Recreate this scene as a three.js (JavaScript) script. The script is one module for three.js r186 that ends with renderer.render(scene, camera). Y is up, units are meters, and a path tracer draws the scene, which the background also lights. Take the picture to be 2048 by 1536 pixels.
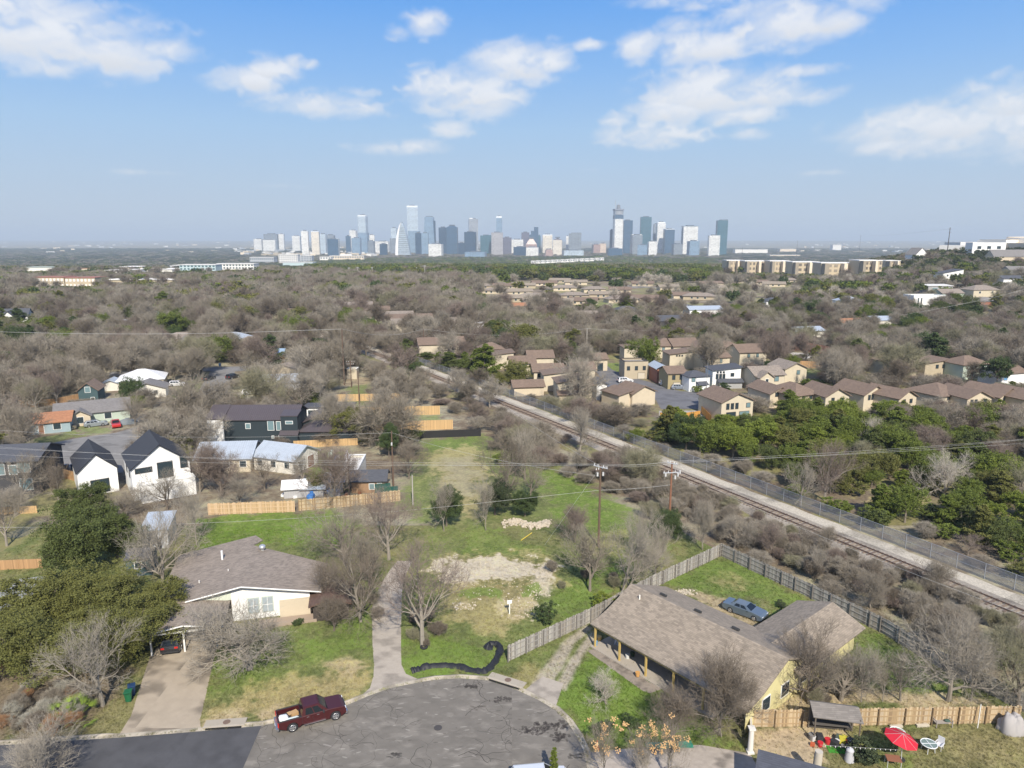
import * as THREE from 'three';
import { mergeGeometries } from 'three/addons/utils/BufferGeometryUtils.js';

// ---------------------------------------------------------------- camera, sky, sun, exposure
const F = 1422, HC = 42, VH = 478;                      // focal length and horizon row of the 2048 x 1536 photograph, flying height in metres
const PITCH = Math.atan((768 - VH) / F), CP = Math.cos(PITCH), SP = Math.sin(PITCH);
const scene = new THREE.Scene();
const camera = new THREE.PerspectiveCamera(2 * Math.atan(768 / F) * 180 / Math.PI, 4 / 3, 1, 60000);
camera.position.set(0, HC, 0);
camera.rotation.x = -PITCH;
const renderer = new THREE.WebGLRenderer({ antialias: true });
renderer.setSize(1024, 768);
renderer.toneMapping = THREE.LinearToneMapping;
const EXPOSURE = 1.3;
renderer.toneMappingExposure = EXPOSURE;
renderer.shadowMap.enabled = true;
const SUN_AZ = 11 * Math.PI / 180, SUN_EL = 41 * Math.PI / 180;
const sunDir = new THREE.Vector3(Math.sin(SUN_AZ) * Math.cos(SUN_EL), Math.sin(SUN_EL), Math.cos(SUN_AZ) * Math.cos(SUN_EL));
const sun = new THREE.DirectionalLight(new THREE.Color(1, 0.92, 0.79), 5.0);
sun.position.copy(sunDir).multiplyScalar(500).add(new THREE.Vector3(0, 0, -150));
sun.target.position.set(0, 0, -150);
sun.castShadow = true; sun.shadow.mapSize.set(4096, 4096); sun.shadow.radius = 1;
Object.assign(sun.shadow.camera, { left: -250, right: 250, top: 250, bottom: -250, near: 10, far: 1200 });
scene.add(sun, sun.target);
scene.fog = new THREE.FogExp2(new THREE.Color(0.76, 0.88, 1.0), 0.000115);

// ---------------------------------------------------------------- small tools
function rng(seed) { let a = seed >>> 0; return () => { a = (a + 0x6d2b79f5) | 0; let t = Math.imul(a ^ (a >>> 15), 1 | a); t = (t + Math.imul(t ^ (t >>> 7), 61 | t)) ^ t; return ((t ^ (t >>> 14)) >>> 0) / 4294967296; }; }
const clamp = (x, a, b) => Math.min(b, Math.max(a, x)), mix = (a, b, t) => a + (b - a) * t;
const sstep = (a, b, x) => { const t = clamp((x - a) / (b - a), 0, 1); return t * t * (3 - 2 * t); };
const s2l = (c) => { c /= 255; return c <= 0.04045 ? c / 12.92 : Math.pow((c + 0.055) / 1.055, 2.4); };
const l2s = (c) => 255 * (c <= 0.0031308 ? c * 12.92 : 1.055 * Math.pow(Math.max(c, 0), 1 / 2.4) - 0.055);
const hash2 = (i, j) => { let h = Math.imul(i, 374761393) ^ Math.imul(j, 668265263); h = Math.imul(h ^ (h >>> 13), 1274126177); return ((h ^ (h >>> 16)) >>> 0) / 4294967296; };
function vnoise(x, y) { const i = Math.floor(x), j = Math.floor(y); let u = x - i, v = y - j; u = u * u * (3 - 2 * u); v = v * v * (3 - 2 * v);
  const a = hash2(i, j), b = hash2(i + 1, j), c = hash2(i, j + 1), d = hash2(i + 1, j + 1); return a + (b - a) * u + (c - a) * v + (a - b - c + d) * u * v; }
function fbm(x, y, o = 4) { let s = 0, a = 0.5, n = 0; for (let k = 0; k < o; k++) { s += a * vnoise(x, y); n += a; a *= 0.5; x = x * 2.03 + 17.1; y = y * 2.03 + 5.7; } return s / n; }

function smoothTerrain(x, z) {
  const d = Math.max(-z, 1), a = x / d;
  let y = -46 * sstep(520, 2600, d);
  y += 34 * sstep(0.34, 0.70, a) * sstep(330, 900, d) * (1 - sstep(1250, 2300, d));
  if (d > 9000) y += 60 * sstep(9000, 16000, d) * (0.4 + 0.6 * fbm(x / 5200 + 3, 1.5, 3));
  return y;
}
const ground = smoothTerrain;
function ray(u, v) { const dx = (u - 1024) / F, dy = -(v - 768) / F; return [dx, dy * CP - SP, -dy * SP - CP]; }
// the point of the ground (or of a level y above it) seen at a pixel of the photograph
function G(u, v, y = 0) {
  const d = ray(u, v); let t = (y - HC) / Math.min(d[1], -1e-5);
  if (-d[2] * t > 320) { let a = 50, b = 50; for (let k = 0; k < 400; k++) { b = a * 1.02; if (HC + d[1] * b < ground(d[0] * b, d[2] * b) + y) break; a = b; if (b > 26000) break; }
    for (let k = 0; k < 24; k++) { const m = (a + b) / 2; if (HC + d[1] * m < ground(d[0] * m, d[2] * m) + y) b = m; else a = m; } t = (a + b) / 2; }
  return new THREE.Vector3(d[0] * t, HC + d[1] * t, d[2] * t);
}
function pix(x, y, z) { const dy = y - HC, dep = -z * CP - dy * SP, up = dy * CP - z * SP; return [1024 + F * x / dep, 768 - F * up / dep, dep]; }

// ---------------------------------------------------------------- sky: air and clouds, computed
{
  const W = 4096, H = 2048, data = new Float32Array(W * H * 4);
  const stops = [[-4, 190, 205, 218], [0, 192, 206, 219], [2, 190, 207, 224], [4.5, 182, 206, 230], [8, 168, 203, 238], [12, 140, 188, 242], [16.5, 108, 170, 241], [28, 82, 148, 228], [50, 56, 116, 200], [90, 40, 92, 172]].map((s) => [s[0], s2l(s[1]) / EXPOSURE, s2l(s[2]) / EXPOSURE, s2l(s[3]) / EXPOSURE]);
  const air = (el) => { let k = 0; while (k < stops.length - 2 && el > stops[k + 1][0]) k++; const a = stops[k], b = stops[k + 1], t = clamp((el - a[0]) / (b[0] - a[0]), 0, 1); return [mix(a[1], b[1], t), mix(a[2], b[2], t), mix(a[3], b[3], t)]; };
  const D = 180 / Math.PI, blobs = [];
  const put = (u, v, ru, rv, s = 1) => { const r = ray(u, v), az = Math.atan2(r[0], -r[2]) * D, el = Math.atan2(r[1], Math.hypot(r[0], r[2])) * D, k = D / F * (0.82 + 0.18 * Math.cos(az / D)); blobs.push([az, el, ru * k, rv * k, s]); };
  [[90, 75, 200, 62, 1], [20, 40, 130, 60, 1], [210, 100, 140, 46, 1], [340, 106, 80, 22, .8], [60, 125, 130, 30, .6], [485, 158, 78, 30, 1], [535, 142, 52, 25, 1], [600, 125, 32, 14, .8], [650, 212, 130, 28, .7], [735, 185, 55, 13, .6],
    [852, 50, 42, 28, .95], [795, 66, 36, 18, .6], [900, 182, 105, 44, 1.1], [975, 190, 80, 50, 1.1], [1035, 130, 95, 44, 1.1], [985, 222, 60, 24, .8], [1115, 134, 50, 17, .8], [810, 296, 110, 19, .65], [905, 262, 52, 20, .6], [1182, 92, 34, 13, .8],
    [1288, 95, 52, 34, 1], [1400, 97, 125, 34, 1.05], [1560, 50, 115, 52, 1.1], [1655, 42, 62, 30, 1], [1372, 52, 62, 20, .6], [1420, 190, 135, 54, 1.15], [1535, 192, 105, 27, 1], [1350, 222, 110, 30, 1], [1300, 270, 95, 27, 1], [1480, 232, 85, 24, .9], [1248, 246, 52, 14, .6], [1385, 278, 60, 14, .6],
    [1498, 267, 36, 15, 1], [1620, 142, 64, 13, .75], [1580, 100, 26, 14, .5], [1900, 252, 175, 46, .95], [2020, 205, 95, 44, 1], [1850, 292, 130, 24, .85], [2070, 262, 140, 52, 1], [1640, 346, 55, 7, .55], [1735, 4, 65, 22, .8], [1440, -10, 160, 26, .7], [290, 345, 80, 7, .25], [560, 372, 60, 6, .2], [1170, 340, 26, 7, .4]].forEach((b) => put(...b));
  const R = rng(77);
  for (let k = 0; k < 260; k++) {   // the same broken cumulus over the rest of the sky
    const el = Math.asin(R() * 0.97 + 0.03) * D, az = R() * 360 - 180; const inFrame = Math.abs(az) < 41 && el < 20; const a = 3 + R() * 7, b = a * (0.25 + 0.2 * R()) * (0.7 + el / 60), s = 0.5 + 0.6 * R();
    if (!inFrame) for (let q = 0; q < 2; q++) blobs.push([az + (R() - 0.5) * a, el + (R() - 0.5) * b, a, b, s]);
  }
  const SECT = 128, rows = Array.from({ length: H }, () => null);
  for (const b of blobs) for (let j = Math.max(0, Math.floor(((b[1] - b[3] * 1.7) / 180 + 0.5) * H)); j <= Math.min(H - 1, Math.ceil(((b[1] + b[3] * 1.7) / 180 + 0.5) * H)); j++) { const row = rows[j] ??= Array.from({ length: SECT }, () => []), a = Math.floor((b[0] - b[2] * 1.7) / 360 * SECT), e = Math.floor((b[0] + b[2] * 1.7) / 360 * SECT); for (let s = a; s <= Math.min(e, a + SECT - 1); s++) row[((s % SECT) + SECT) % SECT].push(b); }
  for (let j = 0; j < H; j++) {
    const el = ((j + 0.5) / H - 0.5) * 180, c = air(Math.max(el, -4)), near = rows[j];
    for (let i = 0; i < W; i++) {
      const o = (j * W + i) * 4; let r = c[0], g = c[1], b = c[2];
      if (el > 0.5 && near) {
        const phi = ((i + 0.5) / W - 0.5) * 2 * Math.PI;                 // atan2(z, x)
        const az = Math.atan2(Math.cos(phi), -Math.sin(phi)) * D;
        let m = -1, under = 0;
        for (const q of near[((Math.floor(az / 360 * SECT) % SECT) + SECT) % SECT]) { let da = az - q[0]; if (da > 180) da -= 360; else if (da < -180) da += 360; if (Math.abs(da) > q[2] * 1.7) continue; const de = el - q[1], val = q[4] * 1.05 - (da / q[2]) ** 2 - (de / (de < 0 ? q[3] * 0.85 : q[3])) ** 2; if (val > m) { m = val; under = de / q[3]; } }
        if (m > -1) {
          const w = fbm(az * 0.9 + 40, el * 1.3 + 9, 3) - 0.5, n = fbm(az * 0.55 + w * 1.6 + 100, el * 1.15 + w * 1.4, 6) - 0.5;
          const val = m * 0.85 + n * 1.8, al = sstep(-0.4, 1.25, val) * (0.9 - 0.25 * sstep(9, 3, el));
          const thick = sstep(0.4, 1.3, val), sh = thick * sstep(0.25, -0.75, under) * 0.16;
          const L = (0.86 + 0.06 * thick - sh) / EXPOSURE;
          r = mix(r, L * 0.985, al); g = mix(g, L, al); b = mix(b, L * 1.035, al);
        }
      }
      data[o] = r; data[o + 1] = g; data[o + 2] = b; data[o + 3] = 1;
    }
  }
  const t = new THREE.DataTexture(data, W, H, THREE.RGBAFormat, THREE.FloatType);
  t.mapping = THREE.EquirectangularReflectionMapping; t.magFilter = THREE.LinearFilter; t.minFilter = THREE.LinearFilter; t.needsUpdate = true;
  scene.background = t; scene.environment = t;
}

// ---------------------------------------------------------------- names, tags, materials, simple shapes
const taken = new Map();
function numbered(n) { const k = taken.get(n) ?? 0; taken.set(n, k + 1); return k ? n + '_' + String(k).padStart(3, '0') : n; }
function tag(o, label, category, group) { o.userData.label = label; o.userData.category = category; if (group) o.userData.group = group; return o; }
function setting(o, kind = 'structure') { o.userData.kind = kind; return o; }
function thing(name, label, category, p, turn = 0, group) { const o = new THREE.Group(); o.name = numbered(name); o.position.copy(p); o.rotation.y = turn; scene.add(o); return tag(o, label, category, group); }
function mesh(name, g, m, parent) { const o = new THREE.Mesh(g, m); o.name = parent === scene ? numbered(name) : name; o.castShadow = o.receiveShadow = true; parent.add(o); return o; }
const lin = (r, g, b) => new THREE.Color().setRGB(r, g, b);
const mats = new Map();
function M(r, g, b, rough = 0.85, extra) { const key = [r, g, b, rough, JSON.stringify(extra ?? 0)].join(); if (!mats.has(key)) { const { physical, ...e } = extra ?? {}; mats.set(key, new (physical ? THREE.MeshPhysicalMaterial : THREE.MeshStandardMaterial)({ color: lin(r, g, b), roughness: rough, ...e })); } return mats.get(key); }
const V = (x, y, z) => new THREE.Vector3(x, y, z);
const boxes = new Map();
function bx(w, h, d) { const k = [w, h, d].map((x) => x.toFixed(3)).join(); if (!boxes.has(k)) boxes.set(k, new THREE.BoxGeometry(w, h, d)); return boxes.get(k); }
function box(name, w, h, d, m, parent, x = 0, y = 0, z = 0, ry = 0) { const o = mesh(name, bx(w, h, d), m, parent); o.position.set(x, y, z); o.rotation.y = ry; return o; }
function geoBox(w, h, d, x, y, z, ry = 0) { const g = new THREE.BoxGeometry(w, h, d); if (ry) g.rotateY(ry); return g.translate(x, y, z); }
function merge(list) { return mergeGeometries(list.map((g) => { const q = g.index ? g.toNonIndexed() : g; for (const k of Object.keys(q.attributes)) if (!['position', 'normal', 'uv'].includes(k)) q.deleteAttribute(k); if (!q.attributes.uv) q.setAttribute('uv', new THREE.Float32BufferAttribute(new Float32Array(q.attributes.position.count * 2), 2)); return q; })); }
// triangles from points: faces are lists of 3+ points, uv in metres by the face's own plane
function facesGeo(faces) {
  const p = [], uv = [];
  for (const f of faces) {
    const a = f[0]; let e1 = f[1].clone().sub(a).normalize(), n = new THREE.Vector3(); for (let i = 1; i + 1 < f.length && n.lengthSq() < 1e-9; i++) n.crossVectors(f[i].clone().sub(a), f[i + 1].clone().sub(a));
    n.normalize(); if (Math.abs(n.y) < 0.98) { e1 = new THREE.Vector3(0, 1, 0).cross(n).normalize(); } const e2 = n.clone().cross(e1);
    for (let i = 1; i + 1 < f.length; i++) for (const q of [a, f[i], f[i + 1]]) { p.push(q.x, q.y, q.z); uv.push(q.dot(e1), q.dot(e2)); }
  }
  const g = new THREE.BufferGeometry(); g.setAttribute('position', new THREE.Float32BufferAttribute(p, 3)); g.setAttribute('uv', new THREE.Float32BufferAttribute(uv, 2)); g.computeVertexNormals(); return g;
}
function slab(f, t) {   // a polygon with thickness t downwards
  const n = new THREE.Vector3().crossVectors(f[1].clone().sub(f[0]), f[2].clone().sub(f[0])).normalize(); if (n.y < 0) { f = f.slice().reverse(); n.negate(); }
  const lo = f.map((p) => p.clone().addScaledVector(n, -t)), out = [f, lo.slice().reverse()];
  for (let i = 0; i < f.length; i++) { const j = (i + 1) % f.length; out.push([f[i], lo[i], lo[j], f[j]]); }
  return facesGeo(out);
}
function tube(pts, r, sides = 6) { return new THREE.TubeGeometry(new THREE.CatmullRomCurve3(pts), Math.max(2, pts.length * 4), r, sides, false); }
function rod(a, b, r0, r1 = r0, sides = 8) { const d = b.clone().sub(a), g = new THREE.CylinderGeometry(r1, r0, d.length(), sides, 1); g.applyQuaternion(new THREE.Quaternion().setFromUnitVectors(V(0, 1, 0), d.clone().normalize())); const m = a.clone().add(b).multiplyScalar(0.5); return g.translate(m.x, m.y, m.z); }
function tex(w, h, f, srgb = true) { const d = new Uint8Array(w * h * 4); for (let j = 0; j < h; j++) for (let i = 0; i < w; i++) { const c = f(i, j), o = (j * w + i) * 4; d[o] = clamp(c[0], 0, 255); d[o + 1] = clamp(c[1], 0, 255); d[o + 2] = clamp(c[2], 0, 255); d[o + 3] = c[3] ?? 255; } const t = new THREE.DataTexture(d, w, h); if (srgb) t.colorSpace = THREE.SRGBColorSpace; t.wrapS = t.wrapT = THREE.RepeatWrapping; t.magFilter = THREE.LinearFilter; t.needsUpdate = true; return t; }
const tiled = (t, sx, sy = sx) => { const c = t.clone(); c.repeat.set(1 / sx, 1 / sy); c.needsUpdate = true; return c; };
function inPoly(x, y, p) { let c = false; for (let i = 0, j = p.length - 1; i < p.length; j = i++) if ((p[i][1] > y) !== (p[j][1] > y) && x < (p[j][0] - p[i][0]) * (y - p[i][1]) / (p[j][1] - p[i][1]) + p[i][0]) c = !c; return c; }
function polyDist(x, y, p) { let d = 1e9; for (let i = 0, j = p.length - 1; i < p.length; j = i++) { const ax = p[j][0], ay = p[j][1], bx2 = p[i][0] - ax, by = p[i][1] - ay, t = clamp(((x - ax) * bx2 + (y - ay) * by) / (bx2 * bx2 + by * by + 1e-9), 0, 1); d = Math.min(d, Math.hypot(x - ax - bx2 * t, y - ay - by * t)); } return inPoly(x, y, p) ? d : -d; }
const PG = (list, y = 0) => list.map(([u, v]) => { const g = G(u, v, y); return [g.x, g.z]; });
// ---------------------------------------------------------------- ground: what grows and lies on it, by region
const COL = { green: [0.148, 0.178, 0.05], vivid: [0.12, 0.192, 0.018], bright: [0.135, 0.205, 0.03], dry: [0.37, 0.30, 0.145], lime: [0.54, 0.475, 0.385], soil: [0.43, 0.34, 0.22], litter: [0.185, 0.14, 0.095], gravel: [0.40, 0.35, 0.28], dark: [0.10, 0.085, 0.06], olive: [0.20, 0.185, 0.075], pale: [0.30, 0.27, 0.19], orange: [0.30, 0.17, 0.07] };
const REG = [];   // [type, strength, edge, wobble, polygon in world x, z]
const region = (type, strength, edge, wob, list) => REG.push({ type, strength, edge, wob, p: PG(list) });
// the two lawns of the near houses and the lot between them
region('green', 1, 2, 4, [[390, 1470], [420, 1300], [640, 1240], [760, 1150], [880, 1090], [800, 1000], [840, 880], [960, 870], [1060, 900], [1240, 1010], [1350, 1080], [1010, 1350], [830, 1370], [690, 1420]]);
region('vivid', 0.95, 1.2, 3, [[395, 1100], [400, 1040], [470, 1028], [660, 1022], [720, 1040], [700, 1090], [520, 1085]]);
region('vivid', 0.7, 1.6, 4, [[1080, 935], [1150, 955], [1235, 1010], [1250, 1060], [1190, 1090], [1130, 1060], [1100, 1000]]);
region('bright', 0.6, 1.4, 4, [[840, 890], [930, 872], [960, 880], [940, 910], [860, 930]]);
region('dry', 0.72, 2.2, 6, [[850, 905], [930, 893], [985, 930], [978, 1000], [950, 1042], [905, 1030], [872, 965]]);
region('pale', 0.55, 1.5, 5, [[880, 920], [950, 915], [960, 980], [920, 1000]]);
region('olive', 0.6, 2, 6, [[910, 1050], [1010, 1040], [1110, 1060], [1120, 1105], [960, 1108]]);
region('dry', 0.45, 2, 6, [[1150, 1070], [1240, 1060], [1260, 1090], [1180, 1120]]);
region('bright', 0.75, 1, 3, [[806, 1360], [812, 1280], [880, 1270], [980, 1290], [1000, 1330], [900, 1352]]);
region('bright', 0.7, 1, 3, [[1100, 1190], [1200, 1120], [1235, 1130], [1190, 1215], [1120, 1260]]);
region('bright', 0.55, 1, 3, [[910, 1115], [940, 1040], [1000, 1060], [1090, 1090], [1110, 1120], [1000, 1110]]);
region('dry', 0.6, 1.2, 5, [[850, 1150], [870, 1108], [1110, 1110], [1120, 1170], [900, 1180]]);
region('lime', 0.85, 0.6, 4.5, [[868, 1140], [880, 1118], [990, 1114], [1090, 1122], [1104, 1140], [1080, 1158], [1010, 1160], [880, 1166]]);
region('lime', 0.8, 0.5, 3.6, [[1000, 1198], [1040, 1190], [1075, 1210], [1065, 1240], [1020, 1232]]);
region('lime', 0.8, 0.4, 1.6, [[905, 1215], [935, 1202], [955, 1212], [930, 1222]]);
region('lime', 0.75, 0.5, 2, [[1060, 1150], [1100, 1145], [1100, 1195], [1075, 1190]]);
region('dry', 0.7, 1, 3, [[880, 1170], [1060, 1165], [1070, 1230], [1000, 1270], [900, 1240]]);
region('bright', 0.8, 0.5, 2, [[915, 1190], [960, 1172], [1005, 1178], [1000, 1195], [940, 1200]]);
region('bright', 0.8, 0.4, 1.5, [[1045, 1172], [1072, 1168], [1075, 1186], [1048, 1190]]);
region('bright', 0.6, 1.2, 3, [[640, 1270], [740, 1230], [742, 1300], [700, 1310], [600, 1320]]);
region('bright', 0.45, 1.2, 4, [[430, 1400], [440, 1330], [520, 1320], [560, 1340], [480, 1370]]);
region('dry', 0.85, 1.5, 4, [[398, 1460], [410, 1410], [520, 1380], [660, 1340], [735, 1330], [738, 1370], [690, 1405], [600, 1430], [500, 1450]]);
region('soil', 0.75, 0.9, 3, [[398, 1462], [405, 1440], [480, 1425], [560, 1415], [560, 1435], [500, 1448]]);
region('soil', 0.5, 0.7, 2, [[655, 1330], [700, 1310], [730, 1335], [700, 1355]]);
region('litter', 0.9, 1.5, 5, [[-120, 1510], [-60, 1330], [80, 1310], [240, 1330], [250, 1400], [200, 1440], [160, 1475], [0, 1490]]);
region('olive', 0.9, 0.8, 3, [[160, 1478], [190, 1430], [262, 1380], [280, 1390], [240, 1465]]);
region('bright', 0.95, 1, 2, [[1110, 1400], [1130, 1350], [1180, 1300], [1300, 1360], [1370, 1420], [1480, 1490], [1400, 1500], [1180, 1495], [1150, 1450]]);
region('green', 0.9, 1, 2, [[1015, 1325], [1110, 1278], [1180, 1246], [1160, 1280], [1080, 1360], [1040, 1375]]);
region('dry', 0.6, 0.8, 2, [[1000, 1345], [1060, 1330], [1080, 1360], [1040, 1380]]);
region('gravel', 0.9, 0.3, 0.35, [[1062, 1372], [1100, 1320], [1125, 1285], [1172, 1250], [1182, 1256], [1150, 1290], [1130, 1325], [1100, 1372]]);
region('gravel', 0.95, 0.3, 0.35, [[1110, 1375], [1140, 1320], [1160, 1290], [1185, 1265], [1196, 1272], [1172, 1305], [1150, 1345], [1130, 1380]]);
region('bright', 0.75, 0.6, 3, [[1320, 1165], [1445, 1110], [1560, 1165], [1600, 1200], [1560, 1230], [1540, 1200], [1440, 1190]]);
region('dry', 0.55, 1, 3, [[1400, 1165], [1440, 1150], [1510, 1165], [1480, 1185]]);
region('soil', 0.85, 0.5, 1.5, [[1350, 1180], [1400, 1185], [1450, 1200], [1500, 1235], [1560, 1262], [1540, 1275], [1440, 1225]]);
region('lime', 0.8, 0.3, 1, [[1352, 1178], [1385, 1180], [1380, 1190], [1360, 1188]]);
region('bright', 0.8, 1, 3, [[1725, 1270], [1760, 1270], [1900, 1370], [1940, 1400], [1780, 1385], [1730, 1350]]);
region('soil', 0.9, 0.6, 2, [[1500, 1415], [1560, 1370], [1640, 1370], [1760, 1385], [1900, 1392], [1990, 1405], [1500, 1418]]);
region('olive', 1, 0.5, 2, [[1640, 1560], [1690, 1460], [2100, 1440], [2100, 1560]]);
region('soil', 1, 0.5, 1.5, [[1490, 1460], [1700, 1455], [1660, 1480], [1640, 1560], [1520, 1560]]);
region('bright', 0.4, 0.6, 2, [[1700, 1500], [1760, 1470], [1830, 1480], [1800, 1530], [1700, 1530]]);
region('dry', 0.35, 0.6, 2, [[1900, 1470], [2048, 1460], [2048, 1536], [1920, 1530]]);
// beyond the lot
region('bright', 0.7, 1, 3, [[615, 960], [640, 900], [690, 905], [690, 980], [640, 985]]);
region('olive', 0.9, 1, 3, [[90, 960], [150, 955], [230, 985], [240, 1010], [60, 1040], [0, 1120], [0, 1060]]);
region('bright', 0.6, 1, 3, [[145, 845], [215, 855], [225, 862], [180, 868], [150, 860]]);
region('green', 0.9, 1, 3, [[40, 890], [90, 872], [150, 862], [170, 872], [90, 890], [40, 905]]);
region('green', 0.9, 1, 3, [[320, 850], [360, 830], [430, 835], [432, 870], [330, 875]]);
region('green', 0.8, 1.5, 4, [[340, 790], [380, 760], [412, 745], [400, 780], [375, 815], [340, 810]]);
region('green', 0.9, 1.5, 4, [[690, 775], [740, 765], [740, 810], [700, 812]]);
region('bright', 0.6, 1.5, 4, [[700, 835], [880, 830], [880, 855], [700, 870]]);
region('soil', 0.55, 1.5, 3, [[690, 760], [745, 752], [742, 768], [690, 772]]);
region('dry', 0.85, 1.2, 4, [[1735, 990], [1760, 975], [1840, 990], [1860, 1010], [1800, 1020], [1730, 1012]]);
region('bright', 0.7, 1.5, 3, [[1195, 735], [1230, 725], [1290, 740], [1290, 752], [1210, 748]]);
region('green', 0.9, 1.5, 3, [[1330, 790], [1420, 770], [1420, 785], [1350, 800]]);
region('bright', 0.5, 1.5, 3, [[1095, 702], [1190, 695], [1200, 712], [1110, 718]]);
region('green', 0.8, 1.5, 3, [[1310, 835], [1420, 832], [1440, 850], [1320, 852]]);
region('bright', 0.6, 1.5, 3, [[1600, 732], [1690, 738], [1690, 752], [1600, 750]]);

const railPx = [[2060, 1246], [1880, 1163], [1700, 1089], [1520, 1015], [1340, 951], [1180, 880], [1000, 806], [860, 752], [760, 712], [690, 686]];
const railW = railPx.map(([u, v]) => { const p = G(u, v); return [p.x, p.z]; });
// a smooth line through the alignment (least squares parabola x(z)), from behind the frame to the far woods
const railX = (() => { let S = [0, 0, 0, 0, 0], T = [0, 0, 0]; for (const [x, z0] of railW) { const z = z0 / 100; let p = 1; for (let k = 0; k < 5; k++) { S[k] += p; if (k < 3) T[k] += p * x; p *= z; } }
  const A = [[S[0], S[1], S[2], T[0]], [S[1], S[2], S[3], T[1]], [S[2], S[3], S[4], T[2]]]; for (let i = 0; i < 3; i++) { const d = A[i][i]; for (let j = i; j < 4; j++) A[i][j] /= d; for (let r = 0; r < 3; r++) if (r !== i) { const f = A[r][i]; for (let j = i; j < 4; j++) A[r][j] -= f * A[i][j]; } }
  return (z) => A[0][3] + A[1][3] * z / 100 + A[2][3] * z * z / 1e4; })();
const railSide = (x, z) => (x - railX(z)) * 0.87;   // about metres to the right of the track centre

function groundColor(x, z, base, det) {
  const n1 = fbm(x * 0.11 + 31, z * 0.11 + 7, 3), n2 = fbm(x * 0.6 + 5, z * 0.6 + 3, 3), n3 = vnoise(x * 3.1, z * 3.1), n4 = hash2(Math.floor(x * det), Math.floor(z * det));
  let c = [0, 0, 0]; const a = COL[base[0]], b = COL[base[1]], t = sstep(0.36, 0.64, n1 * 0.6 + n2 * 0.4);
  for (let k = 0; k < 3; k++) c[k] = mix(a[k], b[k], t);
  return { c, n1, n2, n3, n4 };
}
function paintGround(x0, x1, z0, z1, W, H, baseOf) {   // z0 nearer (larger)
  const w = Array.from({ length: H }, () => []);
  for (const r of REG) { const zs = r.p.map((q) => q[1]), xs = r.p.map((q) => q[0]), pad = r.edge + r.wob; r.b = [Math.min(...xs) - pad, Math.max(...xs) + pad, Math.min(...zs) - pad, Math.max(...zs) + pad];
    for (let j = 0; j < H; j++) { const z = mix(z0, z1, (j + 0.5) / H); if (z > r.b[2] && z < r.b[3]) w[j].push(r); } }
  const det = W / (x1 - x0);
  return tex(W, H, (i, j) => {
    const x = mix(x0, x1, (i + 0.5) / W), z = mix(z0, z1, (j + 0.5) / H), g = groundColor(x, z, baseOf(x, z), det), c = g.c; let lush = 0;
    for (const r of w[j]) if (x > r.b[0] && x < r.b[1]) {
      const k = r.strength * sstep(-r.edge, r.edge, polyDist(x, z, r.p) + (g.n2 - 0.5) * r.wob * 1.6 + (g.n3 - 0.5) * r.wob * 0.35);
      if (k > 0) { const q = COL[r.type]; for (let m = 0; m < 3; m++) c[m] = mix(c[m], q[m], k); lush = mix(lush, r.type === 'bright' ? 1 : 0, k); }
    }
    // tufts, dead blades and bare crumbs
    const f = 0.57 + 0.36 * g.n3 + 0.30 * g.n4 + 0.5 * (g.n2 - 0.5) + 0.25 * (g.n1 - 0.5), d = sstep(0.55, 0.8, g.n2 * 0.55 + g.n3 * 0.45) * 0.4;
    const e = sstep(0.58, 0.78, vnoise(x * 1.7 + 9, z * 1.7) * 0.6 + g.n4 * 0.4) * 0.35 * (1 - lush * 0.6);
    return [0, 1, 2].map((m) => l2s(mix(mix(c[m], c[m] * [0.72, 0.85, 0.6][m], d), [0.36, 0.30, 0.17][m], e * 0.7) * f));
  });
}
const AX0 = -70, AX1 = 70, AZ0 = -46, AZ1 = -100, BX0 = -150, BX1 = 210, BZ1 = -330;
function sheet(name, x0, x1, z0, z1, nx, nz, y, mat, perMetre) {
  const p = [], uv = [], ix = []; for (let j = 0; j <= nz; j++) for (let i = 0; i <= nx; i++) { const x = mix(x0, x1, i / nx), z = mix(z0, z1, j / nz); p.push(x, ground(x, z) + y, z); uv.push(...(perMetre ? [x, z] : [i / nx, j / nz])); }
  for (let j = 0; j < nz; j++) for (let i = 0; i < nx; i++) { const a = j * (nx + 1) + i, b = a + 1, c = a + nx + 1, d = c + 1; ix.push(a, b, d, a, d, c); }
  const g = new THREE.BufferGeometry(); g.setAttribute('position', new THREE.Float32BufferAttribute(p, 3)); g.setAttribute('uv', new THREE.Float32BufferAttribute(uv, 2)); g.setIndex(ix); g.computeVertexNormals();
  return setting(mesh(name, g, mat, scene));
}
const bumpTex = tex(512, 512, (i, j) => { const n = 255 * (0.5 * fbm(i / 9, j / 9, 3) + 0.5 * hash2(i, j)); return [n, n, n]; }, false);
const texA = paintGround(AX0, AX1, AZ0, AZ1, 2048, 800, (x, z) => railSide(x, z) > -17 ? ['litter', 'pale'] : ['green', 'olive']);
const texB = paintGround(BX0, BX1, AZ1, BZ1, 2048, 1308, (x, z) => railSide(x, z) > -9 ? ['litter', 'olive'] : ['litter', 'pale']);
sheet('ground', AX0, AX1, AZ0, AZ1, 4, 4, 0, new THREE.MeshStandardMaterial({ map: texA, roughness: 1 }));
sheet('ground', BX0, BX1, AZ1, BZ1, 40, 30, 0, new THREE.MeshStandardMaterial({ map: texB, roughness: 1 }));
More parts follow.
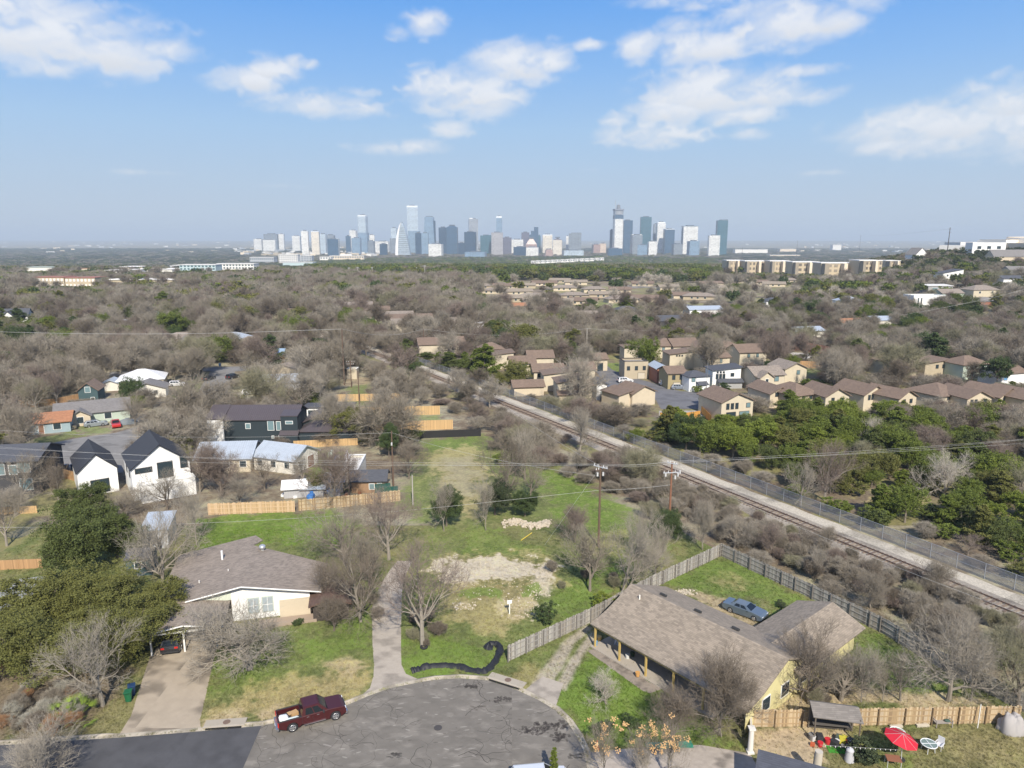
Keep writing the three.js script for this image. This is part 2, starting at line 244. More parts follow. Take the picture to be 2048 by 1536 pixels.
{ // the rest, out to the horizon
  const land = tex(1024, 1024, (i, j) => { const P = 1024, per = (s) => { const a = i / P * s, b = j / P * s; const u = i / P, v = j / P, q = (x, y) => vnoise(x, y); const wx = sstep(0, 1, u), wy = sstep(0, 1, v); return mix(mix(q(a, b), q(a - s, b), wx), mix(q(a, b - s), q(a - s, b - s), wx), wy); };
    const n = per(8) * 0.4 + per(23) * 0.35 + per(71) * 0.25, m = per(15), e = hash2(i, j); let c = [0, 1, 2].map((k) => mix(COL.litter[k], COL.olive[k], sstep(0.4, 0.6, m)) * (0.6 + 0.8 * n)); if (per(40) > 0.66) c = c.map((x, k) => mix(x, COL.pale[k], 0.6)); return c.map((x) => l2s(x * (0.85 + 0.3 * e))); });
  const mat = new THREE.MeshStandardMaterial({ map: tiled(land, 260), roughness: 1 });
  sheet('ground', BX0 - 600, BX0, -20, BZ1, 12, 12, 0, mat, true); sheet('ground', BX1, BX1 + 600, -20, BZ1, 12, 12, 0, mat, true);
  sheet('ground', BX0, AX0, -20, AZ1, 4, 4, 0, mat, true); sheet('ground', AX1, BX1, -20, AZ1, 4, 4, 0, mat, true); sheet('ground', AX0, AX1, 10, AZ0, 4, 4, 0, mat, true);
  sheet('ground', BX0 - 600, BX1 + 600, BZ1, -1200, 60, 50, 0, mat, true);
  sheet('ground', -4200, BX0 - 600, -20, -1200, 20, 20, 0, mat, true); sheet('ground', BX1 + 600, 4200, -20, -1200, 40, 30, 0, mat, true);
  sheet('ground', -4200, 4200, -1200, -5000, 60, 40, 0, mat, true);
  sheet('ground', -30000, 30000, -5000, -30000, 60, 40, 0, mat, true); sheet('ground', -30000, -4200, 10, -5000, 10, 10, 0, mat, true); sheet('ground', 4200, 30000, 10, -5000, 10, 10, 0, mat, true);
}
// ---------------------------------------------------------------- streets, drives, kerbs
const PAVED = [];
function flat(name, pts, y, mat, kind = 'structure') { PAVED.push(pts);   // a paved sheet from world x, z points, uv in metres
  const s = new THREE.Shape(pts.map(([x, z]) => new THREE.Vector2(x, -z))), g = new THREE.ShapeGeometry(s).rotateX(-Math.PI / 2).translate(0, y, 0), p = g.attributes.position, uv = [];
  for (let i = 0; i < p.count; i++) uv.push(p.getX(i), p.getZ(i)); g.setAttribute('uv', new THREE.Float32BufferAttribute(uv, 2)); return setting(mesh(name, g, mat, scene), kind);
}
const asphaltOld = (() => { const W = 2048, cv = document.createElement('canvas'); cv.width = cv.height = W; const c = cv.getContext('2d'), R = rng(5);
  const im = c.createImageData(W, W); for (let j = 0; j < W; j++) for (let i = 0; i < W; i++) { const o = (j * W + i) * 4, n = fbm(i / 60, j / 38, 4), s = fbm(i / 70 + 9, j / 45, 4), k = 0.142 * (0.72 + 0.38 * n + 0.24 * hash2(i, j)) * (1 + 0.28 * sstep(0.5, 0.75, s)); im.data[o] = l2s(k * 1.08); im.data[o + 1] = l2s(k * 0.98); im.data[o + 2] = l2s(k * 0.84); im.data[o + 3] = 255; } c.putImageData(im, 0, 0);
  const crack = (x, y, a, len, w) => { c.beginPath(); c.moveTo(x, y); for (let k = 0; k < len; k++) { a += (R() - 0.5) * 0.9; x += Math.cos(a) * 9; y += Math.sin(a) * 9; c.lineTo(x, y); if (R() < 0.05 && w > 1.2) { const keep = [x, y]; c.stroke(); crack(x, y, a + (R() < 0.5 ? 1 : -1) * (0.8 + R() * 0.6), len * 0.5, w * 0.75); c.beginPath(); c.moveTo(...keep); } } c.lineWidth = w; c.strokeStyle = `rgba(52,48,44,${0.55 + 0.4 * R()})`; c.stroke(); };
  for (let k = 0; k < 74; k++) crack(R() * W, R() * W, R() < 0.6 ? (R() - 0.5) * 0.7 : R() * 6.3, 10 + R() * R() * 80, 1 + R() * R() * 5);
  for (let k = 0; k < 800; k++) { c.fillStyle = R() < 0.75 ? `rgba(205,200,190,${0.1 + R() * 0.22})` : `rgba(60,55,50,${0.1 + R() * 0.22})`; c.beginPath(); c.ellipse(R() * W, R() * W, 3 + R() * 26, 1 + R() * 5, (R() - 0.5) * 0.8, 0, 7); c.fill(); }
  for (let k = 0; k < 16; k++) { c.fillStyle = `rgba(45,41,38,${0.12 + R() * 0.25})`; const x = R() * W, y = R() * W; for (let q = 0; q < 26; q++) { c.beginPath(); c.ellipse(x + (R() - 0.5) * 90, y + (R() - 0.5) * 40, 3 + R() * 13, 2 + R() * 7, 0, 0, 7); c.fill(); } }
  for (const [u, v, n, sx, sy] of [[1105, 1452, 90, 2.2, 0.8], [1060, 1462, 60, 1.8, 0.6], [1120, 1475, 50, 1, 0.8], [1010, 1400, 40, 1.6, 0.5], [940, 1372, 30, 1.5, 0.4]]) { const g = G(u, v), fr = (a) => a - Math.floor(a), x = fr(g.x / 31) * W, y = (1 - fr(g.z / 31)) * W; for (let q = 0; q < n; q++) { c.fillStyle = `rgba(38,33,30,${0.15 + R() * 0.35})`; c.beginPath(); c.ellipse(x + (R() + R() - 1) * sx * W / 31, y + (R() + R() - 1) * sy * W / 31, 4 + R() * 16, 3 + R() * 9, R() * 3, 0, 7); c.fill(); } }
  const t = new THREE.CanvasTexture(cv); t.colorSpace = THREE.SRGBColorSpace; t.wrapS = t.wrapT = THREE.RepeatWrapping; return tiled(t, 31, 31); })();
const speck = (r, g, b, amp, sx, scale, stain = 0.35) => tiled(tex(512, 512, (i, j) => { const n = fbm(i / sx, j / sx, 4), s = fbm(i / 120 + 4, j / 90 + 8, 3), k = 1 - amp / 2 + amp * (0.6 * n + 0.4 * hash2(i, j)) - stain * sstep(0.5, 0.75, s); return [l2s(r * k), l2s(g * k), l2s(b * k)]; }), scale);
const MAT = {
  asphaltOld: new THREE.MeshStandardMaterial({ map: asphaltOld, roughness: 0.95 }),
  asphaltNew: new THREE.MeshStandardMaterial({ map: speck(0.075, 0.075, 0.08, 0.5, 26, 14, 0.15), roughness: 0.9 }),
  street: new THREE.MeshStandardMaterial({ map: speck(0.21, 0.205, 0.20, 0.4, 20, 16, 0.25), roughness: 0.95 }),
  concrete: new THREE.MeshStandardMaterial({ map: speck(0.38, 0.335, 0.28, 0.35, 16, 9, 0.3), roughness: 0.95 }),
  drive: new THREE.MeshStandardMaterial({ map: speck(0.37, 0.31, 0.235, 0.35, 30, 11, 0.45), roughness: 0.95 }),
  kerb: new THREE.MeshStandardMaterial({ map: speck(0.43, 0.38, 0.30, 0.4, 12, 6, 0.35), roughness: 0.95 }),
  ballast: new THREE.MeshStandardMaterial({ map: speck(0.34, 0.30, 0.25, 1.1, 4, 22, 0.4), roughness: 1, bumpMap: bumpTex, bumpScale: 0.05 }),
  ballastPale: new THREE.MeshStandardMaterial({ map: speck(0.45, 0.41, 0.34, 1.1, 4, 22, 0.3), roughness: 1 }),
};
const kerbPx = [[-420, 1522, 1], [-200, 1508, 1], [0, 1491, 1], [120, 1483, 1], [215, 1477, 1], [232, 1476, .1], [300, 1471, .1], [400, 1463, .1], [418, 1461, 1], [523, 1452, 1], [600, 1436, 1], [690, 1412, 1], [722, 1399, 1], [735, 1393, .1], [780, 1377, .1], [828, 1367, .1], [845, 1364, 1], [870, 1360, 1], [920, 1357, 1], [975, 1361, 1], [1015, 1372, 1], [1035, 1381, 1], [1048, 1387, .1], [1080, 1402, .1], [1100, 1414, .1], [1110, 1420, 1], [1135, 1445, 1], [1155, 1475, 1], [1168, 1505, 1], [1174, 1535, .4], [1178, 1570, .1], [1176, 1620, .1]];
const kerbW = kerbPx.map(([u, v, h]) => { const p = G(u, v); return [p.x, p.z, h]; });
{
  const seam = G(523, 1452).x;
  const oldPts = kerbW.filter((p) => p[0] >= seam - 0.01).map((p) => [p[0], p[1]]);
  flat('cul_de_sac', [...oldPts, [4, -38], [seam + 0.9, -38]], 0.014, MAT.asphaltOld);
  const newPts = kerbW.filter((p) => p[0] <= seam + 0.01).map((p) => [p[0], p[1]]);
  flat('street', [...newPts, [seam + 0.9, -38], [kerbW[0][0] - 2, -38]], 0.018, MAT.asphaltNew);
  // kerb and gutter swept along the edge
  const prof = [[0, 0.024], [0.3, 0.03], [0.34, 0.13], [0.52, 0.135], [0.54, 0.0]], pos = [], uv = [], ix = []; let run = 0;
  kerbW.forEach(([x, z, h], i) => { const a = kerbW[Math.max(0, i - 1)], b = kerbW[Math.min(kerbW.length - 1, i + 1)], L = Math.hypot(b[0] - a[0], b[1] - a[1]), nx = (b[1] - a[1]) / L, nz = -(b[0] - a[0]) / L; if (i) run += Math.hypot(x - kerbW[i - 1][0], z - kerbW[i - 1][1]);
    prof.forEach(([o, y], k) => { pos.push(x + nx * o, k > 1 && k < 4 ? 0.03 + (y - 0.03) * h : y, z + nz * o); uv.push(run, o); }); });
  for (let i = 0; i + 1 < kerbW.length; i++) for (let k = 0; k + 1 < prof.length; k++) { const a = i * prof.length + k, b = a + 1, c = a + prof.length, d = c + 1; ix.push(a, c, d, a, d, b); }
  const g = new THREE.BufferGeometry(); g.setAttribute('position', new THREE.Float32BufferAttribute(pos, 3)); g.setAttribute('uv', new THREE.Float32BufferAttribute(uv, 2)); g.setIndex(ix); g.computeVertexNormals();
  setting(mesh('kerb', g, MAT.kerb, scene));
}
flat('driveway', PG([[236, 1473], [262, 1432], [300, 1312], [338, 1266], [442, 1262], [432, 1300], [404, 1425], [400, 1440], [402, 1459]]), 0.02, MAT.drive);
flat('lane', PG([[722, 1392], [740, 1376], [747, 1352], [748, 1330], [745, 1290], [744, 1215], [752, 1190], [766, 1162], [780, 1140], [795, 1122], [826, 1122], [814, 1145], [806, 1170], [803, 1200], [802, 1290], [803, 1330], [812, 1348], [842, 1361], [836, 1363], [780, 1374]]), 0.02, MAT.concrete);
flat('driveway_apron', PG([[1048, 1382], [1062, 1370], [1085, 1353], [1127, 1367], [1112, 1412], [1100, 1410]]), 0.02, MAT.concrete);
flat('driveway', PG([[1176, 1505], [1260, 1497], [1400, 1490], [1500, 1507], [1540, 1580], [1182, 1600]]), 0.02, new THREE.MeshStandardMaterial({ map: speck(0.36, 0.315, 0.27, 0.5, 22, 7, 0.5), roughness: 0.95 }));
flat('garden_path', PG([[1174, 1302], [1190, 1296], [1300, 1366], [1325, 1378], [1300, 1387], [1285, 1382]]), 0.02, new THREE.MeshStandardMaterial({ map: speck(0.26, 0.22, 0.18, 0.5, 20, 5, 0.4), roughness: 1 }));
flat('patio', PG([[-60, 1172], [0, 1163], [104, 1150], [92, 1178], [40, 1205], [0, 1225], [-60, 1235]]), 0.02, new THREE.MeshStandardMaterial({ map: speck(0.30, 0.31, 0.29, 0.3, 30, 8, 0.3), roughness: 0.9 }));
flat('side_street', PG([[40, 912], [90, 889], [150, 877], [230, 866], [300, 846], [340, 828], [372, 812], [395, 788], [412, 755], [422, 742], [220, 752], [216, 744], [420, 735], [520, 731], [520, 739], [470, 743], [462, 765], [448, 800], [425, 828], [360, 845], [325, 858], [305, 880], [262, 905], [246, 945], [180, 948], [120, 928], [40, 938]]), 0.02, MAT.street);
flat('townhouse_street', PG([[1150, 712], [1190, 712], [1225, 740], [1255, 752], [1300, 764], [1330, 775], [1360, 782], [1420, 786], [1425, 806], [1400, 818], [1322, 818], [1312, 800], [1290, 790], [1240, 788], [1212, 770], [1190, 740]]), 0.02, new THREE.MeshStandardMaterial({ map: speck(0.14, 0.14, 0.15, 0.4, 20, 16, 0.2), roughness: 0.95 }));
flat('pavement', PG([[1318, 822], [1400, 821], [1424, 808], [1428, 834], [1318, 834]]), 0.02, new THREE.MeshStandardMaterial({ map: speck(0.35, 0.33, 0.30, 0.3, 20, 9, 0.2), roughness: 0.95 }));
flat('drainage_basin', PG([[1540, 703], [1610, 706], [1640, 712], [1610, 718], [1545, 716]]), 0.03, new THREE.MeshStandardMaterial({ map: speck(0.5, 0.48, 0.44, 0.3, 20, 9, 0.2), roughness: 0.95 }));
// far roads
for (const list of [[[1190, 604], [1262, 611], [1255, 620], [1180, 618]], [[1335, 574], [1400, 569], [1452, 574], [1440, 588], [1350, 589]], [[1100, 606], [1150, 602], [1160, 607], [1110, 613]], [[1395, 590], [1460, 586], [1500, 592], [1440, 602]], [[1010, 606], [1060, 607], [1055, 614], [1005, 612]], [[1540, 578], [1600, 574], [1610, 582], [1550, 586]]]) flat('lawn', PG(list), ground(...PG(list)[0]) + 0.3, new THREE.MeshStandardMaterial({ map: speck(0.19, 0.21, 0.07, 0.5, 14, 20, 0.3), roughness: 1 }));
for (const list of [[[1310, 596], [1345, 600], [1390, 614], [1420, 624], [1408, 630], [1375, 618], [1335, 606], [1305, 601]], [[690, 684], [702, 682], [742, 703], [726, 705]], [[1230, 570], [1330, 575], [1400, 582], [1400, 586], [1330, 580], [1230, 576]], [[1360, 632], [1480, 620], [1480, 626], [1365, 640]]])
  flat('road', PG(list), ground(...PG(list)[0]) + 0.35, MAT.street);
// ---------------------------------------------------------------- trees: limbs, twigs and leaves as small faces
class Tris { constructor() { this.p = []; }
  tri(a, b, c) { this.p.push(a.x, a.y, a.z, b.x, b.y, b.z, c.x, c.y, c.z); }
  limb(a, b, ra, rb, n) { const d = b.clone().sub(a).normalize(), s = (Math.abs(d.y) < 0.9 ? V(0, 1, 0) : V(1, 0, 0)).cross(d).normalize(), t = d.clone().cross(s); for (let k = 0; k < n; k++) { const A = k / n * 6.2832, B = (k + 1) / n * 6.2832, f = (o, r, q) => o.clone().addScaledVector(s, Math.cos(q) * r).addScaledVector(t, Math.sin(q) * r); const a0 = f(a, ra, A), a1 = f(a, ra, B), b0 = f(b, rb, A), b1 = f(b, rb, B); this.tri(a0, a1, b1); this.tri(a0, b1, b0); } }
  sliver(a, b, w, R) { const d = b.clone().sub(a), s = V(R() - 0.5, R() - 0.5, R() - 0.5).cross(d).normalize().multiplyScalar(w / 2); this.tri(a.clone().add(s), a.clone().sub(s), b); }
  geo() { const g = new THREE.BufferGeometry(); g.setAttribute('position', new THREE.Float32BufferAttribute(this.p, 3)); g.computeVertexNormals(); return g; } }
// o: height, spread, trunk (bare height), r (trunk radius), up (how steep limbs are), kids per level, twig width, fine (twigs per last branch), stems
function bareTree(seed, o) {
  const R = rng(seed), wood = new Tris(), twig = new Tris(), H = o.height;
  const turn = (d, ang) => { const s = V(R() - 0.5, R() - 0.5, R() - 0.5).cross(d).normalize(); return d.clone().applyAxisAngle(s, ang); };
  function grow(p, d, len, r, lev) {
    const last = lev >= o.levels, n = last ? 2 : lev === 0 ? 3 : 3; let a = p.clone(), dir = d.clone(), rr = r;
    for (let k = 0; k < n; k++) {
      dir = turn(dir, (0.10 + 0.16 * R()) * (lev ? 1.25 : 0.45)); dir.y += lev === 0 ? 0.1 : o.up * 0.10; if (o.droop && lev >= 2) dir.y -= o.droop; dir.normalize();
      const b = a.clone().addScaledVector(dir, len / n), r2 = rr * (lev === 0 ? 0.86 : 0.74);
      if (lev >= 3 || rr < o.twig * 0.9) twig.limb(a, b, Math.max(rr, o.twig * 0.5), Math.max(r2, o.twig * 0.35), 3); else wood.limb(a, b, rr, r2, lev === 0 ? 7 : lev === 1 ? 5 : 3);
      if (last) for (let q = 0; q < o.fine; q++) { const s = a.clone().lerp(b, R()), e = turn(dir, 0.35 + 0.75 * R()); e.y += 0.18; const L = o.twigLen * (0.45 + 0.9 * R()), m = s.clone().addScaledVector(e.normalize(), L); twig.sliver(s, m, o.twig * (0.6 + 0.6 * R()), R); if (o.fine2) for (let z = 0; z < o.fine2; z++) { const s2 = s.clone().lerp(m, 0.25 + 0.6 * R()); twig.sliver(s2, s2.clone().addScaledVector(turn(e, 0.4 + 0.6 * R()), L * 0.55), o.twig * 0.6, R); } }
      else if (lev > 0 || k > 0 || o.low) { const kids = o.kids[lev] / (lev ? n : 2); for (let q = 0; q < kids - (R() < kids % 1 ? 0 : kids % 1); q++) { const s = a.clone().lerp(b, 0.15 + 0.85 * R()), t = turn(dir, 0.5 + 0.55 * R() + (lev ? 0 : 0.1)); if (lev > 0 && R() < 0.12) continue; if (lev === 0) { t.y = Math.max(t.y, o.up * 0.45) ; t.normalize(); } grow(s, t, len * (lev === 0 ? o.ratio0 : 0.56 + 0.2 * R()) * (0.8 + 0.35 * R()), Math.max(rr * (0.54 + 0.2 * R()), o.twig * ([1.6, 1.6, 1.3, 0.9][lev] ?? 0.6)), lev + 1); } }
      a = b; rr = r2;
    }
    if (!last) for (let q = 0; q < 2; q++) grow(a, turn(dir, 0.25 + 0.3 * R()), len * (lev === 0 ? o.ratio0 * 0.9 : 0.62), rr * 0.8, lev + 1);
  }
  for (let s = 0; s < (o.stems ?? 1); s++) { const lean = o.stems > 1 ? turn(V(0, 1, 0), 0.12 + 0.3 * R()) : turn(V(0, 1, 0), o.lean ?? 0.06); grow(V((o.stems > 1 ? R() - 0.5 : 0) * 0.5, -0.15, (o.stems > 1 ? R() - 0.5 : 0) * 0.5), lean, H * o.trunk, o.r, 0); }
  const gw = wood.geo(), gt = twig.geo(); gt.computeBoundingBox(); const bb = gt.boundingBox, sy = H / bb.max.y, sx = o.spread / Math.max(bb.max.x - bb.min.x, bb.max.z - bb.min.z);
  for (const g of [gw, gt]) { g.scale(sx, sy, sx); g.computeVertexNormals(); }
  return { wood: gw, twig: gt };
}
const NEAR = { height: 9, spread: 9, trunk: 0.36, r: 0.25, up: 1, levels: 4, kids: [5, 4, 4, 3], ratio0: 0.95, fine: 2, fine2: 1, twig: 0.018, twigLen: 0.85 };
const bareNear = [bareTree(11, NEAR), bareTree(12, { ...NEAR, kids: [6, 4, 4, 3], up: 0.7, spread: 11 }), bareTree(13, { ...NEAR, up: 1.5, spread: 7, kids: [6, 5, 4, 3], twigLen: 0.6 }), bareTree(14, { ...NEAR, up: 0.3, spread: 12.5, height: 8.5, trunk: 0.3, kids: [7, 4, 4, 3] }), bareTree(15, { ...NEAR, stems: 4, r: 0.1, trunk: 0.45, kids: [3, 3, 4, 3], spread: 7.5, height: 7.5, up: 1.2 }), bareTree(16, { ...NEAR, height: 10, spread: 7.5, trunk: 0.5, up: 0.9, kids: [7, 4, 4, 3] })];
const MID = { ...NEAR, levels: 3, kids: [6, 5, 4, 0], fine: 7, fine2: 2, twig: 0.036, twigLen: 1.2 };
const bareMid = [bareTree(21, MID), bareTree(22, { ...MID, up: 0.6, spread: 10.5 }), bareTree(23, { ...MID, up: 1.4, spread: 7.5 }), bareTree(24, { ...MID, spread: 11, kids: [8, 5, 5, 0], up: 0.4, trunk: 0.3 }), bareTree(25, { ...MID, stems: 3, r: 0.1, kids: [4, 4, 3, 0], spread: 8 })];
const FARO = { ...NEAR, levels: 2, kids: [7, 6, 0], fine: 9, fine2: 1, twig: 0.115, twigLen: 2.1, trunk: 0.32 };
const bareFar = [bareTree(31, FARO), bareTree(32, { ...FARO, up: 0.5, spread: 11 }), bareTree(33, { ...FARO, up: 1.2, spread: 9.5 })];
const shrub = [bareTree(41, { ...MID, height: 2.6, spread: 3.4, stems: 5, trunk: 0.4, r: 0.03, kids: [4, 4, 3, 0], twig: 0.022, twigLen: 0.5, fine: 5, up: 1.2 }), bareTree(42, { ...MID, height: 2.2, spread: 3, stems: 6, trunk: 0.45, r: 0.025, kids: [4, 3, 3, 0], twig: 0.022, twigLen: 0.42, fine: 6, up: 1.6 })];
// leafy crowns: lobes filled with leaf-sized faces, thinner inside
function leafyTree(seed, o) {
  const R = rng(seed), wood = new Tris(), leaf = new Tris(), lobes = [];
  const gauss = () => (R() + R() + R() - 1.5) / 1.5;
  for (let k = 0; k < o.lobes; k++) { const t = o.conic ? (k + 0.5) / o.lobes : R(), a = R() * 6.283, rad = o.conic ? o.spread * 0.5 * (1 - t * 0.8) * 0.55 * R() : o.spread * 0.32 * Math.sqrt(R()), y = o.conic ? o.height * (0.12 + 0.8 * t) : o.height * (o.low + (0.92 - o.low) * (0.25 + 0.6 * R())); const s = o.conic ? o.spread * 0.30 * (1.15 - t * 0.75) : o.spread * (0.17 + 0.13 * R()); lobes.push([Math.cos(a) * rad, y, Math.sin(a) * rad, s, s * (o.conic ? 0.95 : 0.72)]); }
  wood.limb(V(0, -0.1, 0), V(0, o.height * (o.conic ? 0.7 : 0.35), 0), o.r, o.r * 0.6, 6);
  for (const l of lobes) if (!o.conic) wood.limb(V(0, o.height * 0.28, 0), V(l[0], l[1], l[2]), o.r * 0.5, o.r * 0.12, 4);
  const per = Math.floor(o.leaves / lobes.length);
  for (const l of lobes) { const clumps = []; for (let c = 0; c < o.clumps; c++) { const th = R() * 6.283, cy = 2 * R() - 1, sr = Math.sqrt(1 - cy * cy), q = 0.55 + 0.5 * R(); clumps.push([l[0] + Math.cos(th) * sr * l[3] * q, l[1] + cy * l[4] * q, l[2] + Math.sin(th) * sr * l[3] * q]); }
    for (let k = 0; k < per; k++) { const c = clumps[Math.floor(R() * clumps.length)], w = l[3] * o.clumpSize, p = V(c[0] + gauss() * w, c[1] + gauss() * w * 0.8, c[2] + gauss() * w); if (p.y < o.height * 0.04) p.y = o.height * (0.04 + 0.1 * R()); const s = o.leaf * (0.6 + 0.8 * R()), d = V(R() - 0.5, (R() - 0.5) * 0.8 + (o.upl ?? 0.1), R() - 0.5).normalize(), q = V(R() - 0.5, R() - 0.5, R() - 0.5).cross(d).normalize(); leaf.tri(p.clone().addScaledVector(q, s * 0.42), p.clone().addScaledVector(q, -s * 0.42), p.clone().addScaledVector(d, s)); if (o.quad) leaf.tri(p.clone().addScaledVector(q, s * 0.42), p.clone().addScaledVector(d, -s * 0.5), p.clone().addScaledVector(q, -s * 0.42)); } }
  return { wood: wood.geo(), twig: leaf.geo() };
}
const OAK = { height: 7.5, spread: 9.5, low: 0.16, r: 0.22, lobes: 20, clumps: 20, clumpSize: 0.36, leaves: 40000, leaf: 0.14 };
const leafNear = [leafyTree(51, OAK), leafyTree(52, { ...OAK, height: 8, spread: 8, lobes: 14 })];
const leafMid = [leafyTree(61, { ...OAK, leaves: 15000, leaf: 0.23, clumps: 20, clumpSize: 0.4, lobes: 20 }), leafyTree(62, { ...OAK, leaves: 15000, leaf: 0.23, height: 8, spread: 7.5, lobes: 18, clumps: 18, clumpSize: 0.4 }), leafyTree(63, { ...OAK, leaves: 13000, leaf: 0.22, clumpSize: 0.4, height: 8.5, spread: 6.2, lobes: 9, conic: true, clumps: 12, upl: 0.35 })];
const leafFar = [leafyTree(71, { ...OAK, leaves: 1100, leaf: 0.95, lobes: 10, clumps: 8 }), leafyTree(72, { ...OAK, leaves: 1000, leaf: 0.9, height: 8, spread: 8, lobes: 8, clumps: 8 })];
const bush = [leafyTree(81, { ...OAK, height: 2.4, spread: 3.2, low: 0.05, r: 0.05, lobes: 8, clumps: 9, leaves: 3200, leaf: 0.14 })];
const BARK = [M(0.204, 0.174, 0.140, 1), M(0.255, 0.225, 0.187, 1), M(0.145, 0.119, 0.098, 1)];
const TWIG = [M(0.234, 0.204, 0.161, 1), M(0.286, 0.255, 0.208, 1), M(0.166, 0.137, 0.106, 1), M(0.230, 0.217, 0.140, 1), M(0.200, 0.158, 0.132, 1), M(0.426, 0.383, 0.324, 1)];
const LEAF = [M(0.072, 0.092, 0.019, 0.8), M(0.099, 0.130, 0.014, 0.8), M(0.048, 0.075, 0.019, 0.8), M(0.116, 0.120, 0.025, 0.8), M(0.132, 0.167, 0.016, 0.8), M(0.044, 0.060, 0.023, 0.8)];
function plant(name, shape, bark, crown, p, s, turn, label, category, group, sy = s) {
  const o = thing(name, label, category, p, turn, group); o.scale.set(s, sy, s); mesh('trunk', shape.wood, bark, o); mesh('crown', shape.twig, crown, o); return o;
}

// ---------------------------------------------------------------- buildings
const KEEP = [];    // what trees must not hide: [u0, v0, u1, v1, depth, tolerance]
const CLEAR = [];   // ground where no tree stands: [x, z, radius]
const shingle = (r, g, b, seed, amp = 0.5) => { const R = rng(seed), W = 512, rows = 64, tab = []; for (let k = 0; k < rows * 48; k++) tab.push(R()); return tiled(tex(W, W, (i, j) => { const row = Math.floor(j / 10), off = (row * 13) % 23, t = tab[(row % rows) * 48 + Math.floor(((i + off) % W) / 23) % 48], edge = j % 10 === 0 ? 0.6 : 1, k = (1 - amp / 2 + amp * (0.65 * t + 0.35 * fbm(i / 70, j / 70, 3))) * edge * (0.93 + 0.14 * hash2(i, j)); return [l2s(r * k), l2s(g * k), l2s(b * k)]; }), 9.6); };
const stucco = (r, g, b) => tiled(tex(256, 256, (i, j) => { const k = 0.9 + 0.14 * fbm(i / 30, j / 30, 3) + 0.06 * hash2(i, j); return [l2s(r * k), l2s(g * k), l2s(b * k)]; }), 6);
const metalTex = (r, g, b) => tiled(tex(256, 256, (i, j) => { const k = (i % 32 < 3 ? 1.35 : i % 32 < 5 ? 0.7 : 1) * (0.9 + 0.2 * fbm(i / 50, j / 20, 3)); return [l2s(r * k), l2s(g * k), l2s(b * k)]; }), 3.2);
const std = (map, rough = 0.9, e) => new THREE.MeshStandardMaterial({ map, roughness: rough, ...e });
const RF = { tan: std(shingle(0.27, 0.225, 0.175, 3, 0.6)), taupe: std(shingle(0.25, 0.21, 0.175, 4, 0.6)), brown: std(shingle(0.185, 0.133, 0.10, 5, 0.45)), grey: std(shingle(0.19, 0.18, 0.175, 6, 0.35)), slate: std(shingle(0.075, 0.08, 0.095, 7, 0.3)), rust: std(shingle(0.36, 0.17, 0.09, 8, 0.4)), metal: std(metalTex(0.42, 0.47, 0.53), 0.5, { metalness: 0.2 }), white: std(metalTex(0.72, 0.72, 0.72), 0.6), dark: std(metalTex(0.035, 0.038, 0.048), 0.45, { metalness: 0.2 }), plum: std(metalTex(0.095, 0.08, 0.085), 0.5, { metalness: 0.2 }), membrane: M(0.62, 0.61, 0.58, 0.9), gravelroof: std(speck(0.30, 0.27, 0.23, 0.4, 10, 8, 0.2)), shadow: M(0.05, 0.05, 0.05) };
const WL = { cream: std(stucco(0.54, 0.475, 0.36)), tan: std(stucco(0.42, 0.355, 0.255)), olive: std(stucco(0.32, 0.265, 0.15)), white: std(stucco(0.78, 0.78, 0.77)), offwhite: std(stucco(0.66, 0.63, 0.56)), grey: std(stucco(0.33, 0.33, 0.33)), charcoal: std(stucco(0.055, 0.055, 0.06)), navy: std(stucco(0.022, 0.034, 0.042)), blue: std(stucco(0.28, 0.36, 0.40)), mint: std(stucco(0.42, 0.49, 0.42)), brick: std(stucco(0.30, 0.13, 0.085)), stone: std(stucco(0.55, 0.47, 0.35)), yellow: std(stucco(0.60, 0.54, 0.28)), wood: std(stucco(0.30, 0.19, 0.11)), teal: std(stucco(0.05, 0.09, 0.10)), steel: std(metalTex(0.38, 0.38, 0.39), 0.55) };
const PANE = M(0.03, 0.045, 0.055, 0.12), PANEB = M(0.16, 0.24, 0.26, 0.15), TRIM = M(0.72, 0.72, 0.70), TRIMD = M(0.06, 0.05, 0.045), DOOR = M(0.20, 0.10, 0.06);
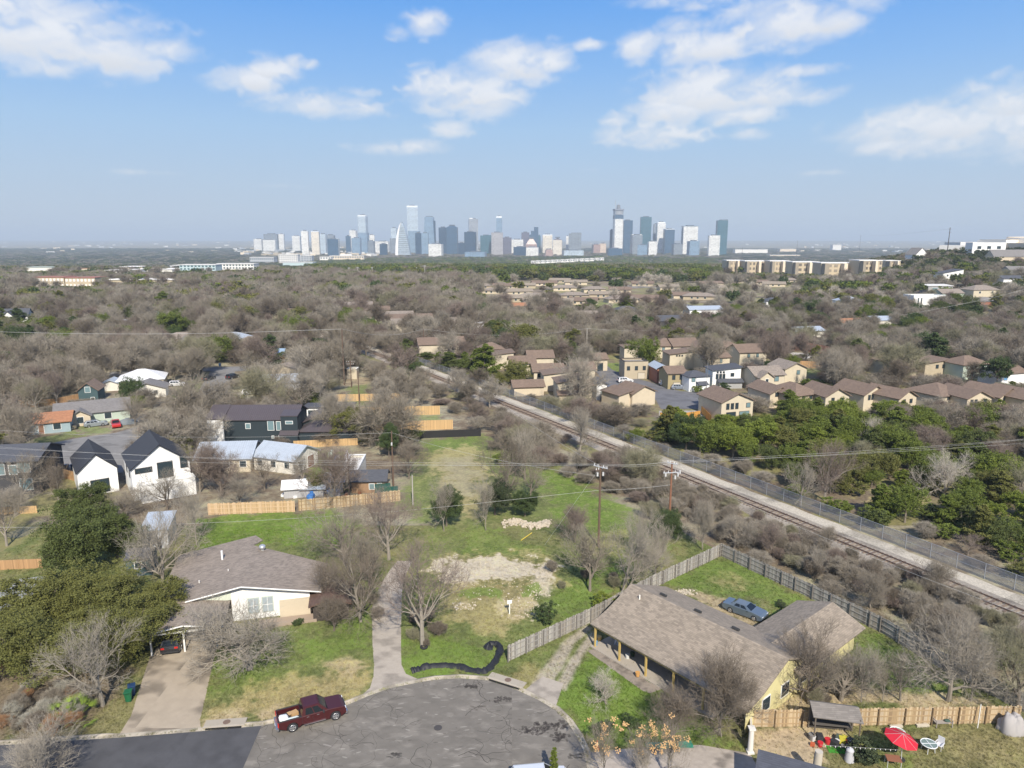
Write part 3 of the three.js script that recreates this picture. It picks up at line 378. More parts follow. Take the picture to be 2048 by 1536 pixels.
function roofFaces(type, axis, w, d, h, rise, o) {
  const X = w / 2 + o, Z = d / 2 + o;
  if (type === 'gable') { if (axis === 'z') { const s = rise / (w / 2), e = h - o * s; return [[V(-X, e, Z), V(0, h + rise, Z), V(0, h + rise, -Z), V(-X, e, -Z)], [V(X, e, Z), V(X, e, -Z), V(0, h + rise, -Z), V(0, h + rise, Z)]]; }
    const s = rise / (d / 2), e = h - o * s; return [[V(-X, e, Z), V(X, e, Z), V(X, h + rise, 0), V(-X, h + rise, 0)], [V(-X, e, -Z), V(-X, h + rise, 0), V(X, h + rise, 0), V(X, e, -Z)]]; }
  if (type === 'hip') { const long = w > d, L = Math.abs(w - d) / 2, e = h - o * rise / (Math.min(w, d) / 2), a = long ? V(-L, h + rise, 0) : V(0, h + rise, L), b = long ? V(L, h + rise, 0) : V(0, h + rise, -L), p = [V(-X, e, Z), V(X, e, Z), V(X, e, -Z), V(-X, e, -Z)];
    return long ? [[p[0], p[1], b, a], [p[1], p[2], b], [p[2], p[3], a, b], [p[3], p[0], a]] : [[p[0], p[1], a], [p[1], p[2], b, a], [p[2], p[3], b], [p[3], p[0], a, b]]; }
  if (type === 'shed') { const f = { b: [0, rise], f: [rise, 0], l: null, r: null }[axis]; if (f) { const s = rise / d * o; return [[V(-X, h + f[0] + (f[0] ? s : -s), Z), V(X, h + f[0] + (f[0] ? s : -s), Z), V(X, h + f[1] + (f[1] ? s : -s), -Z), V(-X, h + f[1] + (f[1] ? s : -s), -Z)]]; }
    const l = axis === 'l' ? rise : 0, r = axis === 'r' ? rise : 0; return [[V(-X, h + l, Z), V(X, h + r, Z), V(X, h + r, -Z), V(-X, h + l, -Z)]]; }
  return [[V(-w / 2 + 0.12, h, d / 2 - 0.12), V(w / 2 - 0.12, h, d / 2 - 0.12), V(w / 2 - 0.12, h, -d / 2 + 0.12), V(-w / 2 + 0.12, h, -d / 2 + 0.12)]];
}
function wallFaces(type, axis, w, d, h, rise) {
  const x = w / 2, z = d / 2; let hf = h, hb = h, hl = [h, h], gf = null, gs = null, tops = { fl: h, fr: h, bl: h, br: h };
  if (type === 'shed') { if (axis === 'b') tops = { fl: h, fr: h, bl: h + rise, br: h + rise }; if (axis === 'f') tops = { fl: h + rise, fr: h + rise, bl: h, br: h }; if (axis === 'l') tops = { fl: h + rise, fr: h, bl: h + rise, br: h }; if (axis === 'r') tops = { fl: h, fr: h + rise, bl: h, br: h + rise }; for (const k in tops) tops[k] -= 0.22; }
  if (type === 'flat') for (const k in tops) tops[k] += 0.5;
  const F = [V(-x, -0.3, z), V(x, -0.3, z), V(x, tops.fr, z), ...(type === 'gable' && axis === 'z' ? [V(0, h + rise - 0.12, z)] : []), V(-x, tops.fl, z)];
  const B = [V(x, -0.3, -z), V(-x, -0.3, -z), V(-x, tops.bl, -z), ...(type === 'gable' && axis === 'z' ? [V(0, h + rise - 0.12, -z)] : []), V(x, tops.br, -z)];
  const L = [V(-x, -0.3, -z), V(-x, -0.3, z), V(-x, tops.fl, z), ...(type === 'gable' && axis === 'x' ? [V(-x, h + rise - 0.12, 0)] : []), V(-x, tops.bl, -z)];
  const Rr = [V(x, -0.3, z), V(x, -0.3, -z), V(x, tops.br, -z), ...(type === 'gable' && axis === 'x' ? [V(x, h + rise - 0.12, 0)] : []), V(x, tops.fr, z)];
  return [F, B, L, Rr];
}
const glassKinds = { d: PANE, b: PANEB };
function opening(parent, face, w, d, x, y, ww, wh, kind = 'd', trim = TRIM, name = 'window') {
  const o = new THREE.Group(), at = { f: [x, d / 2, 0], b: [-x, -d / 2, Math.PI], l: [-w / 2, x, -Math.PI / 2], r: [w / 2, -x, Math.PI / 2] }[face];
  const fr = mesh(name, bx(ww + 0.18, wh + 0.18, 0.1), trim, parent); fr.position.set(at[0], y + wh / 2, at[1]); fr.rotation.y = at[2]; const n = face === 'f' ? [0, 1] : face === 'b' ? [0, -1] : face === 'l' ? [-1, 0] : [1, 0]; fr.position.x += n[0] * 0.02; fr.position.z += n[1] * 0.02;
  const pane = mesh(name === 'window' ? 'pane' : 'panel', bx(ww, wh, 0.04), glassKinds[kind] ?? kind, fr); pane.position.z = 0.045; return fr;
}
// one block of a building as parts of group o, moved by dx, dz
function block(o, b, ox = 0, oz = 0, oy = 0) {
  const { w, d, h, roof = 'gable', axis = 'x', rise = 1.6, over = 0.45, wall, roofM, win = [], trim = TRIM } = b; const q = new THREE.Vector3(ox, oy, oz), at = (m) => { m.position.add(q); return m; };
  at(mesh('wall', facesGeo(wallFaces(roof, axis, w, d, h, rise)), wall, o));
  const rf = roofFaces(roof, axis, w, d, h, rise, roof === 'flat' ? 0 : over);
  const r = at(mesh('roof', roof === 'flat' ? facesGeo(rf) : merge(rf.map((f) => slab(f, 0.17))), roofM, o));
  if (roof === 'flat') { const g = merge([geoBox(w + 0.16, 0.12, 0.3, 0, h + 0.54, d / 2 - 0.1), geoBox(w + 0.16, 0.12, 0.3, 0, h + 0.54, -d / 2 + 0.1), geoBox(0.3, 0.12, d - 0.2, -w / 2 + 0.1, h + 0.545, 0), geoBox(0.3, 0.12, d - 0.2, w / 2 - 0.1, h + 0.545, 0)]); mesh('parapet', g, b.cap ?? TRIM, r); }
  if (b.seams) { const list = []; for (const f of rf) { const top = f.filter((p) => p.y > h + rise * 0.5), low = f.filter((p) => p.y <= h + rise * 0.5); if (top.length < 2 || low.length < 2) continue; const e0 = low[0], e1 = low[1], t0 = top[0].distanceTo(e0) < top[1].distanceTo(e0) ? top[0] : top[1], t1 = t0 === top[0] ? top[1] : top[0], n = Math.round(e0.distanceTo(e1) / 0.42); for (let k = 0; k <= n; k++) list.push(rod(e0.clone().lerp(e1, k / n).add(V(0, 0.02, 0)), t0.clone().lerp(t1, k / n).add(V(0, 0.02, 0)), 0.022, 0.022, 4)); } if (list.length) { const s = at(mesh('roof_seams', merge(list), b.seams, o)); s.userData.kind = 'stuff'; } }
  if (b.vents) for (const [x, z] of b.vents) { const s = roof === 'gable' ? (axis === 'x' ? h + rise * (1 - Math.abs(z) / (d / 2)) : h + rise * (1 - Math.abs(x) / (w / 2))) : h + rise * 0.5; const v = mesh('vent', rod(V(0, 0, 0), V(0, 0.5, 0), 0.07), M(0.5, 0.5, 0.5, 0.6), o); v.position.set(x, s - 0.1, z).add(q); }
  for (const [face, x, y, ww, wh, kind, tr] of win) at(opening(o, face, w, d, x, y, ww, wh, kind ?? 'd', tr ?? trim, kind === 'door' ? 'door' : 'window'));
}
glassKinds.door = DOOR; glassKinds.garage = M(0.5, 0.45, 0.36);
function place(u, v, d, turn) { const g = G(u, v); return V(g.x - Math.sin(turn) * d / 2, g.y, g.z - Math.cos(turn) * d / 2); }
function register(o, w, d, h, keep = 1, vis = 1) {
  const p = o.position, c = Math.cos(o.rotation.y), s = Math.sin(o.rotation.y); let b = [1e9, 1e9, -1e9, -1e9], dep = 0;
  for (const sx of [-1, 1]) for (const sz of [-1, 1]) for (const y of [0, h]) { const x = sx * w / 2, z = sz * d / 2, q = pix(p.x + x * c + z * s, p.y + y, p.z - x * s + z * c); b = [Math.min(b[0], q[0]), Math.min(b[1], q[1]), Math.max(b[2], q[0]), Math.max(b[3], q[1])]; dep = q[2]; }
  if (keep) KEEP.push([b[0], b[1], b[2], mix(b[1], b[3], vis), dep, keep]); CLEAR.push([p.x, p.z, Math.hypot(w, d) / 2 * 0.8 + 2.2]);
}
function house(name, label, u, v, turn, b, o = {}) {
  const g = thing(name, label, o.category ?? 'house', place(u, v, b.d, turn), turn, o.group); block(g, b); for (const [e, x, z, y] of o.more ?? []) block(g, e, x, z, y ?? 0);
  register(g, b.w + (o.padW ?? 0), b.d, b.h + (b.rise ?? 1.6), (o.keep ?? 1) * 0.68, o.vis ?? 1); return g;
}
// -- the long low house with the porch, right of the lane
{
  const a = G(1187, 1248, 2.6), ang = -0.873, O = thing('porch_house', 'long low house with tan shingle roof, open front porch and yellow end wall', 'house', V(a.x, 0, a.z), ang);
  // local x runs along the front eave, -z runs back
  const L = 18.2, e = 2.6, r = 5.0, k = 3.25, main = [[V(-0.3, e, 0.2), V(L, e, 0.2), V(L, k, -2.2), V(-0.3, k, -2.2)], [V(-0.3, k, -2.2), V(L, k, -2.2), V(L, r, -6.2), V(-0.3, r, -6.2)], [V(-0.3, r, -6.2), V(L, r, -6.2), V(L, e, -12.4), V(-0.3, e, -12.4)]];
  mesh('roof', merge(main.map((f) => slab(f, 0.16))), RF.tan, O);
  const wing = [[V(11.1, e, -8), V(11.1, e, -21), V(15, 4.05, -21), V(15, 4.05, -8)], [V(L + 0.45, e, -8), V(15, 4.05, -8), V(15, 4.05, -21), V(L + 0.45, e, -21)]];
  mesh('roof', merge(wing.map((f) => slab(f, 0.16))), RF.tan, O);
  mesh('wall', facesGeo([[V(0.1, -0.1, -2.6), V(17.8, -0.1, -2.6), V(17.8, 3.2, -2.6), V(0.1, 3.2, -2.6)], [V(0.1, -0.1, -12), V(0.1, -0.1, -2.6), V(0.1, 3.2, -2.6), V(0.1, 4.8, -6.2), V(0.1, 2.6, -12)], [V(0.1, -0.1, -12), V(10.4, -0.1, -12), V(10.4, 2.6, -12), V(0.1, 2.6, -12)]]), M(0.30, 0.25, 0.18), O);
  mesh('wall', facesGeo([[V(17.8, -0.1, -0.2), V(17.8, -0.1, -20.5), V(17.8, 2.6, -20.5), V(17.8, 2.65, -12), V(17.8, 4.85, -6.2), V(17.8, 3.15, -2.2), V(17.8, 2.55, -0.2)], [V(11.5, -0.1, -20.5), V(17.8, -0.1, -20.5), V(17.8, 2.6, -20.5), V(15, 3.9, -20.5), V(11.5, 2.6, -20.5)], [V(11.5, -0.1, -12), V(11.5, -0.1, -20.5), V(11.5, 2.6, -20.5), V(11.5, 2.6, -12)]]), WL.yellow, O).userData.label = 'pale yellow end wall';
  for (const x of [-3.4, -6.6, -10, -14.5]) { const q = opening(O, 'r', 35.6, 0, -x, 0.9, 1.2, 1.2, 'd'); q.position.z = x; }
  const post = M(0.50, 0.36, 0.12); mesh('beam', geoBox(L - 0.2, 0.2, 0.14, L / 2, e - 0.24, -0.05), post, O);
  for (const x of [0.25, 3.6, 7.0, 10.3, 13.6]) { mesh('post', merge([geoBox(0.17, e - 0.3, 0.17, x, (e - 0.3) / 2, -0.05), geoBox(0.5, 0.1, 0.14, x, e - 0.36, -0.05)]), post, O); }
  mesh('porch_floor', geoBox(15, 0.14, 3.2, 7.4, 0.06, -1.3), M(0.36, 0.32, 0.27, 1), O);
  for (const [x, w, c] of [[3.0, 1.0, DOOR], [6, 1.6, PANE], [9, 1.6, PANE]]) mesh(c === DOOR ? 'door' : 'window', geoBox(w, c === DOOR ? 2 : 1.2, 0.08, x, c === DOOR ? 1.05 : 1.5, -2.56), c, O);
  for (const x of [3.2, 7.6, 12]) { const v = mesh('roof_vent', bx(0.75, 0.22, 0.32), M(0.04, 0.04, 0.04, 0.7), O); v.position.set(x, 4.72, -7.35); v.rotation.x = -0.37; }
  mesh('vent_pipe', rod(V(1.9, 4.4, -5.0), V(1.9, 4.95, -5.0), 0.08), M(0.75, 0.72, 0.65), O);
  KEEP.push([1187, 1172, 1350, 1360, 60, 1]); CLEAR.push([16, -68, 8], [24, -66, 9], [31, -68, 6]);
  // things on the porch and the roof dish
  const dish = thing('satellite_dish', 'white satellite dish on the gable edge of the porch house', 'satellite dish', G(1247, 1190, 3.6), 0.4); const dg = new THREE.SphereGeometry(0.62, 14, 8, 0, 6.3, 0, 0.62).scale(1, 0.6, 1).rotateX(1.9); mesh('reflector', dg, M(0.7, 0.7, 0.68, 0.5), dish); mesh('mast', rod(V(0, -0.9, 0), V(0, 0.1, 0), 0.04), M(0.4, 0.4, 0.4), dish);
}
// -- the house left of the lane, with the carport
{
  const p = G(305, 1310), O = thing('ranch_house', 'sprawling one-storey house with taupe shingle roof, white front gable and carport', 'house', V(p.x, 0, p.z), 0.245); const e = 2.7, r = 4.35;
  const right = [V(8.4, r, -4.4), V(16.9, e, -4.4), V(17.6, e, -11.6), V(8.56, r, -15.6)];
  mesh('roof', merge([slab([V(-0.7, e, -4.6), V(8.4, r, -4.4), V(8.6, r, -18.7), V(-0.7, e, -18.7)], 0.16), slab([right[0], right[1], right[2]], 0.16), slab([right[0], right[2], right[3]], 0.16), slab([right[3], V(9.6, r - 0.22, -17.4), V(8.6, r, -18.7)], 0.12)]), RF.taupe, O);
  mesh('roof', merge([slab([V(-0.6, 2.55, 0.5), V(3.2, 3.15, 0.5), V(3.2, 3.15, -5), V(-0.6, 2.55, -5)], 0.12), slab([V(7.1, 2.55, 0.5), V(7.1, 2.55, -5), V(3.2, 3.15, -5), V(3.2, 3.15, 0.5)], 0.12)]), RF.taupe, O).userData.label = 'low carport roof';
  mesh('trim', merge([rod(V(-0.6, 2.5, 0.55), V(3.2, 3.1, 0.55), 0.09, 0.09, 4), rod(V(3.2, 3.1, 0.55), V(7.1, 2.5, 0.55), 0.09, 0.09, 4), geoBox(7.6, 0.16, 0.12, 3.2, 2.36, 0.3)]), TRIM, O);
  mesh('trim', merge([rod(V(2.6, 3.25, -4.35), V(8.4, r - 0.02, -4.3), 0.09, 0.09, 4), rod(V(8.4, r - 0.02, -4.3), V(16.9, e - 0.02, -4.3), 0.09, 0.09, 4)]), TRIM, O);
  for (const x of [0, 3.15, 6.3]) mesh('post', geoBox(0.16, 2.4, 0.16, x, 1.2, 0.15), TRIM, O);
  mesh('wall', facesGeo([[V(7.2, -0.1, -5), V(15.6, -0.1, -5), V(15.6, 2.8, -5), V(8.4, 4.15, -5), V(7.2, 3.95, -5)]]), WL.white, O);
  mesh('wall', facesGeo([[V(3.4, 2.6, -5.02), V(7.2, 2.6, -5.02), V(7.2, 3.95, -5.02), V(3.4, 3.2, -5.02)]]), M(0.55, 0.6, 0.5), O);
  for (const f of [[V(0, -0.1, -18.3), V(0, -0.1, -5.2), V(0, 2.75, -5.2), V(0, 2.75, -18.3)], [V(15.7, -0.1, -5.05), V(16.6, -0.1, -11.3), V(16.6, 2.7, -11.3), V(15.7, 2.75, -5.05)], [V(7.2, -0.1, -5), V(7.2, 3.9, -5), V(7.2, 3.9, -9), V(7.2, -0.1, -9)], [V(0, -0.1, -5.2), V(7.2, -0.1, -5.2), V(7.2, 2.6, -5.2), V(0, 2.6, -5.2)]]) mesh('wall', facesGeo([f]), M(0.30, 0.24, 0.18), O);
  mesh('stone_wall', geoBox(3.4, 2.1, 0.35, 14.0, 1.0, -4.55), WL.stone, O).userData.label = 'cream limestone veneer';
  for (const x of [9.5, 11.0]) { const w = mesh('window', geoBox(1.25, 1.9, 0.1, x, 1.65, -4.96), M(0.45, 0.5, 0.45), O); mesh('pane', geoBox(1.05, 1.7, 0.05, x, 1.65, -4.89), M(0.34, 0.39, 0.42, 0.25), w); mesh('mullion', merge([geoBox(0.05, 1.7, 0.03, x, 1.65, -4.85), geoBox(1.05, 0.05, 0.03, x, 1.65, -4.848)]), TRIM, w); }
  mesh('planter', merge([geoBox(6.2, 0.35, 0.2, 13.2, 0.17, -2.7), geoBox(0.2, 0.5, 1.7, 16.4, 0.25, -3.6), geoBox(6.2, 0.22, 1.4, 13.2, 0.11, -3.5)]), M(0.33, 0.26, 0.2, 1), O);
  mesh('vent_pipe', rod(V(5.2, 3.6, -13.5), V(5.2, 4.9, -13.5), 0.13), M(0.7, 0.7, 0.7), O); mesh('vent_pipe', rod(V(3.4, 3.3, -8.4), V(3.4, 3.75, -8.4), 0.08), M(0.6, 0.58, 0.55), O); mesh('vent_pipe', rod(V(6.4, 3.9, -9.6), V(6.4, 4.2, -9.6), 0.07), M(0.6, 0.58, 0.55), O);
  const tv = mesh('turbine_vent', new THREE.SphereGeometry(0.42, 14, 10).scale(1, 0.75, 1), M(0.55, 0.56, 0.58, 0.35, { metalness: 0.6 }), O); tv.position.set(9.8, 4.55, -14.3); mesh('vent_pipe', rod(V(9.8, 3.9, -14.3), V(9.8, 4.4, -14.3), 0.24), M(0.3, 0.3, 0.3), O);
  CLEAR.push([-33, -72, 8], [-33, -80, 9], [-25, -77, 8]); KEEP.push([340, 1085, 640, 1170, 72, 0.5]);
}
// -- neighbours beyond the lot
const win2 = (xs, y, w, h, face = 'f', k = 'd', t) => xs.map((x) => [face, x, y, w, h, k, t]);
house('modern_house', 'narrow white house with steep black metal roof, beside the larger white one', 200, 988, 0.62, { w: 5.8, d: 10.5, h: 4.4, axis: 'z', rise: 2.7, over: 0.25, wall: WL.white, roofM: RF.dark, seams: M(0.05, 0.053, 0.065, 0.4), win: [['f', 0.2, 0.3, 2.6, 2.2, 'd', TRIMD]] });
house('modern_house', 'tall white house with steep black metal gable roof and dark square windows', 328, 992, 0.6, { w: 8.8, d: 10.5, h: 5.6, axis: 'z', rise: 3.4, over: 0.3, wall: WL.white, roofM: RF.dark, seams: M(0.05, 0.053, 0.065, 0.4), win: [['f', -2.6, 4.6, 2.4, 0.75, 'd', TRIMD], ['f', 0.6, 3.2, 2.2, 2.6, 'd', TRIMD], ['f', 3.5, 4.4, 1.0, 1.9, 'd', TRIMD], ['l', 2.5, 3.4, 0.8, 1.6, 'd', TRIMD], ['l', -1, 3.4, 0.8, 1.6, 'd', TRIMD]] }, { more: [[{ w: 8.2, d: 2.2, h: 2.5, roof: 'flat', wall: WL.white, roofM: RF.membrane, win: [] }, 0.6, 6.2]] });
house('metal_roof_house', 'low cream house with pale blue-grey metal roof, left of the pair', 448, 945, 0.1, { w: 9.6, d: 9, h: 2.8, axis: 'x', rise: 1.9, wall: WL.cream, roofM: RF.metal, seams: M(0.5, 0.55, 0.6, 0.4), win: win2([-3, 0.5, 3.5], 1, 1.1, 1.1) });
house('metal_roof_house', 'weathered white house with metal gable roof and board end wall beside the junk yard', 548, 944, -0.35, { w: 8.8, d: 7.4, h: 2.8, axis: 'x', rise: 1.8, wall: WL.offwhite, roofM: RF.metal, seams: M(0.5, 0.55, 0.6, 0.4), win: [...win2([-3, 0, 3], 1, 1, 1.1), ['r', 1.4, 0.1, 1.8, 2.1, 'door'], ['r', -1.5, 1.0, 1.2, 1.0]] });
{
  const o = house('navy_house', 'large two-storey navy house with plum metal roof and white end', 522, 888, 0.03, { w: 15, d: 9, h: 5.4, axis: 'x', rise: 2.0, over: 0.35, wall: WL.navy, roofM: RF.plum, seams: M(0.12, 0.10, 0.11, 0.4), win: [['f', -2.4, 3.4, 0.9, 1.0, 'b'], ['f', 2.3, 3.0, 1.2, 1.9, 'b'], ['f', 3.9, 3.0, 0.8, 1.8, 'b'], ['f', 2.6, 1.3, 0.4, 0.4, 'b'], ['f', 4.1, 1.3, 0.5, 0.5, 'b']] },
    { more: [[{ w: 3.4, d: 9.6, h: 5.6, axis: 'x', rise: 1.9, over: 0.2, wall: WL.white, roofM: RF.plum, win: [] }, -9.1, 0], [{ w: 3.4, d: 3.2, h: 6.3, roof: 'shed', axis: 'b', rise: 0.5, over: 0.1, wall: WL.navy, roofM: RF.plum, win: [['f', 0, 4.6, 1.4, 0.5, 'b']] }, 6.4, 3.9], [{ w: 3.7, d: 1.2, h: 2.5, roof: 'shed', axis: 'b', rise: 0.7, over: 0.1, wall: WL.navy, roofM: RF.plum, win: [] }, 6.4, 6.0], [{ w: 13, d: 7, h: 2.9, roof: 'hip', rise: 1.5, over: 0.35, wall: WL.navy, roofM: RF.plum, win: [] }, 14.6, 1.4], [{ w: 7, d: 9, h: 3.4, roof: 'gable', axis: 'z', rise: 1.6, wall: WL.navy, roofM: RF.plum, win: [] }, 11, -5]] });
  KEEP.push([605, 840, 722, 888, 118, 1]);
}
house('charcoal_house', 'charcoal two-storey house with pale framed windows at the street end', 14, 990, 0.15, { w: 10.5, d: 9, h: 6, axis: 'x', rise: 1.6, wall: WL.charcoal, roofM: RF.slate, win: [['f', -0.6, 3.6, 1.6, 1.8, 'b'], ['f', 1.5, 3.6, 1.2, 1.5, 'b'], ['f', 3.2, 3.9, 1.8, 1.7, 'b'], ['f', 3.2, 0.8, 1.9, 1.9, 'b']] });
house('teal_house', 'low grey-blue house with rusty orange shingle roof', 84, 868, 0.42, { w: 11, d: 8, h: 2.6, axis: 'x', rise: 1.4, wall: WL.blue, roofM: RF.rust, win: [['f', -3.4, 0.8, 1.2, 1.3], ['f', 0, 0.05, 0.95, 2.0, 'door'], ['f', 3, 0.8, 1.4, 1.3]] });
house('mint_house', 'pale green one-storey house with grey shingle roof beside parked cars', 188, 846, 0.5, { w: 15, d: 9, h: 2.7, axis: 'x', rise: 1.9, wall: WL.mint, roofM: RF.grey, win: [['l', 1.5, 0.9, 1.0, 1.4], ['f', -4.5, 0.8, 1.3, 1.3], ['f', -1, 0.05, 1.0, 2.0, 'door'], ['f', 3, 0.8, 1.4, 1.3]] }, { more: [[{ w: 4, d: 2.6, h: 2.6, axis: 'z', rise: 1.2, wall: WL.stone, roofM: RF.grey, win: [['f', 0, 0.7, 1.2, 1.4]] }, -2.5, 5]] });
house('white_roof_house', 'low house with bright white metal hip roof among bare trees', 282, 778, 0.35, { w: 12, d: 10, h: 2.8, roof: 'hip', rise: 2.2, wall: WL.stone, roofM: RF.white, win: win2([-3, 1, 4], 0.9, 1.1, 1.2) });
house('grey_gable_house', 'small grey shingled house just in front of the white roofed one', 296, 796, 0.35, { w: 9, d: 7, h: 2.6, axis: 'z', rise: 1.6, wall: WL.offwhite, roofM: RF.grey, win: win2([-2, 2], 0.9, 1, 1.1) }, { keep: 0.6 });
house('blue_cottage', 'small dark blue cottage with brown shingled gable roof and white window', 178, 804, 0.25, { w: 4.6, d: 6, h: 3.4, axis: 'z', rise: 1.8, wall: WL.teal, roofM: RF.brown, win: [['f', 0, 2.6, 1.2, 1.4, 'b'], ['f', 1, 0.4, 0.8, 0.8]] });
house('farmhouse', 'white gabled two-storey house with dark blue roof at the wood edge', 22, 652, 0.3, { w: 15, d: 9, h: 5, axis: 'x', rise: 3.2, wall: WL.white, roofM: RF.slate, win: win2([-3, 0, 3], 3, 1, 1.4) }, { more: [[{ w: 6, d: 5, h: 4.6, axis: 'z', rise: 3, wall: WL.white, roofM: RF.slate, win: [] }, 0.5, 6]] });
for (const [n, l, u, v, t, b, k] of [
  ['garden_shed', 'little dark green shed with white framed window behind the taupe roofed house', 279, 1152, 0.2, { w: 2.9, d: 3, h: 2.4, axis: 'x', rise: 0.8, over: 0.15, wall: WL.teal, roofM: RF.slate, win: [['f', 0, 1.1, 0.75, 0.8]] }],
  ['metal_shed', 'grey corrugated shed behind the little green one', 312, 1098, 0.2, { w: 3.4, d: 4.5, h: 2.9, roof: 'shed', axis: 'b', rise: 0.8, over: 0.2, wall: WL.steel, roofM: RF.metal, win: [] }],
  ['brick_cottage', 'reddish cottage under grey roof half hidden by the evergreen thicket', 0, 1338, 0.2, { w: 4.5, d: 4, h: 2.2, axis: 'x', rise: 0.9, wall: WL.brick, roofM: RF.grey, win: [] }],
  ['brown_shed', 'dark brown lean-to shed under a bare tree by the lane', 662, 1240, 0.2, { w: 3.8, d: 4.4, h: 2.2, roof: 'gable', axis: 'z', rise: 0.6, wall: M(0.05, 0.04, 0.035), roofM: std(shingle(0.115, 0.07, 0.055, 21, 0.5)), win: [['f', 0.3, 0.1, 1.4, 1.7, M(0.012, 0.011, 0.01), TRIMD]] }],
  ['trailer', 'long white trailer with pale flat roof in the junk yard', 700, 976, 0.05, { w: 2.9, d: 9, h: 2.7, roof: 'flat', wall: WL.offwhite, roofM: RF.membrane, win: [] }],
  ['tool_shed', 'weathered shed with charcoal roof and two pale framed windows in the junk yard', 737, 986, 0.05, { w: 5.6, d: 4, h: 2.4, axis: 'x', rise: 1.1, wall: WL.wood, roofM: RF.slate, win: [['f', 0.6, 0.7, 0.8, 0.9, 'b'], ['f', 1.9, 0.6, 0.7, 1.1, 'b']] }],
  ['metal_shed', 'low rounded metal shed behind the cedar fence', 590, 996, 0.2, { w: 3.4, d: 3.2, h: 1.9, axis: 'x', rise: 0.8, wall: WL.steel, roofM: RF.white, win: [] }],
  ['metal_shed', 'low metal shed with flat grey roof beside the rounded one', 626, 994, 0.1, { w: 3.4, d: 3.4, h: 1.6, roof: 'shed', axis: 'b', rise: 0.4, wall: WL.steel, roofM: RF.metal, win: [] }],
  ['metal_shed', 'small grey carport shed left of the trailer', 668, 985, 0.1, { w: 3, d: 3.4, h: 2, roof: 'shed', axis: 'b', rise: 0.3, wall: WL.steel, roofM: RF.metal, win: [] }],
  ['garage', 'dark flat roofed garage with white front behind the plum roofed house', 655, 838, 0.05, { w: 11, d: 6, h: 2.6, roof: 'shed', axis: 'f', rise: 0.4, wall: WL.white, roofM: RF.slate, win: win2([-3.5, -1, 1.5], 0.1, 1.9, 2.1, 'f', 'd') }],
  ['grey_house', 'low grey metal roofed house among bare trees behind the plum roof', 560, 782, 0.2, { w: 11, d: 8, h: 2.6, axis: 'x', rise: 1.6, wall: WL.grey, roofM: RF.metal, win: [] }, 0.7],
  ['tan_house', 'low tan house with gable roof behind bare trees near the orange shed', 565, 755, -0.3, { w: 12, d: 8, h: 2.6, axis: 'z', rise: 1.8, wall: WL.tan, roofM: RF.taupe, win: [] }, 0.7],
  ['orange_shed', 'small orange shed with pale blue tarp roof among bare trees', 553, 728, 0.1, { w: 4, d: 4, h: 3.4, roof: 'shed', axis: 'b', rise: 1.2, wall: M(0.5, 0.27, 0.06), roofM: M(0.25, 0.36, 0.48), win: [] }, 0.7],
  ['tan_house', 'small pale yellow block house beside the transmission pole', 704, 758, 0, { w: 3, d: 3, h: 2.6, roof: 'flat', wall: WL.cream, roofM: RF.membrane, win: [] }, 0.8],
  ['small_grey_shed', 'small metal roofed shed next to the blue cottage', 222, 782, 0.3, { w: 4.5, d: 5, h: 2.2, axis: 'z', rise: 1, wall: WL.offwhite, roofM: RF.metal, win: [] }, 0.7],
  ['brown_house', 'brown roofed house with white end wall, alone left of the townhouses', 885, 710, 0.25, { w: 17, d: 9, h: 4.2, axis: 'x', rise: 2, wall: WL.cream, roofM: RF.brown, win: win2([4, 6.5], 1.5, 1, 1.4) }],
  ['white_hall', 'long white building with slanted roof line beyond the brown roofed house', 927, 669, -0.2, { w: 15, d: 8, h: 3, roof: 'shed', axis: 'r', rise: 2.2, wall: WL.white, roofM: RF.membrane, win: win2([-4, -1.5, 1, 3.5], 0.8, 1.4, 1.4) }],
]) house(n, l, u, v, t, b, { keep: k ?? 1, category: /shed|garage/.test(n) ? 'shed' : /trailer/.test(n) ? 'trailer' : 'house' });

// -- townhouses across the railway
const three = (x, y) => [['f', x - 1.1, y, 0.5, 0.5], ['f', x, y, 0.5, 0.5], ['f', x + 1.1, y, 0.5, 0.5]];
const TH = 'townhouses across the railway';
const small = (b, k = 0.82) => ({ ...b, w: b.w * k, d: b.d * k, h: b.h * k, rise: (b.rise ?? 1.6) * k, win: (b.win ?? []).map(([f, x, y, w, h, ...r]) => [f, x * k, y * k, w * k, h * k, ...r]) });
const th = (l, u, v, t, b, more, keep, vis) => house('townhouse', l, u, v, t, small({ over: 0.5, roofM: RF.brown, wall: WL.cream, trim: TRIMD, ...b }), { category: 'townhouse', group: TH, more: (more ?? []).map(([e, x, z, y]) => [small(e), x * 0.82, z * 0.82, y]), keep: (keep ?? 1) * 1.3, vis });
th('cream gabled townhouse with three tall upper windows and covered patio below', 1473, 840, 0.3, { w: 10.5, d: 12, h: 5.8, axis: 'z', rise: 2.2, win: [...win2([-3.2, -1.7, -0.2], 3.4, 0.85, 1.6), ['f', 3.6, 3.6, 1.2, 1.2, 'b'], ['f', 2.4, 0.3, 3.2, 2.1, 'b'], ['f', -2, 0.1, 3, 2.3]] });
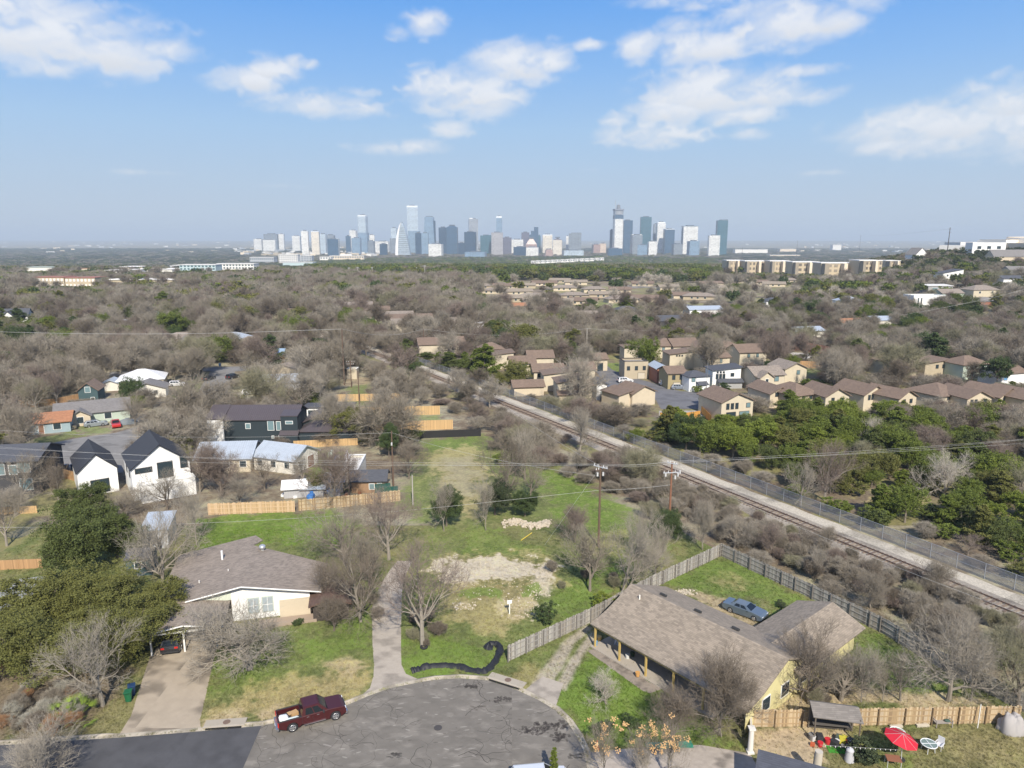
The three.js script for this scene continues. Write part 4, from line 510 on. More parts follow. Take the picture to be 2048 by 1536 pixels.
th('cream townhouse with slanted roof, brown shutters and small square windows', 1143, 800, 0.1, { w: 9.2, d: 9, h: 5.8, roof: 'shed', axis: 'r', rise: 1.6, win: [...three(2, 5.2), ['f', 2.1, 2.9, 2.9, 1.8, DOOR], ['f', -1.2, 3.4, 1.0, 1.1]] }, [[{ w: 9, d: 2.2, h: 2.5, roof: 'shed', axis: 'b', rise: 0.8, wall: WL.tan, roofM: RF.brown, win: [] }, 0, 5.6], [{ w: 2.2, d: 2.5, h: 5, roof: 'shed', axis: 'b', rise: 0.9, wall: WL.cream, roofM: RF.brown, win: [] }, 5.6, 3.4]]);
th('white townhouse wing with curved top and teal door beside the slanted roof', 1203, 800, 0.1, { w: 3.4, d: 8, h: 5.4, roof: 'gable', axis: 'z', rise: 0.9, wall: WL.white, roofM: RF.slate, win: [['f', 0.3, 0.2, 1.2, 2.6, 'b']] });
th('pale townhouse with brown gable roofs turned across the lane end', 1287, 812, 0.5, { w: 9, d: 9, h: 4.6, axis: 'z', rise: 2.0, wall: WL.stone, win: [['r', -2, 1.6, 0.9, 1.6], ['r', 1.4, 1.6, 0.9, 1.6]] }, [[{ w: 5, d: 9, h: 4.2, roof: 'shed', axis: 'r', rise: 1.2, wall: WL.stone, roofM: RF.brown, win: [] }, -6.4, -1]]);
th('white townhouse with tall parapet and rows of dark square windows', 1452, 775, 0.05, { w: 10, d: 8, h: 6.2, roof: 'shed', axis: 'r', rise: 1.2, wall: WL.white, roofM: RF.slate, win: [...three(-2.2, 5.2), ...win2([-3.4, -2.2, -1.0], 3.1, 0.8, 1.7), ['f', 2, 4, 1.1, 1.1], ['f', 0.5, 0.3, 6, 2]] }, [[{ w: 8, d: 1.8, h: 2.5, roof: 'shed', axis: 'b', rise: 0.7, wall: WL.grey, roofM: RF.slate, win: [] }, 1, 5]]);
th('white townhouse block with dark hip roof and porch canopy', 1398, 782, 0.3, { w: 8, d: 7, h: 5.4, roof: 'hip', rise: 1.3, wall: WL.white, roofM: RF.slate, win: [['f', -2.4, 3.4, 1.3, 1.4, 'b'], ['f', 1, 0.1, 1, 2.1]] }, [[{ w: 3, d: 1.6, h: 2.7, roof: 'shed', axis: 'b', rise: 0.7, wall: WL.white, roofM: RF.slate, win: [] }, 0.6, 4.2]]);
th('olive townhouse with brown roof next to the white one', 1353, 778, 0.15, { w: 6.5, d: 9, h: 5.8, axis: 'x', rise: 1.7, wall: WL.olive, win: [['f', -1.2, 3.4, 1, 1.4], ['f', 1.5, 3.4, 1, 1.4], ['f', 0, 0.2, 2.4, 2.1, 'garage']] });
th('red brick townhouse with rounded metal roof behind bare trees', 1325, 766, 0.15, { w: 4.4, d: 9, h: 5.6, axis: 'z', rise: 1.2, wall: WL.brick, roofM: RF.metal, win: [['f', 0, 3.3, 1.2, 1.6]] });
th('tan townhouse with parapet behind two bare street trees', 1272, 758, 0.1, { w: 9, d: 8, h: 6, roof: 'flat', wall: WL.tan, roofM: RF.gravelroof, cap: TRIMD, win: [...win2([-3, 0, 3], 3.4, 1, 1.4), ['f', 2, 0.1, 2.6, 2.2, 'garage']] }, [], 0.5);
th('cream townhouse with flat parapet and a trio of small windows', 1280, 722, 0.1, { w: 14, d: 8, h: 6, roof: 'shed', axis: 'r', rise: 0.9, win: three(-1, 5) });
th('cream townhouse with slanted wall top behind the olive one', 1365, 738, 0.12, { w: 11, d: 9, h: 6.2, roof: 'shed', axis: 'r', rise: 1.2, win: three(-1.5, 5.2) });
th('tan stone townhouse with arched entry under a dark bare tree', 1200, 742, 0.2, { w: 6, d: 7, h: 5, axis: 'x', rise: 1.8, wall: WL.stone, win: [['f', 0, 0.1, 2.2, 3]] }, [], 0.5);
[[1335, 716, 'hip', 'behind the flat parapet'], [1372, 716, 'gable', 'with a small dormer'], [1415, 718, 'hip', 'beside a white chimney stack'], [1460, 722, 'hip', 'at the bend of the row'], [1505, 730, 'gable', 'next to the drainage wall'], [1432, 742, 'gable', 'behind the white parapet']].forEach(([u, v, rt, l], i) => th('brown roofed cream townhouse ' + l, u, v, 0.1 + 0.1 * (i % 3), { w: 12, d: 11, h: 5.6, roof: rt, axis: 'x', rise: 2.6, win: win2([-2, 2], 3.3, 1, 1.3, 'f', 'b') }));
th('cream townhouse with green tinted windows and two gables by the brick wall', 1538, 782, 0.2, { w: 11, d: 10, h: 5.8, axis: 'x', rise: 2.2, roofM: RF.taupe, win: [['f', 2.5, 3.4, 1.5, 1.5, 'b'], ['f', -3, 3.4, 1.2, 1.6, 'b']] }, [[{ w: 5, d: 3, h: 5.6, axis: 'z', rise: 1.8, wall: WL.cream, roofM: RF.taupe, win: [['f', 0, 3.4, 1, 1.4]] }, -2.6, 6]]);
th('tan townhouse end with garage at the street corner beside the dark hedge', 1590, 766, 0.25, { w: 9, d: 10, h: 5.6, axis: 'z', rise: 2, roofM: RF.taupe, win: [['f', 1, 3.2, 1.2, 1.4, 'b']] });
[['first in the row behind the juniper wood', 1560, 0.25], ['second in the row, hip roofed, behind the juniper wood', 1612, 0.3], ['third in the row behind the juniper wood', 1672, 0.3], ['with three upper windows over the juniper wood', 1748, 0.3], ['right of the three-windowed one over the junipers', 1812, 0.35]].forEach(([l, u, t], i) => th('brown gabled cream townhouse ' + l, u, [815, 822, 827, 820, 830][i], t + [0, 0.12, -0.08, 0.05, 0.1][i], { w: [7.6, 9.4, 8, 9, 7.8][i], d: 12, h: [4.8, 5.4, 5.6, 5.3, 5.6][i], roof: i === 1 ? 'hip' : 'gable', axis: 'z', rise: [1.9, 2.5, 2.2, 2.4, 2][i], wall: [WL.stone, WL.tan, WL.cream, WL.cream, WL.stone][i], win: i === 3 ? [...win2([-2.4, -1.1, 0.2], 3.4, 0.8, 1.4), ['f', 3, 3.8, 1, 1]] : [['f', 1.5, 3.6, 1.1, 1.1], ['f', -1.5, 3.6, 0.9, 1.2]] }, [], 1, 0.6));
[['wide brown hip roofed', 1905, 0.3], ['brown gabled end', 1955, 0.3], ['brown roofed corner', 2015, 0.35], ['last brown gabled', 2066, 0.35]].forEach(([l, u, t], i) => th(l + ' townhouse above the dense junipers', u, [820, 830, 824, 832][i], t + [0.1, -0.1, 0.06, 0][i], { w: [12, 8.4, 9.6, 9][i], d: 12, h: [5, 5.4, 5.2, 5.6][i], roof: i ? 'gable' : 'hip', axis: 'z', rise: [2.6, 2, 2.3, 2.1][i], wall: [WL.cream, WL.stone, WL.cream, WL.tan][i], win: [...win2([-2.6, -1.2], 3.4, 0.8, 1.3), ['f', 2, 3.6, 1, 1.2]] }, [], 1, 0.6));
th('cream two-storey townhouse with reddish hip roof behind a leafy brown tree', 1802, 752, 0.25, { w: 12, d: 10, h: 5.8, roof: 'hip', rise: 2.2, win: [['f', 0, 3.6, 0.9, 1.2, 'b']] }, [[{ w: 8, d: 4, h: 2.9, roof: 'hip', rise: 1.2, wall: WL.tan, roofM: RF.brown, win: [] }, -1, 7]]);
th('tan townhouse with flat cream parapet and dark porch', 1872, 752, 0.25, { w: 11, d: 9, h: 5.2, roof: 'shed', axis: 'r', rise: 1.2, wall: WL.tan, win: [['f', 0, 3, 1.1, 1.3], ['f', 3, 3, 1.1, 1.3]] });
th('sage green townhouse with broad brown hip roof', 1950, 758, 0.25, { w: 12, d: 10, h: 5.8, roof: 'hip', rise: 2.4, wall: WL.mint, win: [['f', 2.6, 2.8, 1.2, 2.2], ['f', -2, 3, 1, 1.5]] });
th('white and blue townhouse with reddish roof at the wood edge', 2026, 770, 0.3, { w: 12, d: 9, h: 4.6, axis: 'x', rise: 1.8, wall: WL.white, win: [['f', -4, 2, 1.6, 2.2, M(0.12, 0.28, 0.5)]] });
[['white walled slant roof townhouse with three small windows left of the hip roofs', 1000, 738, 0.15, { w: 11, d: 9, h: 5.6, roof: 'shed', axis: 'r', rise: 1.2, win: three(-1, 4.6) }], ['brown hip roofed townhouse set back left of the slant roofs', 985, 722, 0.2, { w: 10, d: 9, h: 5.4, roof: 'hip', rise: 2.2, win: [] }], ['brown roofed townhouse with a pale green crossed window', 1046, 752, 0.1, { w: 9.5, d: 9, h: 5.2, axis: 'x', rise: 2, win: [['f', 0.6, 3, 1.6, 1.6, 'b']] }], ['brown roofed townhouse behind the pale green window', 1082, 742, 0.12, { w: 10, d: 9, h: 5.6, axis: 'x', rise: 2.2, win: [] }], ['brown roofed townhouse with dormer next to the slant wall', 1098, 770, 0.12, { w: 11, d: 9, h: 5.2, axis: 'x', rise: 2, win: [['f', -3.6, 3, 1, 1.2]] }], ['cream townhouse with long slanted wall behind the brown shutters', 1122, 782, 0.1, { w: 12, d: 8, h: 5.9, roof: 'shed', axis: 'r', rise: 1.4, win: [['f', 1, 4.6, 0.5, 0.6], ['f', 2.2, 4.6, 0.5, 0.6]] }], ['brown roofed townhouse with low back roof above the scrub', 1058, 792, 0.15, { w: 10, d: 7, h: 3.4, axis: 'x', rise: 1.6, wall: WL.stone, win: [] }, 0.5], ['brown roofed townhouse right of the long slanted wall', 1168, 765, 0.15, { w: 8, d: 8, h: 5, axis: 'x', rise: 2, win: [] }]].forEach(([l, u, v, t, b, k]) => th(l, u, v, t, b, [], k));

// -- brown duplexes on the lawns, long low roofs, hillside houses
const DUP = 'low brown roofed duplexes on the lawns';
[[985, 588], [1012, 578], [1040, 590], [1062, 600], [1090, 572], [1118, 566], [1130, 582], [1075, 612], [1110, 612], [1150, 598], [1165, 610], [1210, 596], [1247, 606], [1285, 573], [1340, 581], [1398, 600], [1375, 598], [1440, 582], [1500, 568], [1520, 570], [1548, 574], [1580, 566], [1425, 573], [1020, 604], [1190, 585], [1280, 604], [1152, 570], [962, 578], [1240, 586], [1046, 577]].forEach(([u, v], i) => house('duplex', ['low', 'long low', 'low'][i % 3] + (i % 2 ? ' tan' : ' pale stone') + (i % 3 ? ' gabled' : ' hip roofed') + ' duplex with ' + ['taupe', 'brown', 'tan'][i % 3] + ' roof on the open lawns', u, v, 0.12 * ((i * 7) % 5 - 2), { w: 17 + (i * 5) % 7, d: 10, h: 3, roof: i % 3 ? 'gable' : 'hip', axis: 'x', rise: 1.8, over: 0.8, wall: i % 2 ? WL.tan : WL.stone, roofM: [RF.taupe, RF.brown, RF.tan][i % 3], win: win2([-5, -1, 4], 0.9, 1.4, 1.3) }, { category: 'duplex', group: DUP, keep: 0.75 }));
[[700, 624, 26], [735, 634, 24], [775, 646, 26], [820, 652, 22], [850, 662, 30], [560, 640, 18]].forEach(([u, v, w], i) => house('row_house', 'long low brown roofed row house with pale parapet in the bare wood', u, v, 0.2, { w, d: 10, h: 4, axis: 'x', rise: 1.6, over: 0.6, wall: WL.cream, roofM: i % 2 ? RF.brown : RF.taupe, win: [] }, { group: 'long low row houses in the bare wood', keep: 0.8 }));
const hill = (l, u, v, t, b, keep = 0.9) => house('hillside_house', l, u, v, t, { over: 0.5, ...b }, { group: 'houses on the right-hand slope', keep });
hill('white cube house with tall dark windows on the slope', 1857, 616, 0.1, { w: 20, d: 10, h: 7, roof: 'flat', wall: WL.white, roofM: RF.membrane, win: [...win2([-7, -5], 1, 0.8, 5), ['f', 5, 3, 2.4, 2.4]] });
hill('white modern house with dark sloped roofs stepping up the hill', 1905, 562, 0.2, { w: 18, d: 10, h: 6, roof: 'shed', axis: 'r', rise: 3, wall: WL.white, roofM: RF.slate, win: win2([-5, 0, 5], 3.6, 1.4, 1.4) });
hill('glassy flat roofed house below the white stepped one', 1880, 586, 0.1, { w: 18, d: 9, h: 5, roof: 'shed', axis: 'b', rise: 0.6, wall: WL.grey, roofM: RF.membrane, win: [['f', -4, 0.6, 4, 3, 'b'], ['f', 3, 0.8, 5, 2.4]] });
hill('sage house with olive gable roof on the slope', 1905, 600, 0.2, { w: 16, d: 10, h: 4.5, axis: 'x', rise: 2.4, wall: WL.mint, roofM: RF.taupe, win: win2([-3, 3], 1, 1.4, 1.4) });
hill('cream two-storey house with broad hip roof on the slope', 1972, 598, 0.15, { w: 19, d: 12, h: 6, roof: 'hip', rise: 2.6, wall: WL.cream, roofM: RF.taupe, win: win2([-5, 4], 3.6, 1.3, 1.3) });
hill('low brick garage house with grey hip roof below the cream one', 1976, 612, 0.15, { w: 14, d: 9, h: 3, roof: 'hip', rise: 2, wall: WL.brick, roofM: RF.grey, win: [] });
hill('white house with dark roof among the hilltop oaks', 2026, 574, 0.1, { w: 16, d: 10, h: 6, axis: 'x', rise: 2, wall: WL.white, roofM: RF.slate, win: win2([-4, 0, 4], 1.2, 2, 2) });
hill('grey house at the frame edge above the white one', 2040, 556, 0.1, { w: 18, d: 10, h: 6, axis: 'x', rise: 3, wall: WL.grey, roofM: RF.grey, win: win2([-4, 4], 1, 1.6, 1.6) });
hill('white two-storey house with flat roof on the crest', 1976, 512, 0, { w: 34, d: 12, h: 13, roof: 'flat', wall: WL.white, roofM: RF.membrane, win: [...win2([-10, 0, 10], 7, 4, 3), ...win2([-10, 4], 1, 4, 3)] });
hill('gabled house with many peaks on the crest', 2026, 526, 0, { w: 36, d: 14, h: 6, axis: 'x', rise: 6, wall: WL.stone, roofM: RF.grey, win: [] });
hill('steep gabled white house left of the crest', 1842, 522, 0.3, { w: 16, d: 14, h: 7, axis: 'z', rise: 7, wall: WL.white, roofM: RF.grey, win: win2([0], 3, 3, 3) });
hill('blue-grey metal roofed house with white gable under pale sycamores', 1702, 618, 0.1, { w: 13, d: 10, h: 5, roof: 'hip', rise: 2.4, wall: WL.white, roofM: RF.metal, win: [['f', 2, 0.5, 4, 2.2]] }, 0.5);
hill('low house with rusty orange roof and white gable end', 1711, 658, 0.35, { w: 14, d: 8, h: 3, axis: 'x', rise: 1.8, wall: WL.white, roofM: RF.rust, win: win2([2, 5], 0.9, 1, 1.2) });
hill('long low house with pale grey roof right of the rusty roof', 1772, 652, 0.1, { w: 13, d: 9, h: 3, axis: 'x', rise: 1.6, wall: WL.offwhite, roofM: RF.metal, win: [] });
hill('low pale roofed house in front of the brick garden wall', 1620, 675, 0.2, { w: 14, d: 9, h: 3, axis: 'x', rise: 1.4, wall: WL.offwhite, roofM: RF.metal, win: [] }, 0.6);
hill('low white house with blue-grey metal roof by the open road', 1412, 634, 0.15, { w: 19, d: 10, h: 4.2, axis: 'x', rise: 1.6, wall: WL.white, roofM: RF.metal, win: win2([-6, -3], 1, 1.2, 1.4) });
hill('small dark blue roofed white house by the bare slope', 1549, 616, 0.1, { w: 11, d: 9, h: 4.4, roof: 'hip', rise: 1.8, wall: WL.white, roofM: RF.slate, win: [] });
hill('low house with blue-grey roof below the duplex lawns', 1257, 632, 0.1, { w: 14, d: 10, h: 3.4, roof: 'hip', rise: 1.8, wall: WL.grey, roofM: RF.slate, win: [] }, 0.7);
hill('house with twin pale gables below the duplex lawns', 1110, 654, 0.1, { w: 17, d: 9, h: 3, axis: 'x', rise: 2, wall: WL.offwhite, roofM: RF.metal, win: [] }, 0.7);
hill('tan roofed house beside the twin pale gables', 1176, 642, 0.1, { w: 14, d: 9, h: 3, axis: 'x', rise: 2, wall: WL.tan, roofM: RF.taupe, win: win2([-3, 3], 0.8, 1.2, 1.3) }, 0.7);
hill('dark slate roofed house behind bare trees left of the metal roof', 1345, 655, 0.2, { w: 14, d: 9, h: 3.4, axis: 'x', rise: 2.2, wall: WL.charcoal, roofM: RF.slate, win: [] }, 0.5);
hill('red roofed low house among pale bare trees', 1034, 622, 0.2, { w: 12, d: 9, h: 3, axis: 'x', rise: 1.6, wall: WL.tan, roofM: RF.rust, win: [] }, 0.5);
// roofs glimpsed in the wood on the left
[[262, 668], [300, 660], [228, 660], [150, 660], [350, 650], [110, 702], [60, 720], [300, 706], [365, 690], [180, 700], [455, 690], [330, 612], [320, 598], [405, 590], [290, 640], [380, 700], [505, 700], [130, 760], [620, 600]].forEach(([u, v], i) => house('bungalow', 'low bungalow roof glimpsed through bare trees', u, v, 0.5 * ((i * 3) % 5 - 2) * 0.4, { w: 13, d: 9, h: 2.9, roof: i % 2 ? 'gable' : 'hip', axis: 'x', rise: 1.9, wall: [WL.offwhite, WL.tan, WL.cream][i % 3], roofM: [RF.taupe, RF.tan, RF.metal, RF.grey][i % 4], win: win2([-3, 3], 0.9, 1.2, 1.2) }, { group: 'bungalows in the left-hand wood', keep: 0.45 }));
// ---------------------------------------------------------------- railway
function heightTo(p, v) { let a = 0, b = 700; for (let k = 0; k < 40; k++) { const m = (a + b) / 2; if (pix(p.x, p.y + m, p.z)[1] > v) a = m; else b = m; } return a; }
{
  const line = (off, z) => { const e = 0.5, t = Math.atan2(railX(z - e) - railX(z + e), 2 * e), c = Math.cos(t), s = Math.sin(t); return [railX(z) + off * c, z + off * s]; };   // off metres to the right
  const ribbon = (name, offs, z0, z1, step, mat, kind) => { const p = [], uv = [], ix = []; let n = 0; for (let z = z0; z > z1; z -= step, n++) offs.forEach(([o, y], k) => { const q = line(o + (k === 0 || k === offs.length - 1 ? (fbm(z * 0.4 + k * 31, 3, 2) - 0.5) * 0.8 : 0), z); p.push(q[0], y + ground(q[0], q[1]), q[1]); uv.push(o, z * 1.15); }); const m = offs.length; for (let i = 0; i + 1 < n; i++) for (let k = 0; k + 1 < m; k++) { const a = i * m + k; ix.push(a, a + 1, a + m + 1, a, a + m + 1, a + m); } const g = new THREE.BufferGeometry(); g.setAttribute('position', new THREE.Float32BufferAttribute(p, 3)); g.setAttribute('uv', new THREE.Float32BufferAttribute(uv, 2)); g.setIndex(ix); g.computeVertexNormals(); return setting(mesh(name, g, mat, scene), kind); };
  ribbon('ballast_bed', [[-3.1, 0.004], [-2.3, 0.16], [-1.4, 0.32], [1.4, 0.32], [2.6, 0.14], [3.2, 0.03]], -46, -330, 1.2, MAT.ballast, 'structure');
  ribbon('gravel_track', [[2.5, 0.02], [3.0, 0.10], [4.6, 0.10], [5.4, 0.012]], -46, -330, 1.2, MAT.ballastPale, 'structure');
  const track = new THREE.Group(); track.name = 'railway_track'; scene.add(track); tag(track, 'single railway track on wooden sleepers running past the back fences', 'railway');
  const tieM = [M(0.19, 0.145, 0.11, 1), M(0.24, 0.19, 0.15, 1), M(0.14, 0.105, 0.085, 1)], rest = []; let z = -54, k = 0;
  while (z > -325) { const q = line(0, z), e = line(1, z), a = Math.atan2(-(e[1] - q[1]), e[0] - q[0]); if (k < 290 && z > -240) { const t = mesh('sleeper', bx(2.6, 0.16, 0.24), tieM[(k * 7) % 3], track); t.position.set(q[0], 0.345, q[1]); t.rotation.y = a; } else rest.push(geoBox(2.6, 0.16, 0.24, 0, 0, 0, a).translate(q[0], 0.345, q[1])); k++; z -= 0.55; }
  if (rest.length) mesh('sleeper_row', merge(rest), tieM[0], track).userData.kind = 'stuff';
  for (const o of [-0.75, 0.75]) { const parts = []; for (let zz = -50; zz > -328; zz -= 4) { const a = line(o, zz), b = line(o, zz - 4), L = Math.hypot(b[0] - a[0], b[1] - a[1]), an = Math.atan2(-(b[1] - a[1]), b[0] - a[0]); parts.push(geoBox(L + 0.02, 0.15, 0.075, 0, 0, 0, an).translate((a[0] + b[0]) / 2, 0.5, (a[1] + b[1]) / 2)); } mesh('rail', merge(parts), M(0.15, 0.105, 0.085, 0.55, { metalness: 0.5 }), track); }
  // chain-link fence on the far side
  const F6 = thing('chain_link_fence', 'long grey chain-link fence along the far side of the railway', 'fence', V(0, 0, 0)), gm = M(0.33, 0.35, 0.38, 0.6, { metalness: 0.4 }), off = 6.0, H = 2.1; let zc = -50, prev = null; const W = 64, link = tex(W, W, (i, j) => { const a = (i + j) % 16, b = (i - j + W) % 16; const on = a < 5 || b < 5; return [on ? 255 : 0, on ? 255 : 0, on ? 255 : 0]; }, false); const lt = tiled(link, 0.8);
  const veil = new THREE.MeshStandardMaterial({ color: lin(0.20, 0.21, 0.235), roughness: 0.7, alphaMap: lt, transparent: true, side: THREE.DoubleSide });
  for (let n = 0; n < 70; n++) { const q = line(off, zc); const post = mesh('post', rod(V(0, 0, 0), V(0, H, 0), 0.045), gm, F6); post.position.set(q[0], 0, q[1]);
    if (prev) { const a = V(prev[0], 0, prev[1]), b = V(q[0], 0, q[1]), y = (p, h) => p.clone().setY(h); mesh('top_rail', rod(y(a, H), y(b, H), 0.035, 0.035, 5), gm, F6); mesh('mid_rail', rod(y(a, H * 0.52), y(b, H * 0.52), 0.026, 0.026, 5), gm, F6); mesh('wire_mesh', facesGeo([[y(a, 0.03), y(b, 0.03), y(b, H - 0.04), y(a, H - 0.04)]]), veil, F6); }
    prev = q; zc -= 3; }
  for (let zz = -100; zz > -320; zz -= 3) { const q = line(1.2, zz), [u, v, dep] = pix(q[0], 0.4, q[1]); KEEP.push([u - 9, v - 4, u + 9, v + 4, dep, 0.72]); }
}
// ---------------------------------------------------------------- board fences
const planksGrey = [[0.33, 0.315, 0.29], [0.27, 0.255, 0.235], [0.40, 0.38, 0.34], [0.18, 0.165, 0.15], [0.30, 0.27, 0.23]].map((c) => M(...c, 1)), planksTan = [[0.42, 0.31, 0.18], [0.35, 0.25, 0.14], [0.50, 0.39, 0.25], [0.27, 0.19, 0.11], [0.44, 0.35, 0.24]].map((c) => M(...c, 1)), planksOrange = [[0.50, 0.35, 0.20], [0.56, 0.41, 0.26], [0.42, 0.29, 0.16]].map((c) => M(...c, 1));
function boardFence(name, label, pts, H, plank, o = {}) {
  const f = thing(name, label, 'fence', V(0, 0, 0)), R = rng(o.seed ?? 1), w = o.w ?? 0.14, gap = o.gap ?? 0.012, shapes = [0, 0.05, 0.1].map((d) => bx(w, H - d, 0.022)); let n = 0; const over = [];
  for (let i = 0; i + 1 < pts.length; i++) { const a = V(pts[i][0], 0, pts[i][1]), b = V(pts[i + 1][0], 0, pts[i + 1][1]), L = a.distanceTo(b), d = b.clone().sub(a).normalize(), s = V(-d.z, 0, d.x).multiplyScalar(o.side ?? 1), ry = Math.atan2(-d.z, d.x);
    for (let t = w / 2; t < L; t += w + gap) { const k = Math.floor(R() * 3), m = plank[Math.floor(R() * plank.length)], g = o.low && R() < o.low; if (g) continue; const p = a.clone().addScaledVector(d, t); if (n++ < 300) { const q = mesh('plank', shapes[k], m, f); q.position.set(p.x, (H - k * 0.05) / 2 + 0.03, p.z); q.rotation.set((R() - 0.5) * 0.02, ry, (R() - 0.5) * 0.02); } else over.push(geoBox(w, H - k * 0.05, 0.022, 0, (H - k * 0.05) / 2 + 0.03, 0, ry).translate(p.x, 0, p.z)); }
    for (const y of [0.35, H * 0.52, H - 0.3]) { const c = a.clone().lerp(b, 0.5).addScaledVector(s, 0.035); const r = mesh('rail', bx(L, 0.09, 0.045), plank[1], f); r.position.set(c.x, y, c.z); r.rotation.y = ry; }
    for (let t = 0; t <= L + 0.01; t += o.post ?? 2.4) { const c = a.clone().addScaledVector(d, Math.min(t, L)).addScaledVector(s, 0.1); const p = mesh('post', bx(0.1, H - 0.08, 0.1), o.postM ?? plank[3] ?? plank[1], f); p.position.set(c.x, H / 2 - 0.02, c.z); p.rotation.y = ry; } }
  if (over.length) mesh('plank_row', merge(over), plank[0], f).userData.kind = 'stuff'; return f;
}
boardFence('picket_fence', 'weathered grey picket fence between the lot and the porch house', PG([[1015, 1324], [1180, 1246], [1300, 1180], [1442, 1112]]), 1.85, planksGrey, { seed: 4, side: 1 });
boardFence('picket_fence', 'weathered grey picket fence between the back lawn and the railway scrub', PG([[1442, 1112], [1500, 1140], [1590, 1182], [1760, 1264], [1860, 1325], [2060, 1432]]), 1.85, planksGrey, { seed: 5, side: 1, w: 0.17 });
boardFence('board_fence', 'tan board fence along the sandy strip behind the red umbrella', PG([[1494, 1455], [1700, 1452], [2038, 1446]]), 1.75, planksTan, { seed: 6, side: 1, postM: M(0.16, 0.11, 0.06, 1) });
boardFence('cedar_fence', 'fresh cedar fence with brown boards behind the bright lawn', PG([[598, 1022], [700, 1013], [800, 1002]]), 1.9, planksTan, { seed: 7, w: 0.16 });
boardFence('cedar_fence', 'pale cedar fence of lattice bays left of the brown boarded one', PG([[418, 1030], [590, 1024]]), 1.9, planksOrange, { seed: 8, w: 0.16, post: 1.6, side: 1 });
const plankTex = (r, g, b) => std(tiled(tex(256, 64, (i, j) => { const p = Math.floor(i / 13), k = (i % 13 === 0 ? 0.6 : 1) * (0.78 + 0.4 * hash2(p, 7)) * (0.94 + 0.12 * hash2(i, j)); return [l2s(r * k), l2s(g * k), l2s(b * k)]; }), 3, 3));
const CEDAR = plankTex(0.50, 0.335, 0.165), CEDARD = plankTex(0.40, 0.24, 0.12), BLACK = M(0.02, 0.02, 0.022, 0.9), BRICKW = plankTex(0.32, 0.15, 0.10);
function panelFence(name, label, px, H, mat, group) { const f = thing(name, label, 'fence', V(0, 0, 0), 0, group), pts = PG(px); for (let i = 0; i + 1 < pts.length; i++) { const a = pts[i], b = pts[i + 1], L = Math.hypot(b[0] - a[0], b[1] - a[1]), n = Math.max(1, Math.round(L / 2.4)), ry = Math.atan2(-(b[1] - a[1]), b[0] - a[0]); for (let k = 0; k < n; k++) { const t = (k + 0.5) / n, x = mix(a[0], b[0], t), z = mix(a[1], b[1], t), y = ground(x, z); const p = mesh('panel', facesGeo([[V(-L / n / 2, 0, 0.02), V(L / n / 2, 0, 0.02), V(L / n / 2, H, 0.02), V(-L / n / 2, H, 0.02)], [V(L / n / 2, 0, -0.02), V(-L / n / 2, 0, -0.02), V(-L / n / 2, H, -0.02), V(L / n / 2, H, -0.02)], [V(-L / n / 2, H, 0.02), V(L / n / 2, H, 0.02), V(L / n / 2, H, -0.02), V(-L / n / 2, H, -0.02)]]), mat, f); p.position.set(x, y, z); p.rotation.y = ry; const q = mesh('post', bx(0.12, H + 0.05, 0.12), mat, f); q.position.set(mix(a[0], b[0], k / n), y + H / 2, mix(a[1], b[1], k / n)); } } KEEP.push([Math.min(...px.map((p) => p[0])), Math.min(...px.map((p) => p[1])) - 18, Math.max(...px.map((p) => p[0])), Math.max(...px.map((p) => p[1])), -pts[0][1], 0.7]); return f; }
panelFence('yard_fence', 'short cedar fence at the end of the far yards', [[672, 803], [816, 800]], 1.9, CEDAR);
panelFence('yard_fence', 'cedar fence behind the flat roofed garage', [[612, 832], [720, 832], [880, 829]], 2.2, CEDAR);
panelFence('yard_fence', 'long cedar fence right of the plum metal roof', [[645, 858], [780, 862], [906, 858]], 2.2, CEDAR);
panelFence('yard_fence', 'low cedar fence in front of the plum roofed wing', [[588, 896], [716, 890]], 1.5, CEDAR);
panelFence('mesh_fence', 'black screened fence at the upper end of the lot', [[752, 880], [860, 876], [962, 872]], 1.6, BLACK);
panelFence('yard_fence', 'orange stained fence at the end of the townhouse street', [[1320, 840], [1366, 841], [1400, 836]], 1.8, plankTex(0.55, 0.27, 0.06));
panelFence('yard_fence', 'orange stained fence corner beside the covered patio', [[1398, 822], [1422, 846]], 1.8, plankTex(0.55, 0.27, 0.06));
panelFence('brick_wall', 'red brick garden wall behind the drainage basin', [[1545, 702], [1600, 700], [1660, 712]], 3.4, BRICKW);
panelFence('brick_wall', 'brown board wall right of the drainage basin', [[1600, 736], [1700, 738], [1780, 744]], 2.4, CEDARD);
panelFence('yard_fence', 'old brown fence behind the rusty roofed house', [[40, 815], [110, 812], [165, 800]], 1.9, CEDARD);
panelFence('yard_fence', 'brown fence beside the narrow white house', [[85, 972], [125, 955], [150, 962], [180, 985]], 1.7, CEDARD);
panelFence('yard_fence', 'rough tan fence in the yard behind the tall dark oak', [[-20, 1030], [75, 1026]], 1.2, CEDAR);
panelFence('yard_fence', 'brown fence beyond the grey patio', [[-10, 1140], [85, 1136]], 1.3, CEDARD);
